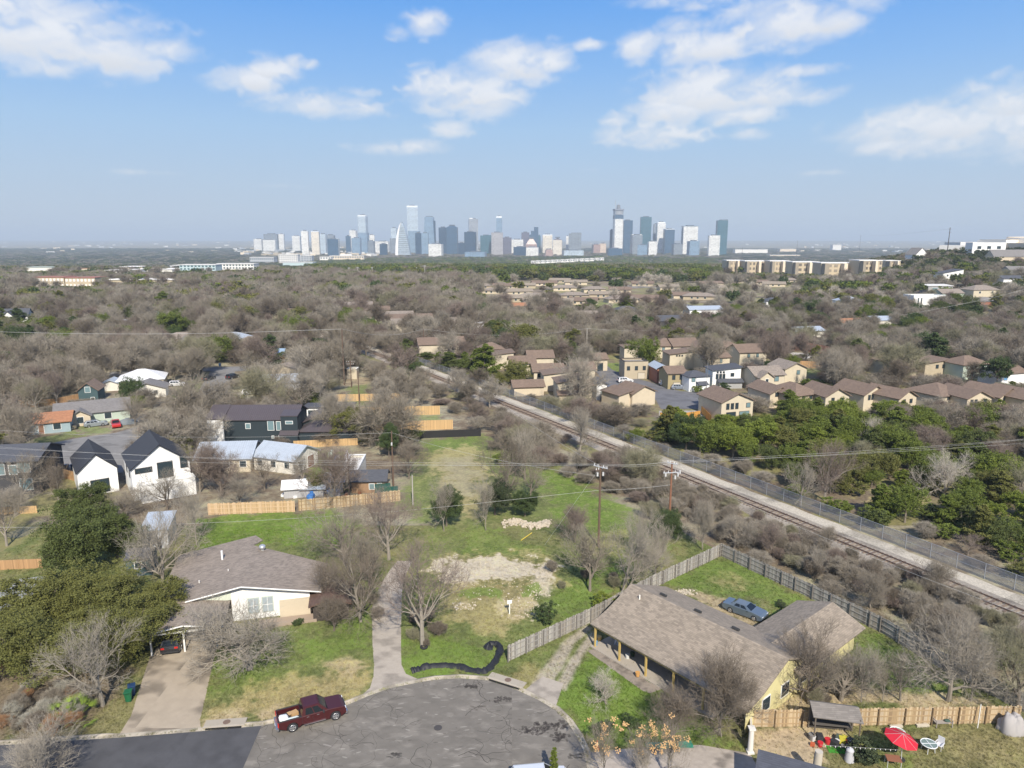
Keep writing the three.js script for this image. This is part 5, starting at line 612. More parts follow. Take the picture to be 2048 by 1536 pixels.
// ---------------------------------------------------------------- utility poles and wires
const POLE = M(0.13, 0.085, 0.06, 1), POLER = M(0.23, 0.11, 0.065, 1), GALV = M(0.62, 0.63, 0.66, 0.4, { metalness: 0.4 }), INS = M(0.72, 0.72, 0.72, 0.4);
function pole(u, v, vt, label, o = {}) { const p = G(u, v), h = heightTo(p, vt), g = thing('utility_pole', label, 'utility pole', p, o.turn ?? 0, o.group), r = o.r ?? 0.16; mesh('shaft', rod(V(0, -0.2, 0), V(0, h, 0), r, r * 0.62, 10), o.m ?? POLE, g); for (const [dy, L, a, m] of o.arms ?? []) { const c = mesh('crossarm', bx(L, 0.12, 0.1), m ?? GALV, g); c.position.set(0, h - dy, 0.12); c.rotation.y = a; for (const s of [-0.45, -0.2, 0.2, 0.45]) { const i = mesh('insulator', rod(V(0, 0, 0), V(0, 0.28, 0), 0.06, 0.03, 6), INS, c); i.position.set(s * L, 0.06, 0); } }
  for (const [x, y, z, k] of o.gear ?? []) mesh(k === 't' ? 'transformer' : 'switch', k === 't' ? rod(V(x, h - y - 0.9, z), V(x, h - y, z), 0.27) : geoBox(0.22, 0.5, 0.2, x, h - y, z), M(0.5, 0.5, 0.5, 0.5), g); if (o.mast) mesh('street_lamp_arm', rod(V(0, h - 1, 0), V(1.6, h - 0.3, 0), 0.04), GALV, g); g.userData.top = undefined; return { p, h, top: (dx = 0, dy = 0, dz = 0) => V(p.x + dx, p.y + h + dy, p.z + dz) }; }
const wire = (a, b, sag, r, label, group) => { const c = [0, 0.25, 0.5, 0.75, 1].map((t) => a.clone().lerp(b, t).add(V(0, -sag * 4 * t * (1 - t), 0))); const g = tube(c, r * 0.72, 4); const o = mesh('overhead_wire', g, M(0.48, 0.48, 0.47, 0.5), scene); tag(o, label, 'wire', group); return o; };
const P1 = pole(1197, 1094, 930, 'dark utility pole with slanted white crossarm on the lot', { arms: [[0.25, 2.2, -0.7], [0.6, 1.6, 0.5, POLE]], gear: [[0.35, 1.2, 0.2, 's'], [-0.4, 1.3, 0.1, 's']], r: 0.18 });
const P2 = pole(1338, 1056, 925, 'reddish utility pole with switchgear beside the railway', { m: POLER, arms: [[0.1, 1.6, -0.7], [1.5, 2.6, 0.15, GALV]], gear: [[-0.9, 1.8, 0.2, 's'], [0.9, 1.8, 0.2, 's'], [0.5, 2.2, 0.2, 's'], [1.2, 1.4, 0.1, 's']], r: 0.19 });
const P3 = pole(787, 978, 862, 'dark utility pole with a pale box in the junk yard', { gear: [[0.0, 2.2, 0.25, 's']] });
const P4 = pole(699, 990, 905, 'thin utility pole beside the white trailer', { r: 0.12 });
const P5 = pole(719, 814, 742, 'brown pole standing in the far back yards', {});
const P6 = pole(703, 775, 722, 'utility pole with crossarm beside the pale yellow block house', { arms: [[0.3, 2.4, 0.2, POLE], [1.0, 2.0, 0.2, POLE]] });
const P7 = pole(689, 770, 658, 'tall utility pole in the wide wood', { r: 0.22 });
const P8 = pole(848, 706, 658, 'utility pole in front of the brown roofed house', { r: 0.2 });
const P9 = pole(1173, 712, 657, 'pale utility pole on the green behind the townhouses', { m: M(0.4, 0.37, 0.33), r: 0.2 });
const P10 = pole(1890, 648, 614, 'utility pole in front of the white cube house', { r: 0.2 });
const P11 = pole(1443, 672, 640, 'utility pole behind the townhouse roofs by the wood', { m: M(0.4, 0.37, 0.33), r: 0.2 });
const P12 = pole(418, 815, 768, 'utility pole at the side street bend', {});
const P13 = pole(741, 862, 790, 'slim utility pole between the cedar fences', { r: 0.12 });
const P14 = pole(826, 1010, 950, 'short pale post pole at the corner of the lot', { m: M(0.38, 0.36, 0.33), r: 0.13 });
pole(1247, 624, 575, 'utility pole among the duplexes', { r: 0.18 }); pole(1412, 792, 725, 'thin street pole beside the townhouse cul-de-sac', { r: 0.08, m: M(0.2, 0.2, 0.2) });
for (const [dx, dy, s] of [[-0.9, 0.1, 0.7], [0.1, 0.2, 0.6], [0.9, -0.05, 0.8]]) { const ex = dx * 0.9; wire(P1.top(dx, dy, 0.2), P2.top(dx * 0.7, dy, 0.1), 0.25, 0.014, 'thin overhead wire between the two near utility poles', 'wires between the two near poles'); wire(P1.top(dx, dy, 0.2), V(-100, P1.h - 1.0 + dy + ex * 1.5, -107 + dx), s * 1.6, 0.015, 'overhead wire running left from the pole on the lot over the yards', 'wires over the left-hand yards'); wire(P2.top(dx * 0.7, dy, 0), V(118, P2.h + 3 + dy + ex * 1.3, -112 + dx), s * 1.2, 0.015, 'overhead wire running right from the reddish pole over the junipers', 'wires over the juniper wood'); }
wire(P1.top(0, -3.6, 0), P2.top(0, -3.4, 0), 0.15, 0.025, 'lower overhead cable between the two near utility poles'); wire(P1.top(0, -3.6, 0), V(-100, 5.6, -88), 2.6, 0.02, 'low bright cable sagging left from the pole on the lot'); wire(P1.top(0, -1.6, 0), P3.top(0, -0.3, 0), 0.8, 0.02, 'overhead cable from the pole on the lot to the junk yard pole'); wire(P3.top(0, -0.3, 0), V(-110, 9, -126), 1.6, 0.02, 'overhead cable running left from the junk yard pole'); wire(P1.top(0.3, -0.3, 0.2), V(-2, 9.5, -140), 0.5, 0.02, 'overhead wire running back from the pole on the lot'); wire(P1.top(-0.3, -0.6, 0.2), V(4.6, 0.1, -93), 0.0, 0.016, 'guy wire anchoring the pole on the lot'); wire(P2.top(0.3, -1, 0), V(50, 7.5, -58), 0.8, 0.018, 'overhead wire running along the railway scrub');
wire(P7.top(), V(-210, P7.h - 1, -225), 2.2, 0.05, 'far bright cable over the left wood'); wire(P7.top(), P8.top(), 2, 0.035, 'far cable from the tall pole to the next one'); wire(P8.top(), P9.top(), 2.4, 0.035, 'far cable over the townhouses\' back wood'); wire(P9.top(), P11.top(), 2.4, 0.04, 'far cable from the pale pole to the wood'); wire(P11.top(), P10.top(), 4, 0.05, 'far cable crossing in front of the hillside houses'); wire(P10.top(), V(330, 34, -390), 3, 0.06, 'far cable leaving over the slope');
{ const list = [[1893, 517, 455, 'tall transmission pole on the dark hill crest'], [1717, 520, 470, 'transmission pole behind the tan apartment blocks'], [1592, 522, 481, 'transmission pole right of the last downtown tower'], [1483, 527, 495, 'thin transmission pole beyond the oak belt, before the twin end towers'], [1403, 524, 497, 'thin transmission pole before the pale round topped tower'], [1322, 522, 496, 'thin transmission pole before the blue slab tower'], [1212, 526, 505, 'thin transmission pole before the unfinished tower'], [1143, 526, 505, 'thin transmission pole before the grey office pair'], [1105, 526, 504, 'thin transmission pole before the pyramid capped tower'], [1060, 527, 505, 'thin transmission pole before the low brick pyramid'], [981, 526, 504, 'thin transmission pole before the dark glass blocks'], [946, 526, 503, 'thin transmission pole before the long low hall'], [907, 522, 503, 'thin transmission pole before the blue office tower']]; let last = null;
  for (const [u, v, vt, l] of list) { const q = pole(u, v, vt, l, { r: 0.5, m: M(0.06, 0.055, 0.055, 1), arms: [[1.5, 5, 0.3, POLE], [5, 5, 0.3, POLE]], group: 'transmission line before the skyline' }); if (last && u > 1500) for (const s of [-2, 2]) wire(last.top(s, -1.5), q.top(s, -1.5), 4, 0.05, 'high-voltage wire between the transmission poles', 'transmission wires'); last = q; } }
[[691, 548, 530], [699, 562, 536], [716, 556, 536], [745, 556, 545], [835, 556, 541], [850, 560, 532], [875, 552, 535]].forEach(([u, v, vt]) => { const p = G(u, v), h = Math.max(12, heightTo(p, vt)), g = thing('floodlight_mast', 'pale floodlight mast standing in the oak belt', 'light mast', p, 0, 'floodlight masts of the sports ground'); mesh('shaft', rod(V(0, 0, 0), V(0, h, 0), 0.3, 0.2, 6), M(0.5, 0.48, 0.42), g); mesh('lamp_head', geoBox(2.4, 1.2, 0.5, 0, h, 0), M(0.26, 0.26, 0.26), g); });

// ---------------------------------------------------------------- vehicles
const GLASS = M(0.012, 0.016, 0.02, 0.08), TYRE = M(0.022, 0.022, 0.024, 0.95), RIM = M(0.62, 0.63, 0.65, 0.3, { metalness: 0.8 }), CHROME = M(0.6, 0.6, 0.62, 0.2, { metalness: 0.9 }), TRIMB = M(0.03, 0.03, 0.032, 0.7), HEAD = M(0.75, 0.78, 0.8, 0.15), TAIL = M(0.5, 0.02, 0.015, 0.25);
const paint = (r, g, b) => new THREE.MeshPhysicalMaterial({ color: lin(r, g, b), roughness: 0.38, metalness: 0.25, clearcoat: 1, clearcoatRoughness: 0.06 });
const profile = (pts, arches, w, bev = 0.05) => { const s = new THREE.Shape(); s.moveTo(...pts[0]); pts.slice(1).forEach((p) => s.lineTo(...p)); [...arches].sort((a, b) => b[0] - a[0]).forEach(([x, y, r]) => { s.lineTo(x + r, y - 0.13); s.absarc(x, y, r, -0.2, Math.PI + 0.2, false); }); s.closePath(); return new THREE.ExtrudeGeometry(s, { depth: w - bev * 2, bevelEnabled: true, bevelThickness: bev, bevelSize: bev * 0.7, bevelSegments: 2, curveSegments: 10 }).translate(0, 0, -(w / 2 - bev)); };
function wheel(parent, x, z, r, w, name = 'wheel') { const g = new THREE.CylinderGeometry(r, r, w, 22).rotateX(Math.PI / 2), o = mesh(name, g, TYRE, parent); o.position.set(x, r, z); const s = Math.sign(z); const rim = [new THREE.CylinderGeometry(r * 0.62, r * 0.62, 0.03, 18).rotateX(Math.PI / 2).translate(0, 0, s * (w / 2))]; const sp = []; for (let k = 0; k < 6; k++) sp.push(new THREE.BoxGeometry(r * 0.56, r * 0.17, 0.05).translate(r * 0.3, 0, 0).rotateZ(k * Math.PI / 3).translate(0, 0, s * (w / 2 + 0.02))); mesh('hub', rim[0], M(0.05, 0.05, 0.055, 0.6), o); mesh('rim', merge([...sp, new THREE.TorusGeometry(r * 0.6, r * 0.06, 6, 20).translate(0, 0, s * (w / 2 + 0.01))]), RIM, o); return o; }
// cabin: [x0, x1 at the belt], [x0, x1 at the roof], belt y, roof y, half widths
function cabin(parent, b0, b1, t0, t1, yb, yt, wb, wt, m, pillars) {
  const P = (x, y, z) => V(x, y, z), B = [P(b0, yb, wb), P(b1, yb, wb), P(b1, yb, -wb), P(b0, yb, -wb)], T = [P(t0, yt - 0.05, wt), P(t1, yt - 0.05, wt), P(t1, yt - 0.05, -wt), P(t0, yt - 0.05, -wt)], C = [P(t0 + 0.12, yt, wt - 0.14), P(t1 - 0.12, yt, wt - 0.14), P(t1 - 0.12, yt, -wt + 0.14), P(t0 + 0.12, yt, -wt + 0.14)];
  const quad = (a, b, c, d) => [a, b, c, d]; mesh('cab', facesGeo([quad(B[0], B[1], T[1], T[0]), quad(B[2], B[3], T[3], T[2]), quad(B[1], B[2], T[2], T[1]), quad(B[3], B[0], T[0], T[3]), ...[0, 1, 2, 3].map((i) => quad(T[i], T[(i + 1) % 4], C[(i + 1) % 4], C[i])), C]), m, parent);
  const inset = (q, l, r, lo, hi, off) => { const n = new THREE.Vector3().crossVectors(q[1].clone().sub(q[0]), q[3].clone().sub(q[0])).normalize().multiplyScalar(off); const at = (s, t) => q[0].clone().lerp(q[1], s).lerp(q[3].clone().lerp(q[2], s), t).add(n); return [at(l, lo), at(r, lo), at(r, hi), at(l, hi)]; };
  mesh('windscreen', slab2(inset(quad(B[1], B[2], T[2], T[1]), 0.05, 0.95, 0.06, 0.97, 0.006)), GLASS, parent); mesh('rear_window', slab2(inset(quad(B[3], B[0], T[0], T[3]), 0.1, 0.9, 0.12, 0.9, 0.006)), GLASS, parent);
  for (const q of [quad(B[0], B[1], T[1], T[0]), quad(B[2], B[3], T[3], T[2])]) for (const [l, r] of q[0].z > 0 ? pillars : pillars.map(([a, c]) => [1 - c, 1 - a])) mesh('side_window', slab2(inset(q, l, r, 0.1, 0.9, 0.006)), GLASS, parent);
}
const slab2 = (f) => facesGeo([f]);
function vehicle(name, label, category, p, turn, group) { return thing(name, label, category, p, turn, group); }
function pickup(p, turn) {
  const o = vehicle('pickup_truck', 'dark red crew cab pickup truck parked at the kerb', 'pickup truck', p, turn), m = new THREE.MeshPhysicalMaterial({ color: lin(0.052, 0.0045, 0.006), roughness: 0.5, metalness: 0.1, clearcoat: 0.5, clearcoatRoughness: 0.12 }), r = 0.43;
  mesh('body', profile([[-0.95, 0.5], [-0.95, 1.2], [1.05, 1.2], [1.25, 1.22], [2.55, 1.14], [2.78, 1.02], [2.86, 0.78], [2.84, 0.5]], [[1.92, 0.42, 0.5]], 1.94), m, o);
  const bed = mesh('bed', merge([profile([[-2.92, 0.62], [-2.92, 1.2], [-0.98, 1.2], [-0.98, 0.5]], [[-1.78, 0.42, 0.5]], 0.13, 0.03).translate(0, 0, 0.9), profile([[-2.92, 0.62], [-2.92, 1.2], [-0.98, 1.2], [-0.98, 0.5]], [[-1.78, 0.42, 0.5]], 0.13, 0.03).translate(0, 0, -0.9)]), m, o); mesh('bed_floor', geoBox(1.95, 0.06, 1.7, -1.95, 0.74, 0), TRIMB, bed); mesh('bed_rail', merge([geoBox(1.95, 0.03, 0.13, -1.95, 1.225, 0.9), geoBox(1.95, 0.03, 0.13, -1.95, 1.225, -0.9)]), TRIMB, bed);
  mesh('tailgate', geoBox(0.09, 0.56, 1.66, -2.9, 0.93, 0), m, o); cabin(o, -0.98, 1.36, -0.78, 0.62, 1.19, 1.95, 0.95, 0.8, m, [[0.14, 0.46], [0.5, 0.82]]);
  for (const x of [-1.78, 1.92]) for (const s of [-1, 1]) wheel(o, x, s * 0.86, r, 0.27);
  mesh('front_bumper', geoBox(0.2, 0.26, 1.9, 2.9, 0.5, 0), CHROME, o); mesh('rear_bumper', geoBox(0.22, 0.2, 1.84, -3.02, 0.52, 0), CHROME, o); mesh('grille', geoBox(0.05, 0.36, 1.15, 2.86, 0.86, 0), TRIMB, o); mesh('licence_plate', geoBox(0.02, 0.13, 0.3, -3.14, 0.52, 0), M(0.7, 0.7, 0.72), o);
  for (const s of [-1, 1]) { mesh('headlight', geoBox(0.16, 0.28, 0.28, 2.79, 0.88, s * 0.78), HEAD, o); mesh('tail_light', geoBox(0.07, 0.4, 0.16, -2.95, 0.97, s * 0.9), TAIL, o); mesh('running_board', geoBox(1.9, 0.05, 0.16, 0.1, 0.4, s * 0.98), CHROME, o); mesh('mirror', geoBox(0.12, 0.2, 0.24, 0.88, 1.32, s * 1.09), TRIMB, o); for (const x of [-0.45, 0.42]) mesh('door_handle', geoBox(0.2, 0.035, 0.03, x, 1.06, s * 0.985), CHROME, o); for (const x of [-0.02, -0.92, 0.98]) mesh('door_gap', geoBox(0.014, 0.62, 0.012, x, 0.85, s * 0.972), TRIMB, o); }
  return o;
}
{ const a = G(586, 1463), b = G(668, 1440), d = b.clone().sub(a).normalize(), t = Math.atan2(-d.z, d.x), c = a.clone().add(b).multiplyScalar(0.5), p = V(c.x - Math.sin(t) * 0.86, 0.02, c.z - Math.cos(t) * 0.86); pickup(p, t);
  const put = (name, label, g, m, x, z, y = 0.78, cat = 'sack') => { const o = mesh(name, g, m, scene); o.position.set(p.x + Math.cos(t) * x + Math.sin(t) * z, y, p.z - Math.sin(t) * x + Math.cos(t) * z); o.rotation.y = t; tag(o, label, cat); };
  const sack = (w, h, d, s) => { const g = new THREE.SphereGeometry(0.5, 14, 10), q = g.attributes.position, R = rng(s); for (let i = 0; i < q.count; i++) { const x = q.getX(i), y = q.getY(i), z = q.getZ(i), f = 1 / Math.max(Math.abs(x), Math.abs(y), Math.abs(z)) * 0.5, k = 0.55, n = 0.92 + 0.16 * vnoise(x * 5 + s, z * 5 + y * 3); q.setXYZ(i, mix(x, x * f, k) * w * n, Math.max(mix(y, y * f, k) * h * n, -h * 0.42) + h * 0.42, mix(z, z * f, k) * d * n); } g.computeVertexNormals(); return g; };
  put('sack', 'crumpled white sack in the truck bed by the tailgate', sack(0.85, 0.4, 0.9, 3), M(0.72, 0.74, 0.74), -2.4, 0.1); put('sack', 'pale green-white sheet sack along the truck bed side', sack(1.3, 0.3, 0.55, 7), M(0.62, 0.7, 0.68), -1.75, 0.5); put('cardboard_box', 'torn brown cardboard box in the truck bed near the cab', merge([geoBox(0.6, 0.34, 0.5, 0, 0.17, 0, 0.3), geoBox(0.3, 0.02, 0.5, -0.4, 0.36, 0.1, 0.3)]), M(0.42, 0.27, 0.13, 1), -1.45, -0.25, 0.78, 'box'); }
const carCache = {};
function carShape(k) { return carCache[k] ??= { sedan: { body: profile([[-2.3, 0.42], [-2.36, 0.72], [-2.28, 0.92], [-1.35, 0.98], [1.1, 0.96], [2.1, 0.82], [2.34, 0.66], [2.34, 0.36]], [[1.4, 0.32, 0.37], [-1.4, 0.32, 0.37]], 1.76, 0.07), cab: [-1.6, 1.1, -1.05, 0.35, 0.95, 1.4, 0.82, 0.62], x: [1.4, -1.4], r: 0.32, L: 2.34, W: 0.88, y: 0.68, pil: [[0.2, 0.48], [0.52, 0.82]] }, suv: { body: profile([[-2.2, 0.45], [-2.26, 0.8], [-2.2, 1.02], [1.2, 1.04], [2.1, 0.94], [2.28, 0.74], [2.28, 0.42]], [[1.42, 0.36, 0.42], [-1.4, 0.36, 0.42]], 1.84, 0.07), cab: [-2.18, 1.2, -1.95, 0.45, 1.0, 1.64, 0.88, 0.7], x: [1.42, -1.4], r: 0.36, L: 2.26, W: 0.92, y: 0.78, pil: [[0.1, 0.34], [0.37, 0.6], [0.63, 0.86]] }, wagon: { body: profile([[-2.3, 0.42], [-2.36, 0.75], [-2.3, 0.95], [1.15, 0.96], [2.1, 0.84], [2.34, 0.66], [2.34, 0.36]], [[1.4, 0.32, 0.37], [-1.4, 0.32, 0.37]], 1.78, 0.07), cab: [-2.2, 1.15, -1.9, 0.35, 0.94, 1.46, 0.84, 0.66], x: [1.4, -1.4], r: 0.32, L: 2.34, W: 0.89, y: 0.7, pil: [[0.1, 0.34], [0.37, 0.6], [0.63, 0.86]] } }[k]; }
function car(kind, label, p, turn, m, group) {
  const c = carShape(kind), o = vehicle('parked_car', label, 'car', p, turn, group); mesh('body', c.body, m, o); cabin(o, c.cab[0], c.cab[1], c.cab[2], c.cab[3], c.cab[4], c.cab[5], c.cab[6], c.cab[7], m, c.pil); for (const x of c.x) for (const s of [-1, 1]) wheel(o, x, s * (c.W - 0.1), c.r, 0.2);
  for (const s of [-1, 1]) { mesh('headlight', geoBox(0.12, 0.14, 0.36, c.L - 0.03, c.y - 0.02, s * 0.62), HEAD, o); mesh('tail_light', geoBox(0.08, 0.18, 0.34, -c.L - 0.02, c.y + 0.1, s * 0.65), TAIL, o); mesh('mirror', geoBox(0.1, 0.12, 0.18, 0.75, c.cab[4] + 0.08, s * (c.W + 0.06)), m, o); } mesh('bumper', merge([geoBox(0.12, 0.16, c.W * 1.9, c.L + 0.02, 0.45, 0), geoBox(0.12, 0.16, c.W * 1.9, -c.L - 0.03, 0.45, 0)]), TRIMB, o); CLEAR.push([p.x, p.z, 3]); return o;
}
{ const a = G(1463, 1226), b = G(1504, 1241), d = b.clone().sub(a).normalize(), t = Math.atan2(-d.z, d.x), c = a.clone().add(b).multiplyScalar(0.5); car('sedan', 'old blue-grey saloon parked on the back lawn behind the porch house', V(c.x - Math.sin(t) * 0.8, 0.01, c.z - Math.cos(t) * 0.8), t, paint(0.12, 0.155, 0.195)); }
car('suv', 'white car parked in the cul-de-sac beside the slim conifer', G(1078, 1574), 0.12, paint(0.66, 0.69, 0.72));
[['suv', 130, 860, 0.5, [0.16, 0.14, 0.11], 'tan-brown car parked before the rusty roofed house'], ['wagon', 192, 852, 0.55, [0.25, 0.28, 0.31], 'silver-grey estate car on the drive of the mint house'], ['suv', 300, 864, 0.5, [0.07, 0.012, 0.012], 'dark maroon car parked at the kerb bend'], ['suv', 356, 772, 0.1, [0.7, 0.7, 0.7], 'white car on the verge by the junction'], ['sedan', 418, 760, 1.4, [0.02, 0.02, 0.022], 'black car by the junction, near the green verge'], ['suv', 466, 757, 1.2, [0.025, 0.025, 0.03], 'black car at the far kerb of the junction'], ['sedan', 383, 806, 1.35, [0.3, 0.33, 0.38], 'grey-blue car heading down the side street'], ['suv', 502, 789, 0.1, [0.7, 0.7, 0.7], 'white car half hidden by bare twigs beside the side street'], ['sedan', 521, 768, 0.1, [0.68, 0.68, 0.68], 'white car behind the bare twigs by the grey roofs'], ['suv', 1250, 765, 0.15, [0.72, 0.72, 0.72], 'white car parked along the townhouse street'], ['sedan', 1268, 754, 0.1, [0.02, 0.022, 0.03], 'black car parked under the two bare street trees'], ['suv', 1334, 771, 0.05, [0.72, 0.72, 0.72], 'white car on the drive of the olive townhouse'], ['wagon', 1357, 778, 0.1, [0.2, 0.23, 0.29], 'slate blue car on the drive of the white townhouse'], ['sedan', 1222, 782, -0.5, [0.05, 0.07, 0.1], 'dark blue car beside the white townhouse wing'], ['sedan', 1151, 607, 0.1, [0.4, 0.02, 0.02], 'red car parked between the brown duplexes'], ['suv', 350, 1288, 1.8, [0.03, 0.03, 0.035], 'dark car parked in the shade of the carport']].forEach(([k, u, v, t, c, l]) => { car(k, l, G(u, v), t, paint(...c), v < 850 && v > 700 ? undefined : undefined); KEEP.push([u - 14, v - 14, u + 14, v + 3, -G(u, v).z, 0.8]); });
{ const p = G(232, 853), o = thing('red_truck', 'small bright red pickup on the mint house drive', 'pickup truck', p, -1.0), m = paint(0.5, 0.025, 0.02); mesh('body', profile([[-2.4, 0.5], [-2.4, 1.05], [-0.6, 1.05], [1.1, 1.05], [2.2, 0.98], [2.35, 0.8], [2.35, 0.45]], [[1.5, 0.36, 0.42], [-1.5, 0.36, 0.42]], 1.8), m, o); cabin(o, -0.8, 1.1, -0.6, 0.4, 1.03, 1.65, 0.86, 0.7, m, [[0.15, 0.8]]); for (const x of [1.5, -1.5]) for (const s of [-1, 1]) wheel(o, x, s * 0.8, 0.36, 0.22); KEEP.push([218, 828, 246, 856, 150, 1]);
  for (const [u, v, l] of [[255, 848, 'car under a grey tarp next to the red pickup'], [290, 842, 'car under a grey tarp beneath the spreading bare tree']]) { const g = new THREE.SphereGeometry(1, 16, 10), q = g.attributes.position; for (let i = 0; i < q.count; i++) { const x = q.getX(i), y = q.getY(i), z = q.getZ(i); q.setXYZ(i, x * 2.4, Math.max(0, y + 0.05) * (1.35 - 0.35 * Math.abs(x)) * (0.95 + 0.1 * vnoise(x * 4, z * 4)), z * 1.05); } g.computeVertexNormals(); const o2 = mesh('covered_car', g, M(0.16, 0.19, 0.22, 0.8), scene); o2.position.copy(G(u, v)); o2.rotation.y = 0.5; tag(o2, l, 'covered car'); } }
// ---------------------------------------------------------------- small things near the houses
const addTo = (name, g, m, p, label, cat, turn = 0, group) => { const o = mesh(name, g, m, scene); o.position.copy(p); o.rotation.y = turn; return tag(o, label, cat, group); };
for (const [u, v, c, l, t] of [[265, 1390, [0.02, 0.055, 0.13], 'blue wheeled dustbin beside the driveway', 0.5], [258, 1402, [0.015, 0.13, 0.055], 'green wheeled dustbin beside the driveway', 0.3]]) { const o = thing('wheelie_bin', l, 'dustbin', G(u, v), t), m = M(...c, 0.5); mesh('body', new THREE.CylinderGeometry(0.42, 0.32, 0.95, 4, 1).rotateY(Math.PI / 4).translate(0, 0.52, 0), m, o); mesh('lid', geoBox(0.66, 0.07, 0.7, 0, 1.03, 0.02), m, o); mesh('handle', geoBox(0.5, 0.05, 0.06, 0, 0.98, -0.36), TRIMB, o); for (const s of [-1, 1]) mesh('wheel', new THREE.CylinderGeometry(0.12, 0.12, 0.06, 12).rotateZ(Math.PI / 2).translate(s * 0.27, 0.12, -0.26), TYRE, o); }
for (const [u, v, c, l, t] of [[134, 940, [0.015, 0.05, 0.12], 'blue dustbin by the narrow white house', 0.2], [147, 939, [0.015, 0.05, 0.12], 'second blue dustbin by the narrow white house', 0.2], [440, 733, [0.02, 0.06, 0.14], 'blue dustbin across the junction', 0]]) { const o = thing('wheelie_bin', l, 'dustbin', G(u, v), t), m = M(...c, 0.5); mesh('body', new THREE.CylinderGeometry(0.46, 0.36, 1, 4, 1).rotateY(Math.PI / 4).translate(0, 0.52, 0), m, o); mesh('lid', geoBox(0.7, 0.08, 0.74, 0, 1.05, 0), m, o); }
// kerb inlets, manhole
{ const inlet = (u0, v0, u1, v1, l) => { const a = G(u0, v0), b = G(u1, v1), L = a.distanceTo(b), t = Math.atan2(-(b.z - a.z), b.x - a.x), c = a.clone().add(b).multiplyScalar(0.5), o = thing('kerb_inlet', l, 'storm drain', c, t); mesh('slab', geoBox(L, 0.08, 0.9, 0, 0.10, -0.8), M(0.36, 0.32, 0.26, 1), o); mesh('opening', geoBox(L - 0.5, 0.09, 0.5, 0, 0.045, -0.27), M(0.012, 0.012, 0.012, 1), o); mesh('lintel', geoBox(L, 0.05, 0.2, 0, 0.118, -0.3), M(0.42, 0.37, 0.3, 1), o); mesh('cover', new THREE.CylinderGeometry(0.32, 0.32, 0.02, 18).translate(0.1, 0.145, -0.8), M(0.16, 0.11, 0.085, 0.9), o); };
  inlet(404, 1462, 488, 1456, 'storm drain inlet in the kerb right of the driveway'); inlet(972, 1360, 1042, 1382, 'storm drain inlet in the kerb between the lane and the gravel drive');
  addTo('manhole_cover', new THREE.CylinderGeometry(0.36, 0.36, 0.03, 22), M(0.06, 0.055, 0.055, 0.8), G(876, 1456).setY(0.03), 'round dark manhole cover in the cul-de-sac', 'manhole'); }
{ // collapsed silt fence
  const pts = [[822, 1344], [836, 1340], [860, 1334], [905, 1333], [945, 1341], [968, 1343], [985, 1330], [996, 1312], [1000, 1298], [992, 1288], [978, 1288], [976, 1296], [986, 1296]].map(([u, v]) => G(u, v)), c = new THREE.CatmullRomCurve3(pts), p = [], uv = [], ix = [], N = 120; for (let i = 0; i <= N; i++) { const q = c.getPoint(i / N), d = c.getTangent(i / N), s = V(-d.z, 0, d.x).normalize(), w = 0.27 + 0.26 * fbm(i * 0.3, 2, 2), h = 0.22 + 0.3 * vnoise(i * 0.5, 9); [[-w, 0.02], [-w * 0.6, h * 0.55], [-0.1, h * (0.8 + 0.3 * vnoise(i * 1.3, 4))], [w * 0.5, h * 0.5], [w, 0.02]].forEach(([o, y]) => { p.push(q.x + s.x * o, y, q.z + s.z * o); uv.push(i * 0.2, o); }); } for (let i = 0; i < N; i++) for (let k = 0; k < 4; k++) { const a = i * 5 + k; ix.push(a, a + 1, a + 6, a, a + 6, a + 5); } const g = new THREE.BufferGeometry(); g.setAttribute('position', new THREE.Float32BufferAttribute(p, 3)); g.setIndex(ix); g.computeVertexNormals(); tag(mesh('silt_sock', g, M(0.014, 0.015, 0.019, 0.6), scene), 'black silt fence lying in a curve on the lawn above the cul-de-sac', 'silt fence');
}
{ const o = thing('traffic_cone', 'orange traffic cone with white band on the kerb', 'traffic cone', G(1194, 1497)); mesh('base', geoBox(0.4, 0.05, 0.4, 0, 0.03, 0), M(0.5, 0.09, 0.02), o); mesh('cone', new THREE.CylinderGeometry(0.04, 0.16, 0.75, 14).translate(0, 0.42, 0), M(0.7, 0.12, 0.02, 0.5), o); mesh('band', new THREE.CylinderGeometry(0.075, 0.115, 0.24, 14).translate(0, 0.5, 0), M(0.75, 0.75, 0.72, 0.4), o); }
{ const o = thing('sign_post', 'white sign post on the lot beside the limestone patches', 'sign', G(1019, 1228), 0.3); mesh('post', geoBox(0.1, 1.5, 0.1, 0, 0.75, 0), M(0.78, 0.77, 0.74), o); mesh('board', geoBox(0.55, 0.4, 0.06, 0, 1.5, 0), M(0.78, 0.77, 0.74), o); }
addTo('tyre', new THREE.TorusGeometry(0.3, 0.13, 8, 18).rotateX(Math.PI / 2), TYRE, G(848, 1296).setY(0.14), 'black tyre lying at the foot of the twin-trunk tree', 'tyre');
addTo('pipe', rod(V(0, 0, 0), V(1.6, 0.1, -2.4), 0.07), M(0.55, 0.42, 0.06), G(1042, 1082).setY(0.1), 'yellow pipe lying on the grass below the rubble heap', 'pipe');
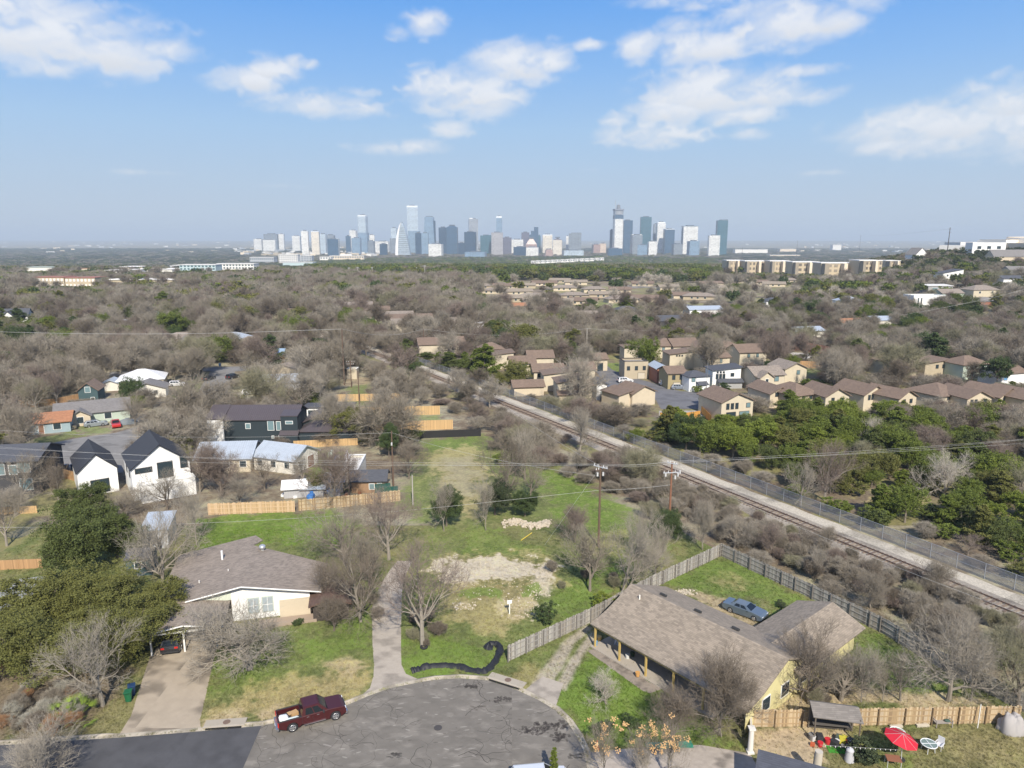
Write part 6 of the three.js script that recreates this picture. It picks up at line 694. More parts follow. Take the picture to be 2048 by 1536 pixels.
{ const R = rng(17), list = []; const stone = (u, v, s, y = 0) => { const p = G(u, v); list.push(new THREE.DodecahedronGeometry(s, 0).scale(1, 0.6 + 0.3 * R(), 1).rotateY(R() * 6).translate(p.x, y + s * 0.3, p.z)); }; for (let k = 0; k < 420; k++) { const t = R(), u = 1008 + 92 * t, q = (R() + R() - 1), v = 1049 - 4 * Math.sin(t * 7) + q * 8; stone(u + (R() - 0.5) * 10, v, 0.1 + 0.3 * R() * R(), 0.3 * R() * (1 - Math.abs(q))); } const m = M(0.46, 0.40, 0.31, 1); const o = tag(mesh('rubble_heap', merge(list.splice(0)), m, scene), 'heap of pale limestone rubble on the upper lot', 'rubble'); setting(o, 'stuff');
  const sc = []; for (let k = 0; k < 700; k++) { const [a, b, c, d] = [[870, 1104, 1116, 1164], [1000, 1072, 1194, 1236], [905, 952, 1204, 1220], [1060, 1100, 1148, 1192], [1352, 1395, 1178, 1190], [900, 1090, 1165, 1200]][Math.floor(R() * 6)]; stone(mix(a, b, R()), mix(c, d, R()), 0.03 + 0.12 * R() * R()); } const q = mesh('limestone_pieces', merge(list), M(0.5, 0.44, 0.35, 1), scene); setting(q, 'stuff'); tag(q, 'pale limestone pieces scattered over the bare lot', 'stones'); }
// garden behind the board fence
{
  const U = thing('patio_umbrella', 'red patio umbrella tilted over the lawn', 'umbrella', G(1800, 1520), 0); const red = M(0.52, 0.012, 0.03, 0.7), can = []; const apex = V(-0.1, 2.55, 0.1), rim = []; for (let k = 0; k < 8; k++) { const a = k * Math.PI / 4 + 0.2; rim.push(V(Math.cos(a) * 1.3 - 0.12, 1.98 + Math.cos(a) * -0.26 - Math.sin(a) * 0.1, Math.sin(a) * 1.3)); }
  for (let k = 0; k < 8; k++) { const p = mesh('canopy_panel', facesGeo([[apex, rim[k], rim[(k + 1) % 8]]]), red, U); mesh('rib', rod(apex, rim[k], 0.018, 0.012, 5), M(0.3, 0.3, 0.3), p); } mesh('mast', rod(V(0.1, 0, 0), apex, 0.03), M(0.5, 0.5, 0.5), U); mesh('foot', new THREE.CylinderGeometry(0.28, 0.3, 0.1, 16).translate(0.1, 0.05, 0), TRIMB, U);
  const table = (u, v, l, glass) => { const o = thing('garden_table', l, 'table', G(u, v)), w = M(0.7, 0.72, 0.72, 0.4); mesh('rim', new THREE.TorusGeometry(0.62, 0.04, 8, 28).rotateX(Math.PI / 2).translate(0, 0.72, 0), w, o); mesh('tabletop', new THREE.CylinderGeometry(0.6, 0.6, 0.015, 28).translate(0, 0.715, 0), glass ? M(0.18, 0.24, 0.22, 0.15) : M(0.3, 0.34, 0.26, 0.3), o); mesh('spokes', merge([geoBox(1.2, 0.03, 0.05, 0, 0.73, 0), geoBox(0.05, 0.03, 1.2, 0, 0.735, 0)]), w, o); for (let k = 0; k < 4; k++) { const a = k * 1.571 + 0.6; mesh('leg', rod(V(Math.cos(a) * 0.5, 0, Math.sin(a) * 0.5), V(Math.cos(a) * 0.42, 0.72, Math.sin(a) * 0.42), 0.025), w, o); } };
  table(1793, 1478, 'white framed round garden table behind the red umbrella', false); table(1856, 1502, 'white framed round table with dark glass beside the folding chair', true);
  const chair = (u, v, t, l, m) => { const o = thing('garden_chair', l, 'chair', G(u, v), t); mesh('seat', geoBox(0.5, 0.05, 0.5, 0, 0.42, 0), m, o); mesh('backrest', geoBox(0.5, 0.6, 0.05, 0, 0.75, -0.26), m, o); for (const [x, z] of [[-1, -1], [1, -1], [-1, 1], [1, 1]]) mesh('leg', rod(V(x * 0.22, 0, z * 0.22), V(x * 0.22, 0.42, z * 0.22), 0.02), m, o); for (const s of [-1, 1]) mesh('armrest', geoBox(0.06, 0.04, 0.5, s * 0.27, 0.62, 0), m, o); }; chair(1878, 1498, -0.9, 'pale grey garden chair next to the dark glass table', M(0.6, 0.6, 0.62)); chair(1826, 1495, 2, 'black garden chair left of the dark glass table', TRIMB);
  const b = thing('garden_bench', 'grey slatted wooden bench against the board fence', 'bench', G(1884, 1452), 0.06), gw = M(0.30, 0.27, 0.24, 1); for (let k = 0; k < 4; k++) mesh('seat_slat', geoBox(1.45, 0.03, 0.1, 0, 0.44, -0.18 + k * 0.13), gw, b); for (let k = 0; k < 11; k++) mesh('back_slat', geoBox(0.06, 0.42, 0.025, -0.62 + k * 0.124, 0.72, -0.26), gw, b); mesh('back_rail', geoBox(1.45, 0.08, 0.05, 0, 0.96, -0.26), gw, b); for (const s of [-1, 1]) { mesh('armrest', geoBox(0.07, 0.05, 0.6, s * 0.72, 0.66, 0.02), gw, b); mesh('leg', geoBox(0.07, 0.66, 0.07, s * 0.72, 0.33, 0.28), gw, b); mesh('leg', geoBox(0.07, 1.0, 0.07, s * 0.72, 0.5, -0.26), gw, b); }
  addTo('cushion', new THREE.SphereGeometry(0.25, 12, 8).scale(1.1, 0.4, 0.8), M(0.05, 0.09, 0.07), G(1893, 1452).add(V(0, 0.55, 0)), 'dark green cushion on the grey garden bench', 'cushion');
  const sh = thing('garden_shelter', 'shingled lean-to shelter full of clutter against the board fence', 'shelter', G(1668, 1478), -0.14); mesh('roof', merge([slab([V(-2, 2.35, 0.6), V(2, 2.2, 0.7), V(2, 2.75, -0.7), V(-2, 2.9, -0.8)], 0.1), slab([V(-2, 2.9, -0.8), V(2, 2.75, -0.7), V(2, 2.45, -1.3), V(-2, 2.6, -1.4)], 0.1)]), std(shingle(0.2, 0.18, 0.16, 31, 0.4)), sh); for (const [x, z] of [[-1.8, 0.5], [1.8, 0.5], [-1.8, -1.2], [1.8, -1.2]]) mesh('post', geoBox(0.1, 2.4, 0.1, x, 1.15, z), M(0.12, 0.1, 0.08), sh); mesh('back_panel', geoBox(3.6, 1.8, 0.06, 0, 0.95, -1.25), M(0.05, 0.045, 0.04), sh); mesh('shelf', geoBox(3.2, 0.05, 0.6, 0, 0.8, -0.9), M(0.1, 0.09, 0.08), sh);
  const R = rng(61), cols = [[0.03, 0.03, 0.035], [0.6, 0.6, 0.6], [0.5, 0.02, 0.03], [0.5, 0.45, 0.05], [0.45, 0.1, 0.04], [0.05, 0.06, 0.09], [0.2, 0.19, 0.18], [0.08, 0.1, 0.08]], words = ['black', 'white', 'red', 'yellow', 'rusty', 'navy', 'grey', 'dark green'], kinds = ['crate', 'bucket', 'planter', 'box'];
  for (let k = 0; k < 16; k++) { const u = 1622 + 84 * R(), v = 1476 + 22 * R(), w = 0.25 + 0.3 * R(), kd = kinds[k % 4], g = kd === 'bucket' || kd === 'planter' ? new THREE.CylinderGeometry(w * 0.55, w * 0.42, w, 12).translate(0, w / 2, 0) : geoBox(w * 1.2, w, w, 0, w / 2, 0); addTo(kd, g, M(...cols[k % 8], 0.7), G(u, v), words[k % 8] + ' ' + kd + ' among the clutter by the garden shelter', kd, R() * 3, 'clutter by the garden shelter'); }
  const log = addTo('tree_stump', rod(V(0, 0, 0), V(0.1, 2.6, 0), 0.34, 0.3, 14), M(0.46, 0.42, 0.35, 1), G(1630, 1560), 'tall pale cut tree trunk beside the dark roof corner', 'tree trunk');
  const gr = thing('barbecue', 'grey covered barbecue on the lawn', 'barbecue', G(1698, 1522)); mesh('cover', new THREE.CylinderGeometry(0.28, 0.4, 0.95, 8).translate(0, 0.5, 0), M(0.42, 0.42, 0.44), gr); mesh('lid', new THREE.SphereGeometry(0.32, 12, 6, 0, 6.3, 0, 1.4).translate(0, 0.93, 0), M(0.45, 0.45, 0.47), gr);
  addTo('lawn_mat', geoBox(2.2, 0.02, 0.9, 0, 0.02, 0), M(0.04, 0.25, 0.02, 1), G(1682, 1500), 'bright green artificial turf mat beside the shelter', 'mat', -0.1);
  const rt = thing('rusty_table', 'rusty square table in front of the red umbrella', 'table', G(1785, 1532), -0.2); mesh('tabletop', geoBox(1.1, 0.04, 0.8, 0, 0.72, 0), M(0.24, 0.1, 0.055, 0.9), rt); for (const [x, z] of [[-1, -1], [1, -1], [-1, 1], [1, 1]]) mesh('leg', rod(V(x * 0.5, 0, z * 0.35), V(x * 0.5, 0.72, z * 0.35), 0.025), M(0.5, 0.5, 0.5), rt);
  const fl = thing('bunting', 'string of small white pennants across the lawn', 'bunting', V(0, 0, 0)), fa = G(1640, 1490, 1.4), fb = G(1800, 1500, 1.5); mesh('cord', rod(fa, fb, 0.01), M(0.3, 0.3, 0.3), fl); for (let k = 1; k < 16; k++) { const q = fa.clone().lerp(fb, k / 16); mesh('pennant', facesGeo([[q, q.clone().add(V(0.11, 0, 0)), q.clone().add(V(0.05, -0.08 - 0.1 * hash2(k, 5), 0.03))]]), M(0.5, 0.5, 0.5), fl); }
  for (const [u, v, h, l] of [[1497, 1440, 1.9, 'white garden pillar at the far end of the low wall'], [1500, 1505, 2.3, 'white garden pillar at the street end of the low wall']]) { const o = thing('garden_pillar', l, 'pillar', G(u, v)), w = M(0.66, 0.63, 0.58); mesh('shaft', new THREE.CylinderGeometry(0.2, 0.24, h, 14).translate(0, h / 2, 0), w, o); mesh('capital', geoBox(0.55, 0.14, 0.55, 0, h, 0), w, o); mesh('base', geoBox(0.56, 0.16, 0.56, 0, 0.1, 0), w, o); }
  { const a = G(1497, 1440), b = G(1500, 1505), w = mesh('low_wall', facesGeo([[a, b, b.clone().setY(1.2), a.clone().setY(1.2)], [a.clone().setY(1.2), b.clone().setY(1.2), b.clone().add(V(0.18, 1.2, 0)), a.clone().add(V(0.18, 1.2, 0))], [b.clone().add(V(0.18, 0, 0)), a.clone().add(V(0.18, 0, 0)), a.clone().add(V(0.18, 1.2, 0)), b.clone().add(V(0.18, 1.2, 0))]]), M(0.5, 0.47, 0.42), scene); tag(w, 'low pale wall between the two white pillars', 'wall'); }
  const dr = thing('slate_roof_house', 'corner of a dark shingled roof at the garden drive', 'house', G(1556, 1585), -0.42); mesh('roof', slab([V(-1.7, 2.4, 2.4), V(4, 2.4, 2.4), V(4, 3.0, -0.4), V(-1.7, 3.0, -0.4)], 0.15), std(shingle(0.075, 0.08, 0.1, 41, 0.35)), dr); mesh('wall', facesGeo([[V(-1.4, 0, -0.2), V(-1.4, 0, 2.2), V(-1.4, 2.4, 2.2), V(-1.4, 2.9, -0.2)], [V(-1.4, 0, -0.2), V(4, 0, -0.2), V(4, 2.9, -0.2), V(-1.4, 2.9, -0.2)]]), M(0.3, 0.27, 0.24), dr);
  const ig = addTo('rock_grotto', (() => { const g = new THREE.SphereGeometry(1, 18, 12, 0, 6.3, 0, 1.6), q = g.attributes.position; for (let i = 0; i < q.count; i++) { const n = 0.8 + 0.4 * vnoise(q.getX(i) * 3 + 5, q.getZ(i) * 3 + q.getY(i) * 2); q.setXYZ(i, q.getX(i) * 1.15 * n, q.getY(i) * 1.7 * n, q.getZ(i) * 0.8 * n); } g.computeVertexNormals(); return g; })(), M(0.36, 0.34, 0.33, 1), G(2022, 1462), 'grey rockwork mound at the end of the board fence', 'rockwork');
  addTo('washing_pole', rod(V(0, 0, 0), V(0.15, 2.2, -0.2), 0.04), M(0.7, 0.68, 0.64), G(1955, 1456), 'leaning white pole in front of the board fence', 'pole');
  for (const [u, v, l] of [[1792, 1455, 'pale concrete block at the fence foot left of the bench'], [1845, 1453, 'pale concrete beam at the fence foot beside the bench']]) addTo('concrete_block', geoBox(1.1, 0.2, 0.25, 0, 0.1, 0), M(0.5, 0.45, 0.36, 1), G(u, v), l, 'block', 0.05);
  addTo('ground_sheet', (() => { const g = new THREE.PlaneGeometry(4, 0.8, 24, 4).rotateX(-Math.PI / 2), q = g.attributes.position; for (let i = 0; i < q.count; i++) q.setY(i, 0.05 + 0.1 * vnoise(q.getX(i) * 3, q.getZ(i) * 4)); g.computeVertexNormals(); return g; })(), M(0.03, 0.22, 0.15, 0.5), G(1338, 1492), 'crumpled green ground sheet along the edge of the drive', 'sheet', 0.05);
  // porch clutter
  [[1191, 1290, 'bucket', [0.12, 0.3, 0.5], 'light blue bucket by the first porch post'], [1199, 1280, 'bowl', [0.55, 0.36, 0.12], 'wooden bowl on the porch edge'], [1219, 1296, 'planter', [0.3, 0.28, 0.25], 'grey planter on the porch edge'], [1265, 1312, 'planter', [0.03, 0.06, 0.03], 'dark green planter on the porch edge'], [1255, 1316, 'pot', [0.6, 0.6, 0.58], 'white pot on the porch edge'], [1275, 1352, 'stool', [0.55, 0.3, 0.1], 'small orange stool on the garden path'], [1262, 1290, 'box', [0.1, 0.08, 0.07], 'dark box inside the porch'], [1280, 1302, 'box', [0.35, 0.05, 0.06], 'red box inside the porch'], [1300, 1315, 'box', [0.4, 0.4, 0.42], 'grey box inside the porch']].forEach(([u, v, n, c, l]) => addTo(n, n === 'box' ? geoBox(0.5, 0.6, 0.4, 0, 0.3, 0) : new THREE.CylinderGeometry(0.24, 0.18, 0.42, 12).translate(0, 0.21, 0), M(...c, 0.6), G(u, v, 0.13), l, n, 0.4));
  { const q = G(1232, 1288, 0.13), o = thing('leaning_boards', 'pale boards leaning inside the porch', 'boards', q, -0.6); for (let k = 0; k < 3; k++) { const b2 = mesh('board', bx(0.28, 2.1, 0.04), M(0.5, 0.5, 0.52), o); b2.position.set(k * 0.3, 0.95, -0.2); b2.rotation.x = -0.35; b2.rotation.z = -0.15 * k; } }
}
{ // junk in the yard behind the cedar fence
  const R = rng(8), words = ['white', 'grey', 'blue', 'rusty', 'black', 'pale green'], cols = [[0.7, 0.7, 0.7], [0.4, 0.4, 0.42], [0.06, 0.2, 0.5], [0.35, 0.16, 0.08], [0.04, 0.04, 0.045], [0.4, 0.48, 0.42]]; for (let k = 0; k < 26; k++) { const u = k < 16 ? 560 + 190 * R() : 625 + 70 * R(), v = k < 16 ? 984 + 18 * R() : 905 + 14 * R(), w = 0.5 + 0.9 * R(); addTo('salvage', merge([geoBox(w, w * 0.5, w * 0.8, 0, w * 0.25, 0), geoBox(w * 0.5, w * 0.4, w * 0.4, w * 0.2, w * 0.65, 0.1, 0.5)]), M(...cols[k % 6], 0.8), G(u, v), words[k % 6] + ' salvage heaped in the junk yard', 'salvage', R() * 3, 'salvage in the junk yard'); }
  addTo('green_van', merge([geoBox(2.6, 1.4, 1.8, 0, 1.0, 0), geoBox(1.4, 0.8, 1.7, 1.8, 0.7, 0)]), M(0.02, 0.09, 0.06, 0.5), G(766, 990), 'dark green van body beside the weathered shed', 'van', 0.2);
  addTo('blue_tarp', merge([geoBox(5, 0.5, 2.5, 0, 0.5, 0, 0.1)]), M(0.08, 0.14, 0.30, 0.6), G(785, 817), 'dark blue tarpaulin in the far yard', 'tarpaulin'); addTo('blue_tarp', geoBox(5, 0.4, 3, 0, 2.2, 0, 0.2), M(0.03, 0.09, 0.45, 0.6), G(163, 770), 'bright blue tarpaulin roof beyond the blue cottage', 'tarpaulin');
}
// ---------------------------------------------------------------- towns and towers beyond
const bandTex = (a, b, f = 0.5, n = 16, vert = 0.25) => std(tiled(tex(64, 128, (i, j) => { const row = j % 8 < 8 * f, col = i % 8 < 1 ? vert : 1, v = hash2(Math.floor(i / 8), Math.floor(j / 8)) * 0.35 + 0.82, c = row ? a : b; return c.map((x, k) => l2s(mix(b[k], x, col) * v)); }), 64, 64), 0.35);
const TW = { blue: bandTex([0.02, 0.06, 0.12], [0.06, 0.12, 0.19], 0.7), deep: bandTex([0.01, 0.035, 0.075], [0.03, 0.07, 0.12], 0.7), teal: bandTex([0.02, 0.085, 0.12], [0.06, 0.15, 0.18], 0.7), pale: bandTex([0.30, 0.38, 0.46], [0.52, 0.58, 0.63], 0.6), sky: bandTex([0.12, 0.20, 0.30], [0.26, 0.35, 0.44], 0.6), white: bandTex([0.40, 0.42, 0.44], [0.78, 0.77, 0.73], 0.35), cream: bandTex([0.42, 0.38, 0.32], [0.76, 0.70, 0.60], 0.35), grey: bandTex([0.09, 0.12, 0.16], [0.28, 0.31, 0.34], 0.5), ribbed: bandTex([0.24, 0.24, 0.27], [0.45, 0.43, 0.42], 0.6), mauve: bandTex([0.07, 0.075, 0.12], [0.16, 0.15, 0.19], 0.5), brick: bandTex([0.20, 0.14, 0.13], [0.42, 0.29, 0.25], 0.4), tan: bandTex([0.42, 0.32, 0.25], [0.68, 0.56, 0.45], 0.35), frame: bandTex([0.10, 0.13, 0.18], [0.50, 0.51, 0.52], 0.55) };
const CROWN = M(0.75, 0.78, 0.8, 0.5), DARKC = M(0.10, 0.12, 0.15, 0.5);
const DT = 'downtown towers';
function tower(u0, u1, vt, D, style, label, o = {}) {
  const uc = (u0 + u1) / 2, r = ray(uc, 500), p = V(r[0] / -r[2] * D, 0, -D); p.y = ground(p.x, p.z); const dep = pix(p.x, p.y, p.z)[2], w = (u1 - u0) / F * dep, H = heightTo(p, vt), g = thing(o.name ?? 'tower', label, 'tower', p, o.turn ?? (hash2(Math.floor(u0), 3) - 0.5) * 0.3, o.group ?? DT), d = o.d ?? Math.min(w * 0.9, 45), m = TW[style], bxf = (W, h, dd, x, y, z, k = 1) => { const a = W / 2, b = dd / 2; return facesGeo([[V(x - a, y, z + b), V(x + a, y, z + b), V(x + a * k, y + h, z + b * k), V(x - a * k, y + h, z + b * k)], [V(x + a, y, z - b), V(x - a, y, z - b), V(x - a * k, y + h, z - b * k), V(x + a * k, y + h, z - b * k)], [V(x - a, y, z - b), V(x - a, y, z + b), V(x - a * k, y + h, z + b * k), V(x - a * k, y + h, z - b * k)], [V(x + a, y, z + b), V(x + a, y, z - b), V(x + a * k, y + h, z - b * k), V(x + a * k, y + h, z + b * k)], [V(x - a * k, y + h, z + b * k), V(x + a * k, y + h, z + b * k), V(x + a * k, y + h, z - b * k), V(x - a * k, y + h, z - b * k)]]); };
  const body = H * (o.body ?? 1); mesh('shaft', bxf(w, body, d, 0, 0, 0, o.taper ?? 1), m, g); for (const [fx, fy, fw, fh, st, k] of o.add ?? []) mesh('block', bxf(w * fw, H * fh, d * Math.min(fw * 1.02, 1.06) + 0.6, (fx - 0.5) * w, H * fy, 2, k ?? 1), TW[st] ?? st, g); if (o.crown) mesh('crown', bxf(w * (o.taper ?? 1) * 1.01, H * o.crown, d * (o.taper ?? 1) * 1.01, 0, body, 0, o.crownK ?? 1), o.crownM ?? CROWN, g); mesh('plant_room', bxf(w * 0.5, 5, d * 0.5, 0, body + (o.crown ? H * o.crown : 0), 0), DARKC, g); if (o.spire) mesh('spire', rod(V(o.sx ?? 0, H, 0), V(o.sx ?? 0, H + o.spire, 0), 1.4, 0.6, 5), M(0.4, 0.42, 0.45), g); return { g, w, H, d, p };
}
[[531, 559, 468, 5200, 'grey', 'grey slab among the white hospital blocks'], [560, 570, 468, 5200, 'white', 'narrow white block right of the grey hospital slab'], [511, 527, 478, 5200, 'white', 'low white block at the outer end of the hospital'], [529, 553, 480, 5000, 'white', 'wide white block in front of the grey hospital slab'], [587, 602, 472, 5000, 'white', 'white block left of the pale twin towers'],
  [605, 618, 463, 3700, 'white', 'slim white tower with pale green flank', { crown: 0.02, add: [[0.75, 0, 0.5, 0.93, 'pale']] }], [625, 640, 464, 3800, 'cream', 'cream tower with rounded crown', { crown: 0.03 }], [641, 654, 468, 4100, 'pale', 'pale glass tower beside the cream one'], [654, 670, 470, 4200, 'grey', 'grey tower behind the white flanked block'], [657, 678, 478, 3600, 'blue', 'blue glass block with white flank', { add: [[0.86, 0, 0.3, 1.02, 'white']] }],
  [693, 702, 472, 4100, 'blue', 'small dark blue tower left of the tall pale one'], [702, 715, 461, 4200, 'white', 'white and blue split tower', { add: [[0.7, 0, 0.5, 0.95, 'blue']] }], [705, 722, 476, 3800, 'sky', 'grey-blue gridded block at the foot of the tall pale tower'], [720, 736, 433, 4100, 'pale', 'tall pale glass tower with white crown, standing apart', { crown: 0.035, add: [[0.55, 0, 1.12, 0.58, 'sky']] }], [739, 750, 470, 4200, 'white', 'white tower just right of the tall pale one'], [738, 749, 482, 3900, 'grey', 'grey block in front of the white tower'], [752, 779, 483, 4600, 'white', 'low broad white block behind the dark blue cube'], [760, 775, 488, 3700, 'deep', 'dark blue cube between the pale tower and the sail'],
  [784, 795, 456, 4100, 'pale', 'pale tower behind the sail', { add: [[0.5, 0, 1.4, 0.62, 'grey']] }], [816, 837, 415, 4300, 'pale', 'tallest pale glass tower with stepped side and white crown', { crown: 0.035, add: [[0.6, 0.05, 0.5, 0.9, 'sky'], [0.62, 0, 1.15, 0.5, 'sky']] }], [831, 844, 466, 3900, 'deep', 'dark blue block below the tallest pale tower'], [844, 857, 466, 3900, 'sky', 'grey-blue block between the tallest pale tower and the tapered one'], [848, 872, 434, 4200, 'sky', 'pale blue tower that tapers to a narrow top', { taper: 0.7, add: [[0.93, 0, 0.2, 0.9, 'deep', 0.8]], spire: 8 }],
  [879, 894, 455, 4000, 'deep', 'dark blue office tower, left of a pair'], [894, 916, 452, 4000, 'blue', 'blue office tower with peaked glass crown, right of a pair', { taper: 0.96, crown: 0.06, crownK: 0.35, crownM: TW.blue, body: 0.95 }], [859, 885, 488, 3500, 'white', 'low white and grey block in front of the blue pair', { add: [[0.3, 0, 0.3, 1.02, 'grey']] }], [916, 930, 486, 3900, 'deep', 'low dark blue block right of the blue pair'], [930, 952, 464, 3900, 'deep', 'dark blue block with lighter stripe', { add: [[0.3, 0, 0.22, 1.0, 'sky']] }], [938, 956, 438, 4300, 'frame', 'white framed residential tower behind the dark blue block', { add: [[0.25, 0, 0.4, 1.03, 'white']] }], [961, 983, 471, 4000, 'teal', 'dark teal block left of the ribbed tower', { add: [[0.75, 0, 0.5, 1.02, 'deep']] }], [983, 1006, 465, 3900, 'ribbed', 'grey ribbed concrete tower with rounded corners'], [993, 1004, 436, 4400, 'sky', 'slim tower with bright crown behind the ribbed one', { crown: 0.05 }], [1005, 1023, 475, 4000, 'mauve', 'mauve-grey curved office block'], [1022, 1046, 479, 4100, 'white', 'broad white gridded block'], [1027, 1052, 494, 3600, 'deep', 'low dark blue glass block'],
  [931, 972, 504, 3300, 'sky', 'long low glass hall in front of the dark blue blocks'], [1043, 1058, 465, 4100, 'mauve', 'mauve slab left of the stepped blue tower'], [1058, 1076, 454, 4300, 'blue', 'stepped blue glass tower', { body: 0.72, add: [[0.78, 0, 0.44, 1, 'blue'], [0.42, 0, 0.4, 0.86, 'blue']] }], [1051, 1077, 495, 3600, 'white', 'low white and grey striped block'], [1076, 1081, 471, 4300, 'teal', 'narrow teal tower right of the stepped blue one'], [1085, 1104, 471, 4200, 'cream', 'broad cream hotel block', { crown: 0.05 }], [1089, 1106, 499, 3500, 'brick', 'low brick pyramid block', { taper: 0.7 }], [1132, 1137, 472, 4200, 'white', 'thin white tower left of the grey office slab'], [1137, 1162, 467, 4100, 'grey', 'grey office slab with a thin white neighbour', { add: [[0.6, 0, 0.8, 1.04, 'grey']] }], [1126, 1166, 501, 3500, 'pale', 'low pale block before the grey office slab'], [1185, 1199, 489, 4200, 'brick', 'pinkish low block left of the unfinished tower'], [1199, 1212, 487, 4200, 'tan', 'tan low block left of the unfinished tower'],
  [1219, 1226, 460, 4200, 'blue', 'narrow blue tower left of the unfinished one'], [1244, 1262, 441, 4200, 'blue', 'blue tower right of the unfinished one', { add: [[0.62, 0, 0.6, 0.985, 'sky']] }], [1262, 1282, 470, 3900, 'grey', 'grey and white banded block', { add: [[0.1, 0, 0.18, 1.04, 'white'], [0.9, 0, 0.18, 1.04, 'white']] }], [1279, 1300, 434, 4300, 'teal', 'tall plain blue slab tower', { add: [[0.68, 0, 0.66, 0.98, 'blue']] }], [1275, 1294, 490, 3700, 'sky', 'low grey-blue block before the plain slab'], [1296, 1312, 483, 3700, 'white', 'white block before the plain slab'], [1305, 1314, 448, 4300, 'grey', 'grey tower joined to the white round topped one'], [1312, 1328, 446, 4200, 'white', 'white tower with rounded pale top', { crown: 0.03, crownK: 0.6 }], [1327, 1346, 459, 4100, 'blue', 'dark blue tower with white scalloped top', { crown: 0.02 }], [1345, 1363, 488, 3800, 'grey', 'low grey-blue block behind the utility line'], [1363, 1392, 453, 4000, 'white', 'white tower with green top and wide flat roof', { add: [[0.1, 0, 0.24, 0.97, 'blue'], [0.8, 0.75, 0.4, 0.25, 'teal']], crown: 0.015, crownM: TW.teal }], [1376, 1396, 482, 3600, 'sky', 'blue-grey block before the wide roofed white tower'], [1416, 1437, 471, 3600, 'white', 'white tower with dark stripes, left of the last pair', { add: [[0.2, 0, 0.14, 0.97, 'grey'], [0.62, 0, 0.14, 0.97, 'grey']] }], [1431, 1451, 441, 3900, 'teal', 'dark teal curved tower, last of the skyline', { add: [[0.75, 0, 0.5, 1.03, 'grey']] }], [1215, 1243, 497, 3600, 'blue', 'blue striped podium of the unfinished tower']].forEach((a) => tower(...a));
{ // the sail, the pyramids, the unfinished tower
  const D = 3700, at = (u) => { const r = ray(u, 500); const p = V(r[0] / -r[2] * D, 0, -D); p.y = ground(p.x, p.z); return p; };
  const p = at(808), H = heightTo(p, 444), dep = pix(p.x, p.y, p.z)[2], X = (u) => (u - 808) / F * dep, o = thing('sail_tower', 'sail-shaped tower with white curved spine', 'tower', p, 0, DT), s = new THREE.Shape(); s.moveTo(X(799), 0); s.bezierCurveTo(X(799), H * 0.5, X(802), H * 0.85, X(807.5), H * 0.98); s.bezierCurveTo(X(814), H * 0.85, X(819), H * 0.4, X(823), 0); s.closePath(); const eg = new THREE.ExtrudeGeometry(s, { depth: 45, bevelEnabled: false }); mesh('hull', eg, TW.pale, o); const f = new THREE.Shape(); f.moveTo(X(793.5), 0); f.bezierCurveTo(X(794), H * 0.5, X(799), H * 0.85, X(807.5), H); f.bezierCurveTo(X(802.5), H * 0.85, X(799.5), H * 0.5, X(799), 0); f.closePath(); mesh('spine', new THREE.ExtrudeGeometry(f, { depth: 52, bevelEnabled: false }), M(0.78, 0.78, 0.78, 0.5), o); for (let k = 1; k < 16; k++) { const y = H * k * 0.055, hw = mix(X(823), X(809), Math.pow(k / 17, 1.6)), l = mix(X(799), X(806), Math.pow(k / 17, 2.4)); mesh('floor_band', geoBox(hw - l, 2.6, 1.2, (hw + l) / 2, y, 45.6), M(0.16, 0.19, 0.22, 0.5), o); }
  const q = tower(1050, 1075, 480, 4000, 'brick', 'brick tower with stepped pyramid top', { taper: 0.85, crown: 0.4, crownK: 0.25, crownM: TW.brick, body: 0.72 }); tower(1106, 1124, 480, 3900, 'cream', 'cream tower with dark pyramid roof', { crown: 0.14, crownK: 0.05, crownM: M(0.14, 0.13, 0.14), add: [[0.5, 0, 0.3, 0.98, 'grey']] });
  const t = tower(1226, 1243, 430, 4100, 'white', 'unfinished tallest tower with open top floors and crane', { add: [[0.6, 0, 0.55, 0.72, 'frame']], crown: 0.10, crownM: TW.blue, body: 0.9 }); const H2 = t.H; mesh('open_floors', geoBox(t.w, H2 * 0.1, t.d * 0.9, 0, H2 * 1.06, 0), TW.frame, t.g); mesh('rim', geoBox(t.w * 1.1, H2 * 0.035, t.d * 1.1, 0, H2 * 1.13, 0), M(0.2, 0.22, 0.27), t.g); mesh('core', new THREE.CylinderGeometry(t.w * 0.2, t.w * 0.25, H2 * 0.1, 12).translate(0, H2 * 1.2, 0), M(0.16, 0.17, 0.19), t.g); mesh('crane', merge([rod(V(-t.w * 0.35, H2 * 1.1, 0), V(-t.w * 0.35, H2 * 1.36, 0), 1.4), rod(V(0, H2 * 1.2, 0), V(0.4, H2 * 1.3, 0), 0.8)]), M(0.4, 0.4, 0.42), t.g);
}
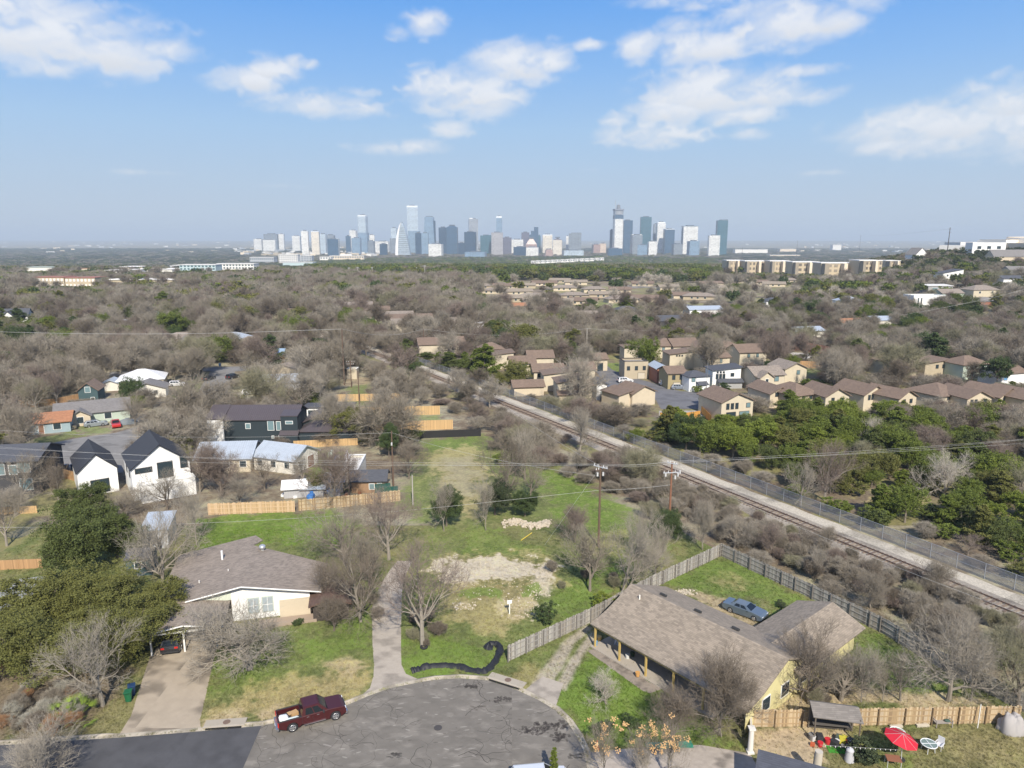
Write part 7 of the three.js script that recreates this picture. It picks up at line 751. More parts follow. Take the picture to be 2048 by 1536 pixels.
// nearer blocks in front of the skyline
function blockRow(name, u0, u1, v, h, mat, label, o = {}) { const p = G((u0 + u1) / 2, v), dep = pix(p.x, p.y, p.z)[2], w = (u1 - u0) / F * dep, H = o.top ? heightTo(p, o.top) : h, g = thing(name, label, o.cat ?? 'building', p, o.turn ?? 0, o.group), d = o.d ?? 18; mesh('wall', geoBox(w, H, d, 0, H / 2, -d / 2), mat, g); mesh('roof', geoBox(w * 1.02, Math.max(0.5, H * 0.06), d * 1.06, 0, H + Math.max(0.25, H * 0.03), -d / 2), o.roof ?? M(0.66, 0.65, 0.62), g); if (o.rows) { const wm = o.glass ?? M(0.10, 0.13, 0.17, 0.3), n = o.cols ?? Math.max(3, Math.round(w / 7)); for (let r = 0; r < o.rows; r++) for (let k = 0; k < n; k++) { const win = mesh('window', bx(w / n * 0.55, H / o.rows * 0.5, 0.5), wm, g); win.position.set(-w / 2 + (k + 0.5) * w / n, (r + 0.55) * H / o.rows, 0.1); } } for (const [x, y, ww, hh, m] of o.extra ?? []) mesh('wing', geoBox(w * ww, H * hh, d * 0.6, w * x, H * y + H * hh / 2, 1.5), m, g); KEEP.push([u0, pix(p.x, p.y + H, p.z)[1], u1, v - 2, -p.z, 0.92]); return g; }
const WH = M(0.76, 0.74, 0.70), CRM = M(0.70, 0.60, 0.46), GRN = M(0.45, 0.56, 0.58), TNA = M(0.50, 0.42, 0.30), GRY = M(0.42, 0.44, 0.46);
blockRow('hotel', 558, 596, 529, 20, WH, 'white hotel block with rows of small dark windows', { top: 510, rows: 5, cols: 9, d: 30 }); blockRow('hotel', 597, 624, 527, 20, GRY, 'grey-white wing right of the white hotel', { top: 512, rows: 4, cols: 5, d: 30 }); blockRow('warehouse', 566, 626, 535, 12, GRN, 'pale teal windowless block in front of the hotel', { top: 525, d: 40 }); blockRow('office_block', 500, 548, 528, 12, GRY, 'low office with dark window band left of the hotel', { top: 515, rows: 2, cols: 12, d: 40 }); blockRow('apartment_block', 660, 728, 523, 12, CRM, 'long cream apartment block with white top right of the hotel', { top: 512, rows: 2, cols: 14, d: 30 }); blockRow('apartment_block', 640, 662, 524, 12, WH, 'white apartment wing between hotel and the long cream block', { top: 514, rows: 2, cols: 4, d: 30 });
blockRow('office_block', 360, 432, 546, 12, GRN, 'pale office with teal window bands, left wing', { top: 530, rows: 3, cols: 10, glass: M(0.04, 0.10, 0.13, 0.2), d: 25 }); blockRow('office_block', 434, 508, 544, 12, WH, 'white office with dark windows and teal corner, right wing', { top: 528, rows: 3, cols: 12, glass: M(0.04, 0.08, 0.11, 0.2), d: 25 });
blockRow('apartment_block', 70, 130, 577, 10, TNA, 'long low apartment block with reddish top and white bays', { top: 555, rows: 2, cols: 8, roof: M(0.30, 0.13, 0.10), glass: WH }); blockRow('apartment_block', 132, 192, 577, 10, TNA, 'second low apartment block with reddish top and white bays', { top: 556, rows: 2, cols: 8, roof: M(0.30, 0.13, 0.10), glass: WH }); blockRow('school', 195, 345, 566, 6, TNA, 'long low building with white roof behind the apartment blocks', { top: 560, roof: WH, d: 30 }); blockRow('church', 45, 105, 545, 8, WH, 'wide pale hall with low green-grey gable roof', { top: 535, roof: M(0.4, 0.45, 0.4), d: 30 }); blockRow('store', 140, 185, 543, 7, CRM, 'low store with orange-brown roof', { top: 537, roof: M(0.45, 0.24, 0.14), d: 30 });
[[210, 262, 548], [238, 285, 541], [265, 345, 546], [340, 362, 538]].forEach(([a, b, v], i) => blockRow('warehouse', a, b, v, 7, [WH, CRM, WH, GRY][i], ['pale', 'cream', 'white', 'grey'][i] + ' low warehouse left of the teal banded office', { top: v - 7, roof: WH, d: 45 }));
[[1452, 1486, 551], [1488, 1533, 552], [1538, 1578, 552], [1583, 1636, 554], [1640, 1712, 556], [1716, 1762, 551], [1770, 1800, 538]].forEach(([a, b, v], i) => blockRow('apartment_block', a, b, v, 13, TNA, ['first', 'second', 'third', 'fourth', 'fifth', 'sixth', 'seventh'][i] + ' tan three-storey block counted from the oak belt, with pale flat roof and balconies', { top: v - (i === 6 ? 16 : 29), rows: 3, cols: 5 + i % 3, roof: M(0.72, 0.71, 0.68), glass: i % 2 ? M(0.16, 0.14, 0.12) : M(0.28, 0.24, 0.19), d: 20, extra: [[-0.42, 0, 0.12, 1.02, M(0.3, 0.26, 0.2)], [0.1, 0, 0.1, 1.02, CRM]], group: 'tan apartment blocks below the hill' }));
for (let k = 0; k < 15; k++) { const u = 1062 + k * 9.8, v = 531 - k * 0.45; blockRow('terrace_house', u, u + 8.5, v, 8, WH, 'white terraced house with pale gable in the row before the skyline', { top: v - 9, rows: 2, cols: 2, d: 12, group: 'white terraced row before the skyline' }); }
blockRow('school', 940, 984, 548, 6, M(0.5, 0.33, 0.26), 'low pinkish brick hall among the dark oaks', { top: 543, roof: WH, d: 30 });
[[1540, 1600, 514, 'long white roofed hall right of the last tower'], [1470, 1535, 508, 'white apartment row right of the last tower'], [1560, 1592, 505, 'cream apartment row near the transmission pole'], [1665, 1682, 502, 'square cream office on the far plain']].forEach(([a, b, v, l], i) => blockRow('hall', a, b, v, 16, i % 2 ? WH : CRM, l, { top: v - [4, 9, 7, 12][i], d: 50 }));
{ const R = rng(404), g = 'pale low buildings in the hazy plain'; for (let k = 0; k < 295; k++) { const near = k % 3 === 0, u = near ? 470 + 300 * R() : -20 + 2090 * R(), v = near ? 496 + 20 * R() : 484 + 24 * Math.pow(R(), 1.3), p = G(u, v), w = (near ? 30 : 24) + 60 * R() * R(), h = (near ? 10 : 7) + 9 * R(); const o = mesh('distant_building', bx(Math.round(w / 8) * 8, Math.round(h / 3) * 3, 24), [WH, WH, CRM, GRY, TNA][k % 5], scene); o.position.set(p.x, p.y + h / 2, p.z); o.rotation.y = R() * 3; tag(o, 'pale low building far out in the hazy plain', 'building', g); } }
// ---------------------------------------------------------------- trees one can point to
const TM = (i) => TWIG[i % TWIG.length];
function bare(u, v, k, h, spread, tw, bk, label, o = {}) { const p = G(u, v), sh = bareNear[k], bb = sh.twig.boundingBox ?? (sh.twig.computeBoundingBox(), sh.twig.boundingBox), s = spread / Math.max(bb.max.x - bb.min.x, bb.max.z - bb.min.z); const t = plant(o.name ?? 'bare_tree', sh, BARK[bk], TM(tw), p, s, o.turn ?? u * 0.37, label, o.category ?? 'tree', o.group, h / bb.max.y); CLEAR.push([p.x, p.z, 2.2]); if (o.lean) { t.rotation.order = 'ZYX'; t.rotation.z = o.lean; } return t; }
function leafy(u, v, k, h, spread, lf, label, o = {}) { const p = G(u, v), sh = (o.set ?? leafNear)[k], bb = sh.twig.boundingBox ?? (sh.twig.computeBoundingBox(), sh.twig.boundingBox), s = spread / (bb.max.x - bb.min.x); const t = plant(o.name ?? 'evergreen_tree', sh, BARK[2], LEAF[lf], p, s, o.turn ?? u * 0.71, label, o.category ?? 'tree', o.group, h / bb.max.y); CLEAR.push([p.x, p.z, spread * 0.3]); return t; }
bare(500, 1338, 3, 8, 14.5, 1, 1, 'wide spreading bare tree with many limbs on the lawn by the carport');
bare(206, 1412, 0, 9.5, 9.5, 1, 1, 'slender bare tree with pale straight trunk beside the dustbins');
bare(722, 1243, 1, 11, 11, 2, 1, 'bare tree with ivy green trunk beside the lane');
bare(845, 1292, 0, 12.5, 12, 4, 1, 'tall bare tree with twin trunks right of the lane');
bare(1180, 1182, 2, 9, 9.5, 0, 0, 'bare fan-shaped tree on the lot beside the weathered picket fence');
bare(1245, 1185, 0, 10.5, 7, 1, 1, 'tall thin bare tree behind the weathered picket fence', { lean: -0.12 });
bare(1252, 1180, 5, 8, 7, 1, 1, 'thin bare tree leaning right over the weathered picket fence', { lean: -0.5 });
bare(1440, 1472, 4, 8.5, 10.5, 2, 1, 'dense multi-stemmed reddish bare tree in front of the porch house');
bare(1345, 1480, 4, 4.6, 8, 2, 0, 'low dense brown bare thicket tree on the bright front lawn');
bare(1212, 1408, 1, 3.6, 4.6, 5, 1, 'small whitish bare tree alone on the bright front lawn');
bare(1618, 1408, 1, 9, 9.5, 2, 2, 'dark thick-trunked bare tree in front of the yellow end wall');
bare(1682, 1402, 3, 5.5, 8, 0, 0, 'low wide bare tree on the sandy strip by the yellow end wall');
bare(1896, 1402, 1, 10, 12.5, 1, 1, 'tall spreading bare tree with pale trunk behind the tan board fence');
bare(1942, 1403, 5, 7.5, 5.5, 1, 1, 'slim bare tree with pale stem right of the spreading one');
bare(1722, 1404, 5, 6.5, 4.5, 1, 1, 'slim pale sapling on the sandy strip behind the board fence');
bare(1765, 1403, 5, 4.5, 3.8, 0, 1, 'short bare sapling on the sandy strip behind the board fence');
bare(1800, 1402, 0, 5.5, 5, 0, 1, 'forked bare sapling on the sandy strip behind the board fence');
bare(2036, 1420, 0, 9, 8, 3, 2, 'reddish trunked tree with olive twigs at the board fence end');
bare(326, 1176, 1, 12, 12, 1, 1, 'tall leaning bare tree over the dark green garden shed');
bare(394, 1092, 5, 10, 7, 1, 1, 'tall pale slender tree behind the taupe roof');
bare(14, 1092, 0, 9, 8, 0, 1, 'bare tree with pale leaning trunk at the yard edge');
bare(84, 978, 1, 8.5, 9, 2, 2, 'dark twisting bare tree beside the charcoal house');
bare(335, 1020, 1, 8, 9, 0, 2, 'bare tree in front of the tall white house');
bare(400, 985, 0, 10.5, 8.5, 0, 0, 'tall bare tree between the white house and the metal roofs');
bare(44, 1006, 0, 9, 9, 0, 1, 'bare tree standing before the charcoal house windows');
bare(118, 1004, 2, 7, 7, 2, 1, 'bare tree between the charcoal house and the narrow white one');
bare(452, 975, 1, 7.5, 9, 0, 1, 'bare tree before the cream metal roofed house');
bare(530, 980, 0, 7, 8, 2, 0, 'dark bare tree before the gap of the metal roofed pair');
bare(606, 972, 2, 6.5, 7, 1, 1, 'bare tree at the gable end of the weathered house');
bare(480, 1012, 1, 6, 8, 0, 0, 'bare tree behind the pale lattice fence');
bare(1008, 1012, 0, 13, 11, 2, 0, 'tall bare tree rising from the dark thicket on the lot');
bare(972, 1062, 5, 9, 4.5, 1, 1, 'thin white-stemmed tree on the lot left of the rubble heap');
bare(888, 1062, 5, 9, 5, 1, 1, 'thin tree growing out of the round dark evergreen on the lot');
bare(1060, 1000, 0, 9, 8, 0, 0, 'bare tree at the upper edge of the lot by the railway scrub');
bare(818, 958, 1, 7, 9, 2, 2, 'dark gnarled bare tree beside the junk yard');
bare(690, 1130, 1, 10.5, 13, 0, 1, 'wide bare tree over the bright lawn behind the taupe roof');
bare(778, 1120, 0, 11, 11, 4, 1, 'bare tree at the head of the lane');
bare(650, 1215, 2, 6.5, 8, 2, 2, 'small dark reddish bare tree beside the brown lean-to');
bare(668, 1262, 4, 4.2, 6.5, 2, 2, 'low dark bare thicket in front of the brown lean-to');
bare(740, 1185, 2, 8.5, 8, 0, 2, 'scrubby bare tree between the lean-to and the lane');
bare(1290, 1120, 0, 8.5, 6, 1, 1, 'bare tree behind the back corner of the picket fence');
bare(1310, 1150, 2, 7.5, 6.5, 1, 1, 'many-stemmed bare tree behind the picket fence', { turn: 1 });
bare(1405, 1100, 4, 8, 6, 1, 1, 'bare clump with pale stems at the fence corner');
bare(1150, 1085, 4, 6, 8, 4, 0, 'pinkish bare thicket tree beside the tall utility pole');
bare(1888, 1000, 1, 9.5, 11, 5, 1, 'large pale bare tree in the clearing of the juniper wood');
bare(1648, 1000, 2, 11, 11.5, 4, 1, 'broad fan-shaped bare tree among the junipers');
bare(1600, 1010, 0, 8, 7, 1, 1, 'bare tree left of the broad fan-shaped one among the junipers');
bare(1745, 905, 2, 8, 8, 5, 1, 'pale bare tree standing inside the juniper wood');
bare(1160, 905, 2, 10, 11, 1, 1, 'big bare tree beside the railway by the leaning wire');
bare(1050, 960, 2, 10, 10, 1, 0, 'bare tree with purplish twigs at the top of the lot');
bare(640, 800, 0, 11, 9, 1, 1, 'bare tree behind the plum metal roof');
bare(270, 850, 1, 9, 11, 0, 1, 'bare spreading tree over the tarp covered cars');
bare(115, 812, 2, 10, 10, 4, 1, 'purplish bare tree behind the rusty roof');
bare(72, 822, 1, 9.5, 9, 0, 1, 'bare tree with leaning pale trunk behind the rusty roof');
bare(90, 1590, 3, 6, 9, 1, 1, 'bare twiggy crown reaching up over the street');
[[1208, 1560, 5.6, 'left'], [1290, 1580, 6, 'middle'], [1335, 1560, 5.4, 'right']].forEach(([u, v, h, w], i) => {   // chinaberries hung with dry fruit
  const t = bare(u, v, 5, h, 4.2, 0, 1, ['thin chinaberry sapling with tan berry clusters beside the traffic cone', 'thin chinaberry sapling with tan berry clusters between its two neighbours', 'thin chinaberry sapling with tan berry clusters by the green ground sheet'][i], { name: 'chinaberry_tree', group: 'chinaberry saplings at the kerb' });
  const R = rng(900 + i), list = []; for (let k = 0; k < 16; k++) { const a = R() * 6.28, r = (0.3 + 1.5 * R()), y = h * (0.5 + 0.48 * R()); for (let q = 0; q < 14; q++) list.push(new THREE.OctahedronGeometry(0.045 + 0.03 * R()).translate(Math.cos(a) * r + (R() - 0.5) * 0.45, y + (R() - 0.5) * 0.35, Math.sin(a) * r + (R() - 0.5) * 0.45)); }
  const b = mesh('berries', merge(list), M(0.58, 0.36, 0.16, 0.7), t); b.scale.set(1 / t.scale.x, 1 / t.scale.y, 1 / t.scale.z); b.userData.kind = 'stuff';
});
[[45, 1345, 0, 6.5, 11, 3, 'olive evergreen oak at the thicket\'s outer end'], [150, 1350, 1, 6, 10, 3, 'olive evergreen oak behind the slender pale trunk'], [262, 1318, 0, 6.8, 11, 3, 'olive evergreen oak leaning over the carport post'], [330, 1268, 1, 6, 8, 3, 'olive evergreen oak touching the carport roof'], [200, 1250, 0, 7.5, 12, 3, 'broad evergreen oak in the middle of the thicket'], [90, 1260, 1, 6.5, 11, 3, 'evergreen oak beside the grey patio'], [165, 1150, 0, 9.5, 13, 0, 'tall dark evergreen oak behind the thicket'], [235, 1120, 1, 8, 9, 0, 'dark evergreen oak beside the green garden shed'], [170, 1050, 1, 6.5, 9, 0, 'evergreen oak behind the tall dark one']].forEach(([u, v, k, h, s, l, t]) => leafy(u, v, k, h, s, l, t, { name: 'live_oak' }));
leafy(893, 1052, 1, 6.5, 6.2, 2, 'round dark evergreen on the lot', { name: 'evergreen_tree' });
leafy(990, 1030, 1, 6, 6.5, 5, 'dark evergreen thicket at the foot of the tall bare tree');
leafy(1050, 1032, 1, 4.5, 5, 2, 'smaller dark evergreen right of the thicket on the lot');
leafy(1372, 900, 1, 8, 8, 2, 'dark leafy tree at the near corner of the juniper wood');
leafy(1335, 1080, 0, 5, 6, 2, 'dark green tree behind the brown utility pole');
leafy(778, 915, 1, 7.5, 5, 2, 'ivy covered evergreen beside the pole behind the cedar fence');
leafy(740, 865, 1, 6, 6, 2, 'dark evergreen in front of the cedar fences');
leafy(635, 985, 0, 4, 5.5, 3, 'olive shrubby tree beside the trailer');
leafy(400, 835, 0, 4.5, 11, 1, 'leafy green clump left of the navy house', { set: leafMid });
leafy(1410, 812, 1, 5, 4, 2, 'dark street tree beside the cream gabled townhouse', { set: leafMid });
[[1095, 1246, 2.4, 3, 2, 'round green shrub against the weathered picket fence'], [1208, 1218, 1.8, 3.2, 4, 'bright green shrub between the fence and the porch house'], [1565, 1215, 0.8, 1.6, 5, 'dark clump of weeds on the back lawn'], [1720, 1520, 1.6, 3, 5, 'dark shrub in front of the garden table'], [1205, 1470, 1.5, 2, 5, 'dark sago-like shrub on the bright front lawn'], [1265, 1455, 1.2, 2, 2, 'low dark shrub on the bright front lawn'], [595, 1250, 0.8, 1.4, 2, 'small shrub in the planter by the stone wall'], [1395, 785, 2, 3, 4, 'green shrub beside the white townhouse'], [1420, 788, 1.6, 2.6, 4, 'low shrub by the white townhouse porch']].forEach(([u, v, h, s, l, t]) => leafy(u, v, 0, h, s, l, t, { set: bush, name: 'shrub', category: 'shrub' }));
{ // palmetto and the little cypress at the kerb
  const p = G(142, 1448), o = thing('palmetto', 'bright green fan palm bush on the roadside', 'palm', p), R = rng(3), t = new Tris(); for (let k = 0; k < 34; k++) { const a = R() * 6.28, el = 0.15 + 1.25 * R(), L = 1.5 + 0.6 * R(), d = V(Math.cos(a) * Math.cos(el), Math.sin(el), Math.sin(a) * Math.cos(el)), c = d.clone().multiplyScalar(L), s = V(-d.z, 0, d.x).normalize(), n = s.clone().cross(d); t.limb(V(0, 0.1, 0), c, 0.02, 0.012, 3); for (let q = -7; q <= 7; q++) { const e = d.clone().multiplyScalar(Math.cos(q * 0.19)).addScaledVector(s, Math.sin(q * 0.19)).add(V(0, -0.3 * Math.abs(q) / 7, 0)); t.tri(c.clone().addScaledVector(s, 0.035), c.clone().addScaledVector(s, -0.035), c.clone().addScaledVector(e, 0.75)); } }
  mesh('fronds', t.geo(), M(0.19, 0.27, 0.035, 0.7), o);
  const q = leafyTree(95, { ...OAK, height: 3.2, spread: 1.5, low: 0, r: 0.05, lobes: 12, conic: true, clumps: 10, leaves: 5200, leaf: 0.09, upl: 0.6 }); plant('cypress', q, BARK[2], LEAF[1], G(1108, 1566), 1, 0, 'slim dark conifer standing at the kerb by the parked white car', 'conifer');
}
{ // brush on the roadside corner and in the near beds
  const R = rng(71); for (let k = 0; k < 34; k++) { const u = -30 + 230 * R(), v = 1385 + 90 * R(), h = 0.9 + 1.3 * R(); if (u > 165 && v > 1420) continue; const sh = shrub[k % 2], bb = sh.twig.boundingBox ?? (sh.twig.computeBoundingBox(), sh.twig.boundingBox); plant('shrub', sh, BARK[2], [M(0.33, 0.19, 0.10, 1), TWIG[2], TWIG[0], M(0.38, 0.36, 0.30, 1)][k % 4], G(u, v), (h * 1.35) / (bb.max.x - bb.min.x), R() * 6, ['rust-coloured', 'dark brown', 'brown', 'pale grey'][k % 4] + (h > 1.6 ? ' tall' : ' low') + ' dry bush in the brush along the roadside corner', 'shrub', ['rust-coloured', 'dark brown', 'brown', 'pale grey'][k % 4] + (h > 1.6 ? ' tall' : ' low') + ' bushes on the roadside corner', h / bb.max.y); }
  for (let k = 0; k < 26; k++) { const [a, b, c, d] = [[1540, 1700, 1385, 1408], [825, 880, 1240, 1300], [640, 760, 1190, 1250], [1090, 1290, 1110, 1200]][k % 4], h = 0.7 + 1.2 * R(), sh = shrub[k % 2], bb = sh.twig.boundingBox; plant('shrub', sh, BARK[2], [TWIG[0], TWIG[2], TWIG[3]][k % 3], G(mix(a, b, R()), mix(c, d, R())), (h * 1.4) / (bb.max.x - bb.min.x), R() * 6, ['dry bush on the sandy strip behind the board fence', 'dry bush at the foot of the twin-trunk tree', 'dry bush beside the brown lean-to', 'dry bush on the lot along the picket fence'][k % 4], 'shrub', ['bushes on the sandy strip', 'bushes by the twin-trunk tree', 'bushes by the lean-to', 'bushes along the picket fence'][k % 4], h / bb.max.y); }
}
{ // lawn grass: small tufts in the colour of the turf they stand in
  const R = rng(505), t = new Tris(); for (let k = 0; k < 6; k++) { const a = R() * 6.28, b = V(Math.cos(a) * 0.05, 0, Math.sin(a) * 0.05); t.sliver(b, b.clone().add(V(Math.cos(a) * 0.07, 0.13 + 0.08 * R(), Math.sin(a) * 0.07)), 0.035, R); } const N = 90000, im = new THREE.InstancedMesh(t.geo(), M(1, 1, 1, 1), N), M4 = new THREE.Matrix4(), Q = new THREE.Quaternion(), c = new THREE.Color(), d = texA.image.data; let n = 0;
  while (n < N) { const z = mix(-50, -99, R()), x = (R() - 0.5) * 2 * Math.min(69, 6 - z * 0.78); if (R() > 1.35 + z / 75 * 0.9 + 0.35) continue; if (PAVED.slice(0, 10).some((p) => inPoly(x, z, p)) || Math.abs(railSide(x, z)) < 7) continue; const i = Math.floor((x - AX0) / (AX1 - AX0) * 2048), j = Math.floor((z - AZ0) / (AZ1 - AZ0) * 800), o = (j * 2048 + i) * 4, r = s2l(d[o]), g = s2l(d[o + 1]), b = s2l(d[o + 2]); if (g < r * 0.8) { if (R() < 0.75) continue; } const k = 0.8 + 0.5 * R(), s = 0.6 + 0.9 * R() * R(); M4.compose(V(x, 0, z), Q.setFromAxisAngle(V(0, 1, 0), R() * 6.28), V(s, s, s)); im.setMatrixAt(n, M4); im.setColorAt(n, c.setRGB(r * k, g * k * 1.03, b * k)); n++; }
  im.name = 'grass'; im.castShadow = im.receiveShadow = true; setting(im, 'stuff'); tag(im, 'short winter grass over the lawns and the open lot', 'grass'); scene.add(im);
}
// ---------------------------------------------------------------- woods: each tree in view up to the limit, the rest as one mass
{
  const R = rng(2024), LOT = [[395, 1110], [395, 1032], [470, 1022], [800, 1000], [830, 900], [860, 875], [965, 868], [1000, 930], [1130, 950], [1245, 1010], [1290, 1080], [1120, 1260], [1000, 1350], [700, 1430], [200, 1490], [-200, 1530], [-200, 1600], [2300, 1600], [2300, 1440], [1760, 1262], [1440, 1112], [1180, 1248], [1010, 1330], [840, 1340], [760, 1270], [560, 1120]];
  const OPEN = [LOT, [[1015, 1330], [1440, 1105], [1500, 1140], [1600, 1190], [1760, 1270], [2060, 1430], [2100, 1600], [1000, 1600]], [[600, 990], [610, 890], [720, 890], [780, 930], [800, 1000]], [[40, 950], [60, 890], [240, 850], [330, 825], [425, 735], [520, 728], [520, 742], [475, 745], [450, 810], [430, 840], [330, 870], [260, 950]], [[690, 770], [745, 755], [745, 815], [690, 815]], [[1150, 708], [1205, 708], [1320, 765], [1430, 780], [1430, 850], [1300, 840], [1200, 770]], [[1600, 728], [1700, 735], [1700, 755], [1600, 755]], [[1725, 985], [1760, 970], [1850, 985], [1880, 1015], [1800, 1028], [1730, 1018]], [[640, 820], [900, 820], [915, 880], [640, 880]], [[-20, 1150], [120, 1140], [100, 1230], [-20, 1240]], [[90, 955], [240, 985], [240, 1000], [60, 1000]]];
  const LAWN = [[960, 570], [1000, 560], [1300, 565], [1480, 570], [1620, 575], [1600, 605], [1480, 620], [1420, 640], [1300, 620], [1100, 625], [960, 610]];
  const JUN = [[1330, 862], [1420, 846], [1520, 832], [2200, 830], [2200, 1260], [1990, 1165], [1850, 1108], [1700, 1052], [1560, 1002], [1420, 945], [1345, 912]];
  const DARKHILL = [[1440, 505], [1800, 480], [2200, 470], [2200, 560], [1950, 545], [1780, 560], [1600, 545], [1440, 545]];
  const OAKS = [[600, 528], [760, 520], [1000, 518], [1200, 515], [1440, 520], [1430, 565], [1330, 570], [1180, 566], [1000, 562], [800, 560], [620, 548]];
  const inst = new Map(), all = [];
  const LM = [[325, 990, 'the tall white house'], [200, 985, 'the narrow white house'], [522, 888, 'the navy house'], [660, 875, 'the low navy wing'], [448, 945, 'the cream metal roofed house'], [560, 945, 'the weathered metal roofed house'], [84, 868, 'the rusty roofed house'], [188, 846, 'the mint house'], [282, 778, 'the white roofed house'], [178, 804, 'the blue cottage'], [14, 990, 'the charcoal house'], [22, 652, 'the farmhouse'], [400, 790, 'the side street'], [440, 740, 'the street junction'], [720, 975, 'the junk yard'], [700, 830, 'the cedar fences'], [690, 770, 'the pale yellow block house'], [885, 710, 'the lone brown roofed house'], [760, 640, 'the long row houses'], [860, 880, 'the black screened fence'], [900, 780, 'the railway bend'], [1000, 870, 'the top of the lot'], [1100, 900, 'the middle of the railway cutting'], [1197, 1090, 'the pole on the lot'], [1338, 1050, 'the reddish pole'], [1442, 1110, 'the picket fence corner'], [1600, 1170, 'the back picket fence'], [1780, 1250, 'the end of the porch house'], [1950, 1330, 'the far run of picket fence'], [1180, 850, 'the slant roofed townhouses'], [1473, 840, 'the cream gabled townhouse'], [1370, 850, 'the orange stained fence'], [1620, 830, 'the first gabled townhouses'], [1780, 830, 'the three-windowed townhouse'], [1960, 835, 'the last gabled townhouses'], [1790, 1000, 'the grassy clearing'], [1500, 930, 'the start of the chain-link fence'], [1650, 1010, 'the middle of the chain-link fence'], [1900, 1090, 'the far end of the chain-link fence'], [1700, 900, 'the heart of the juniper wood'], [1950, 950, 'the wires over the junipers'], [1050, 780, 'the brown roofed townhouses'], [1300, 700, 'the rear townhouses'], [1650, 720, 'the brick garden wall'], [1800, 740, 'the hip roofed townhouses'], [150, 720, 'the left-hand bungalows'], [300, 660, 'the far bungalows'], [560, 755, 'the orange shed'], [620, 800, 'the grey metal roof']].map(([u, v, n]) => [G(u, v), n]);
  const landmark = (x, z) => { let b = null, bd = 1e9; for (const [p, n] of LM) { const d = (p.x - x) ** 2 + (p.z - z) ** 2; if (d < bd) { bd = d; b = n; } } return b; };
  const zone = (u, v, x, z) => {
    const s = railSide(x, z);
    if (v > 1040 && s < -16) return null;
    if (-z < 330 && s > -3.2 && s < 6.6) return null;
    for (const p of OPEN) if (inPoly(u, v, p)) return null;
    if (-z < 150 && s > 6.6 && s < 12.5) return { den: 1, ever: 0.2, h: 3.4, kind: 'jun', sh: 0.62 };
    if (inPoly(u, v, JUN) && -z < 128) return { den: 1, ever: 0.52, h: 6, kind: 'jun', sh: 0.12 };
    if (inPoly(u, v, JUN)) return { den: 1, ever: 0.72, h: 7.2, kind: 'jun' };
    if (-z < 118 && s < -3.2 && s > -19) return { den: 1, ever: 0.06, h: 4.6, kind: 'rail', sh: 0.66 };
    if (-z < 200 && s < -4.4 && s > -26) return { den: 1, ever: 0.07, h: 6.5, kind: 'rail', sh: 0.3 };
    if (-z < 135 && s > 6.6) return { den: 1, ever: 0.35, h: 4.5, kind: 'jun', sh: 0.4 };
    if (inPoly(u, v, LAWN)) return { den: 0.12, ever: 0.1, h: 11, kind: 'lawn', pale: 0.5 };
    if (inPoly(u, v, OAKS)) return { den: 1, ever: 0.97, h: 14, kind: 'oak' };
    if (inPoly(u, v, DARKHILL)) return { den: 1, ever: 0.55, h: 9, kind: 'hill', dark: 1 };
    if (v < 505) return { den: 0.9, ever: 0.9, h: 10, kind: 'far', dark: 1 };
    if (v < 545 && u < 620) return { den: 0.9, ever: 0.6, h: 10, kind: 'far', dark: 1 };
    if (u > 1180 && v > 630 && v < 720) return { den: 0.85, ever: 0.14, h: 9, kind: 'beyond' };
    if (u > 1500 && v < 700) return { den: 0.8, ever: 0.2, h: 10, kind: 'slope', pale: 0.15 };
    if (u < 260 && v > 640 && v < 720) return { den: 1, ever: 0.42, h: 10, kind: 'left' };
    return { den: 0.9, ever: 0.1, h: 12, kind: 'left' };
  };
  const bands = [[-56, -122, 2.5, 1], [-64, -150, 4.4], [-150, -340, 6], [-340, -700, 8], [-700, -1400, 12], [-1400, -3000, 20], [-3000, -6500, 40]];
  for (const [z0, z1, sp, strip] of bands) for (let z = z0; z > z1; z -= sp) { const half = -z * 0.80 + 16; for (let x0 = -half; x0 < half; x0 += sp) {
    const x = x0 + (R() - 0.5) * sp * 0.95, zz = z + (R() - 0.5) * sp * 0.95, q = R(), q2 = R(), q3 = R(), q4 = R(); const y = ground(x, zz), [u, v, dep] = pix(x, y, zz);
    if (u < -60 || u > 2110 || v > 1640) continue; if (strip) { const s = railSide(x, zz); if (s > -3.4 || s < -13) continue; } const zn = zone(u, v, x, zz); if (!zn || q > zn.den) continue; const clump = fbm(x / 34 + 50, zz / 34, 2);
    const ever = (zn.ever > 0.3 ? q2 < zn.ever + (clump - 0.5) * 1.5 : fbm(x / 16 + 9, zz / 16 + 90, 2) * 0.75 + 0.25 * q2 < zn.ever * 0.9 + 0.26);
    let h = zn.h * (0.62 + 0.62 * q3) * (ever ? 0.85 : 1), isShrub = strip || (zn.sh && q4 < zn.sh); if (isShrub) h = 1.6 + 1.6 * q3; const wide = Math.max(h * (ever ? 1.2 : 1.18) * (0.85 + 0.3 * q4), sp * 1.1);
    let ok = true; for (const c of CLEAR) if ((x - c[0]) ** 2 + (zz - c[1]) ** 2 < (c[2] + wide * 0.12) ** 2) { ok = false; break; } if (!ok) continue;
    const pm = F / dep, rk = R(); let wd = wide; for (const k of KEEP) if (dep < k[4] && u + wd * 0.42 * pm > k[0] && u - wd * 0.42 * pm < k[2] && v - h * pm * 0.96 < k[3] - (k[3] - k[1]) * 0.22 && v > k[1] && rk < k[5]) { const h2 = (v - (k[3] - (k[3] - k[1]) * 0.22)) / pm; if (h2 < 1.5) { ok = false; break; } wd *= Math.sqrt(h2 / h); h = h2; } if (!ok) continue;
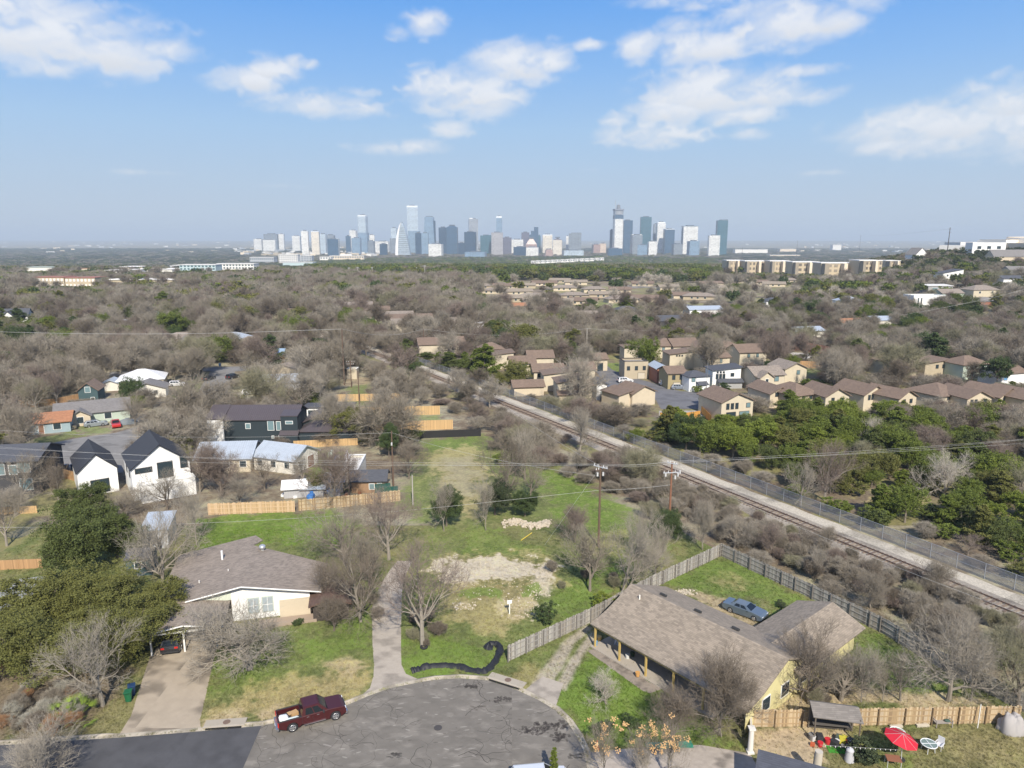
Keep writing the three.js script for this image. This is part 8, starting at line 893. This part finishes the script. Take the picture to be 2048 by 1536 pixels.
    all.push({ x, y, z: zz, dep, h, wide: wd, ever, isShrub, kind: zn.kind, pale: zn.pale && q4 < zn.pale, dark: zn.dark, t: q * 6.28, k: Math.floor(q3 * 997) + Math.floor(q2 * 991) });
  } }
  all.sort((a, b) => a.dep / (a.h + 2) - b.dep / (b.h + 2));
  let nb = 0, ne = 0, ns = 0; const M4 = new THREE.Matrix4(), Q = new THREE.Quaternion(), col = new THREE.Color();
  for (const t of all) {
    const lod = t.dep < 118 ? 0 : t.dep < 430 ? 1 : 2, set = t.isShrub ? (t.ever ? bush : shrub) : t.ever ? (lod === 0 ? leafMid : [leafNear, leafMid, leafFar][lod]) : [bareNear, bareMid, bareFar][lod], vi = t.k % set.length, sh = set[vi]; const bb = sh.twig.boundingBox ?? (sh.twig.computeBoundingBox(), sh.twig.boundingBox), s = t.wide / (bb.max.x - bb.min.x), sy = t.h / bb.max.y;
    const ci = t.ever ? (t.dark ? (t.k % 3 ? 5 : 0) : t.kind === 'jun' ? [1, 0, 4, 1, 3][t.k % 5] : [0, 1, 2, 3][t.k % 4]) : t.pale ? 5 : [0, 1, 0, 2, 4, 3, 1, 0][t.k % 8];
    const own = t.isShrub ? ns < 250 && t.dep < 200 : t.ever ? ne < 200 && t.dep < 700 : nb < 225 && t.dep < 600;
    if (own) { const ev = t.ever ? 1 : 0; if (t.isShrub) ns++; else if (ev) ne++; else nb++;
      const tone = ev ? ['green', 'yellow-green', 'dark green', 'olive', 'bright green', 'blackish green'][ci] : ['brown', 'grey-brown', 'dark brown', 'olive-grey', 'reddish', 'whitish'][ci], size = t.isShrub ? '' : t.h < 5 ? 'small ' : t.h > 9 ? 'tall ' : '', near = landmark(t.x, t.z), what = t.isShrub ? (ev ? ' leafy shrub' : ' bare brushy shrub') : ev ? ' evergreen' : ' bare tree';
      plant(t.isShrub ? 'shrub' : ev ? 'evergreen_tree' : 'bare_tree', sh, BARK[t.k % 3], ev ? LEAF[ci] : TWIG[ci], V(t.x, t.y, t.z), s, t.t, size + tone + what + ' near ' + near, t.isShrub ? 'shrub' : 'tree', size + tone + what + 's near ' + near, sy); continue; }
    const key = (t.isShrub ? 's' : '') + (t.ever ? 'e' : 'b') + lod + vi; if (!inst.has(key)) inst.set(key, { sh, ever: t.ever, list: [] }); inst.get(key).list.push({ t, s, sy, ci });
  }
  const wood = new THREE.Group(); wood.name = 'woodland'; scene.add(wood); setting(wood, 'stuff'); wood.userData.label = 'bare and evergreen woods spreading to the skyline'; wood.userData.category = 'woods';
  const white = M(1, 1, 1, 1);
  for (const { sh, ever, list } of inst.values()) for (const [g, isWood] of [[sh.twig, false], [sh.wood, true]]) { if (isWood && list[0].t.dep > 420) continue; const im = new THREE.InstancedMesh(g, white, list.length); im.name = isWood ? 'trunks' : ever ? 'leafy_crowns' : 'bare_crowns'; im.castShadow = im.receiveShadow = true; im.userData.kind = 'stuff';
    list.forEach(({ t, s, sy, ci }, i) => { M4.compose(V(t.x, t.y, t.z), Q.setFromAxisAngle(V(0, 1, 0), t.t), V(s, sy, s)); im.setMatrixAt(i, M4); col.copy((isWood ? BARK[t.k % 3] : ever ? LEAF[ci] : TWIG[ci]).color).multiplyScalar((ever ? 0.9 : 0.76) + 0.3 * ((t.k * 37) % 100) / 100); im.setColorAt(i, col); }); wood.add(im); }
}
renderer.render(scene, camera);
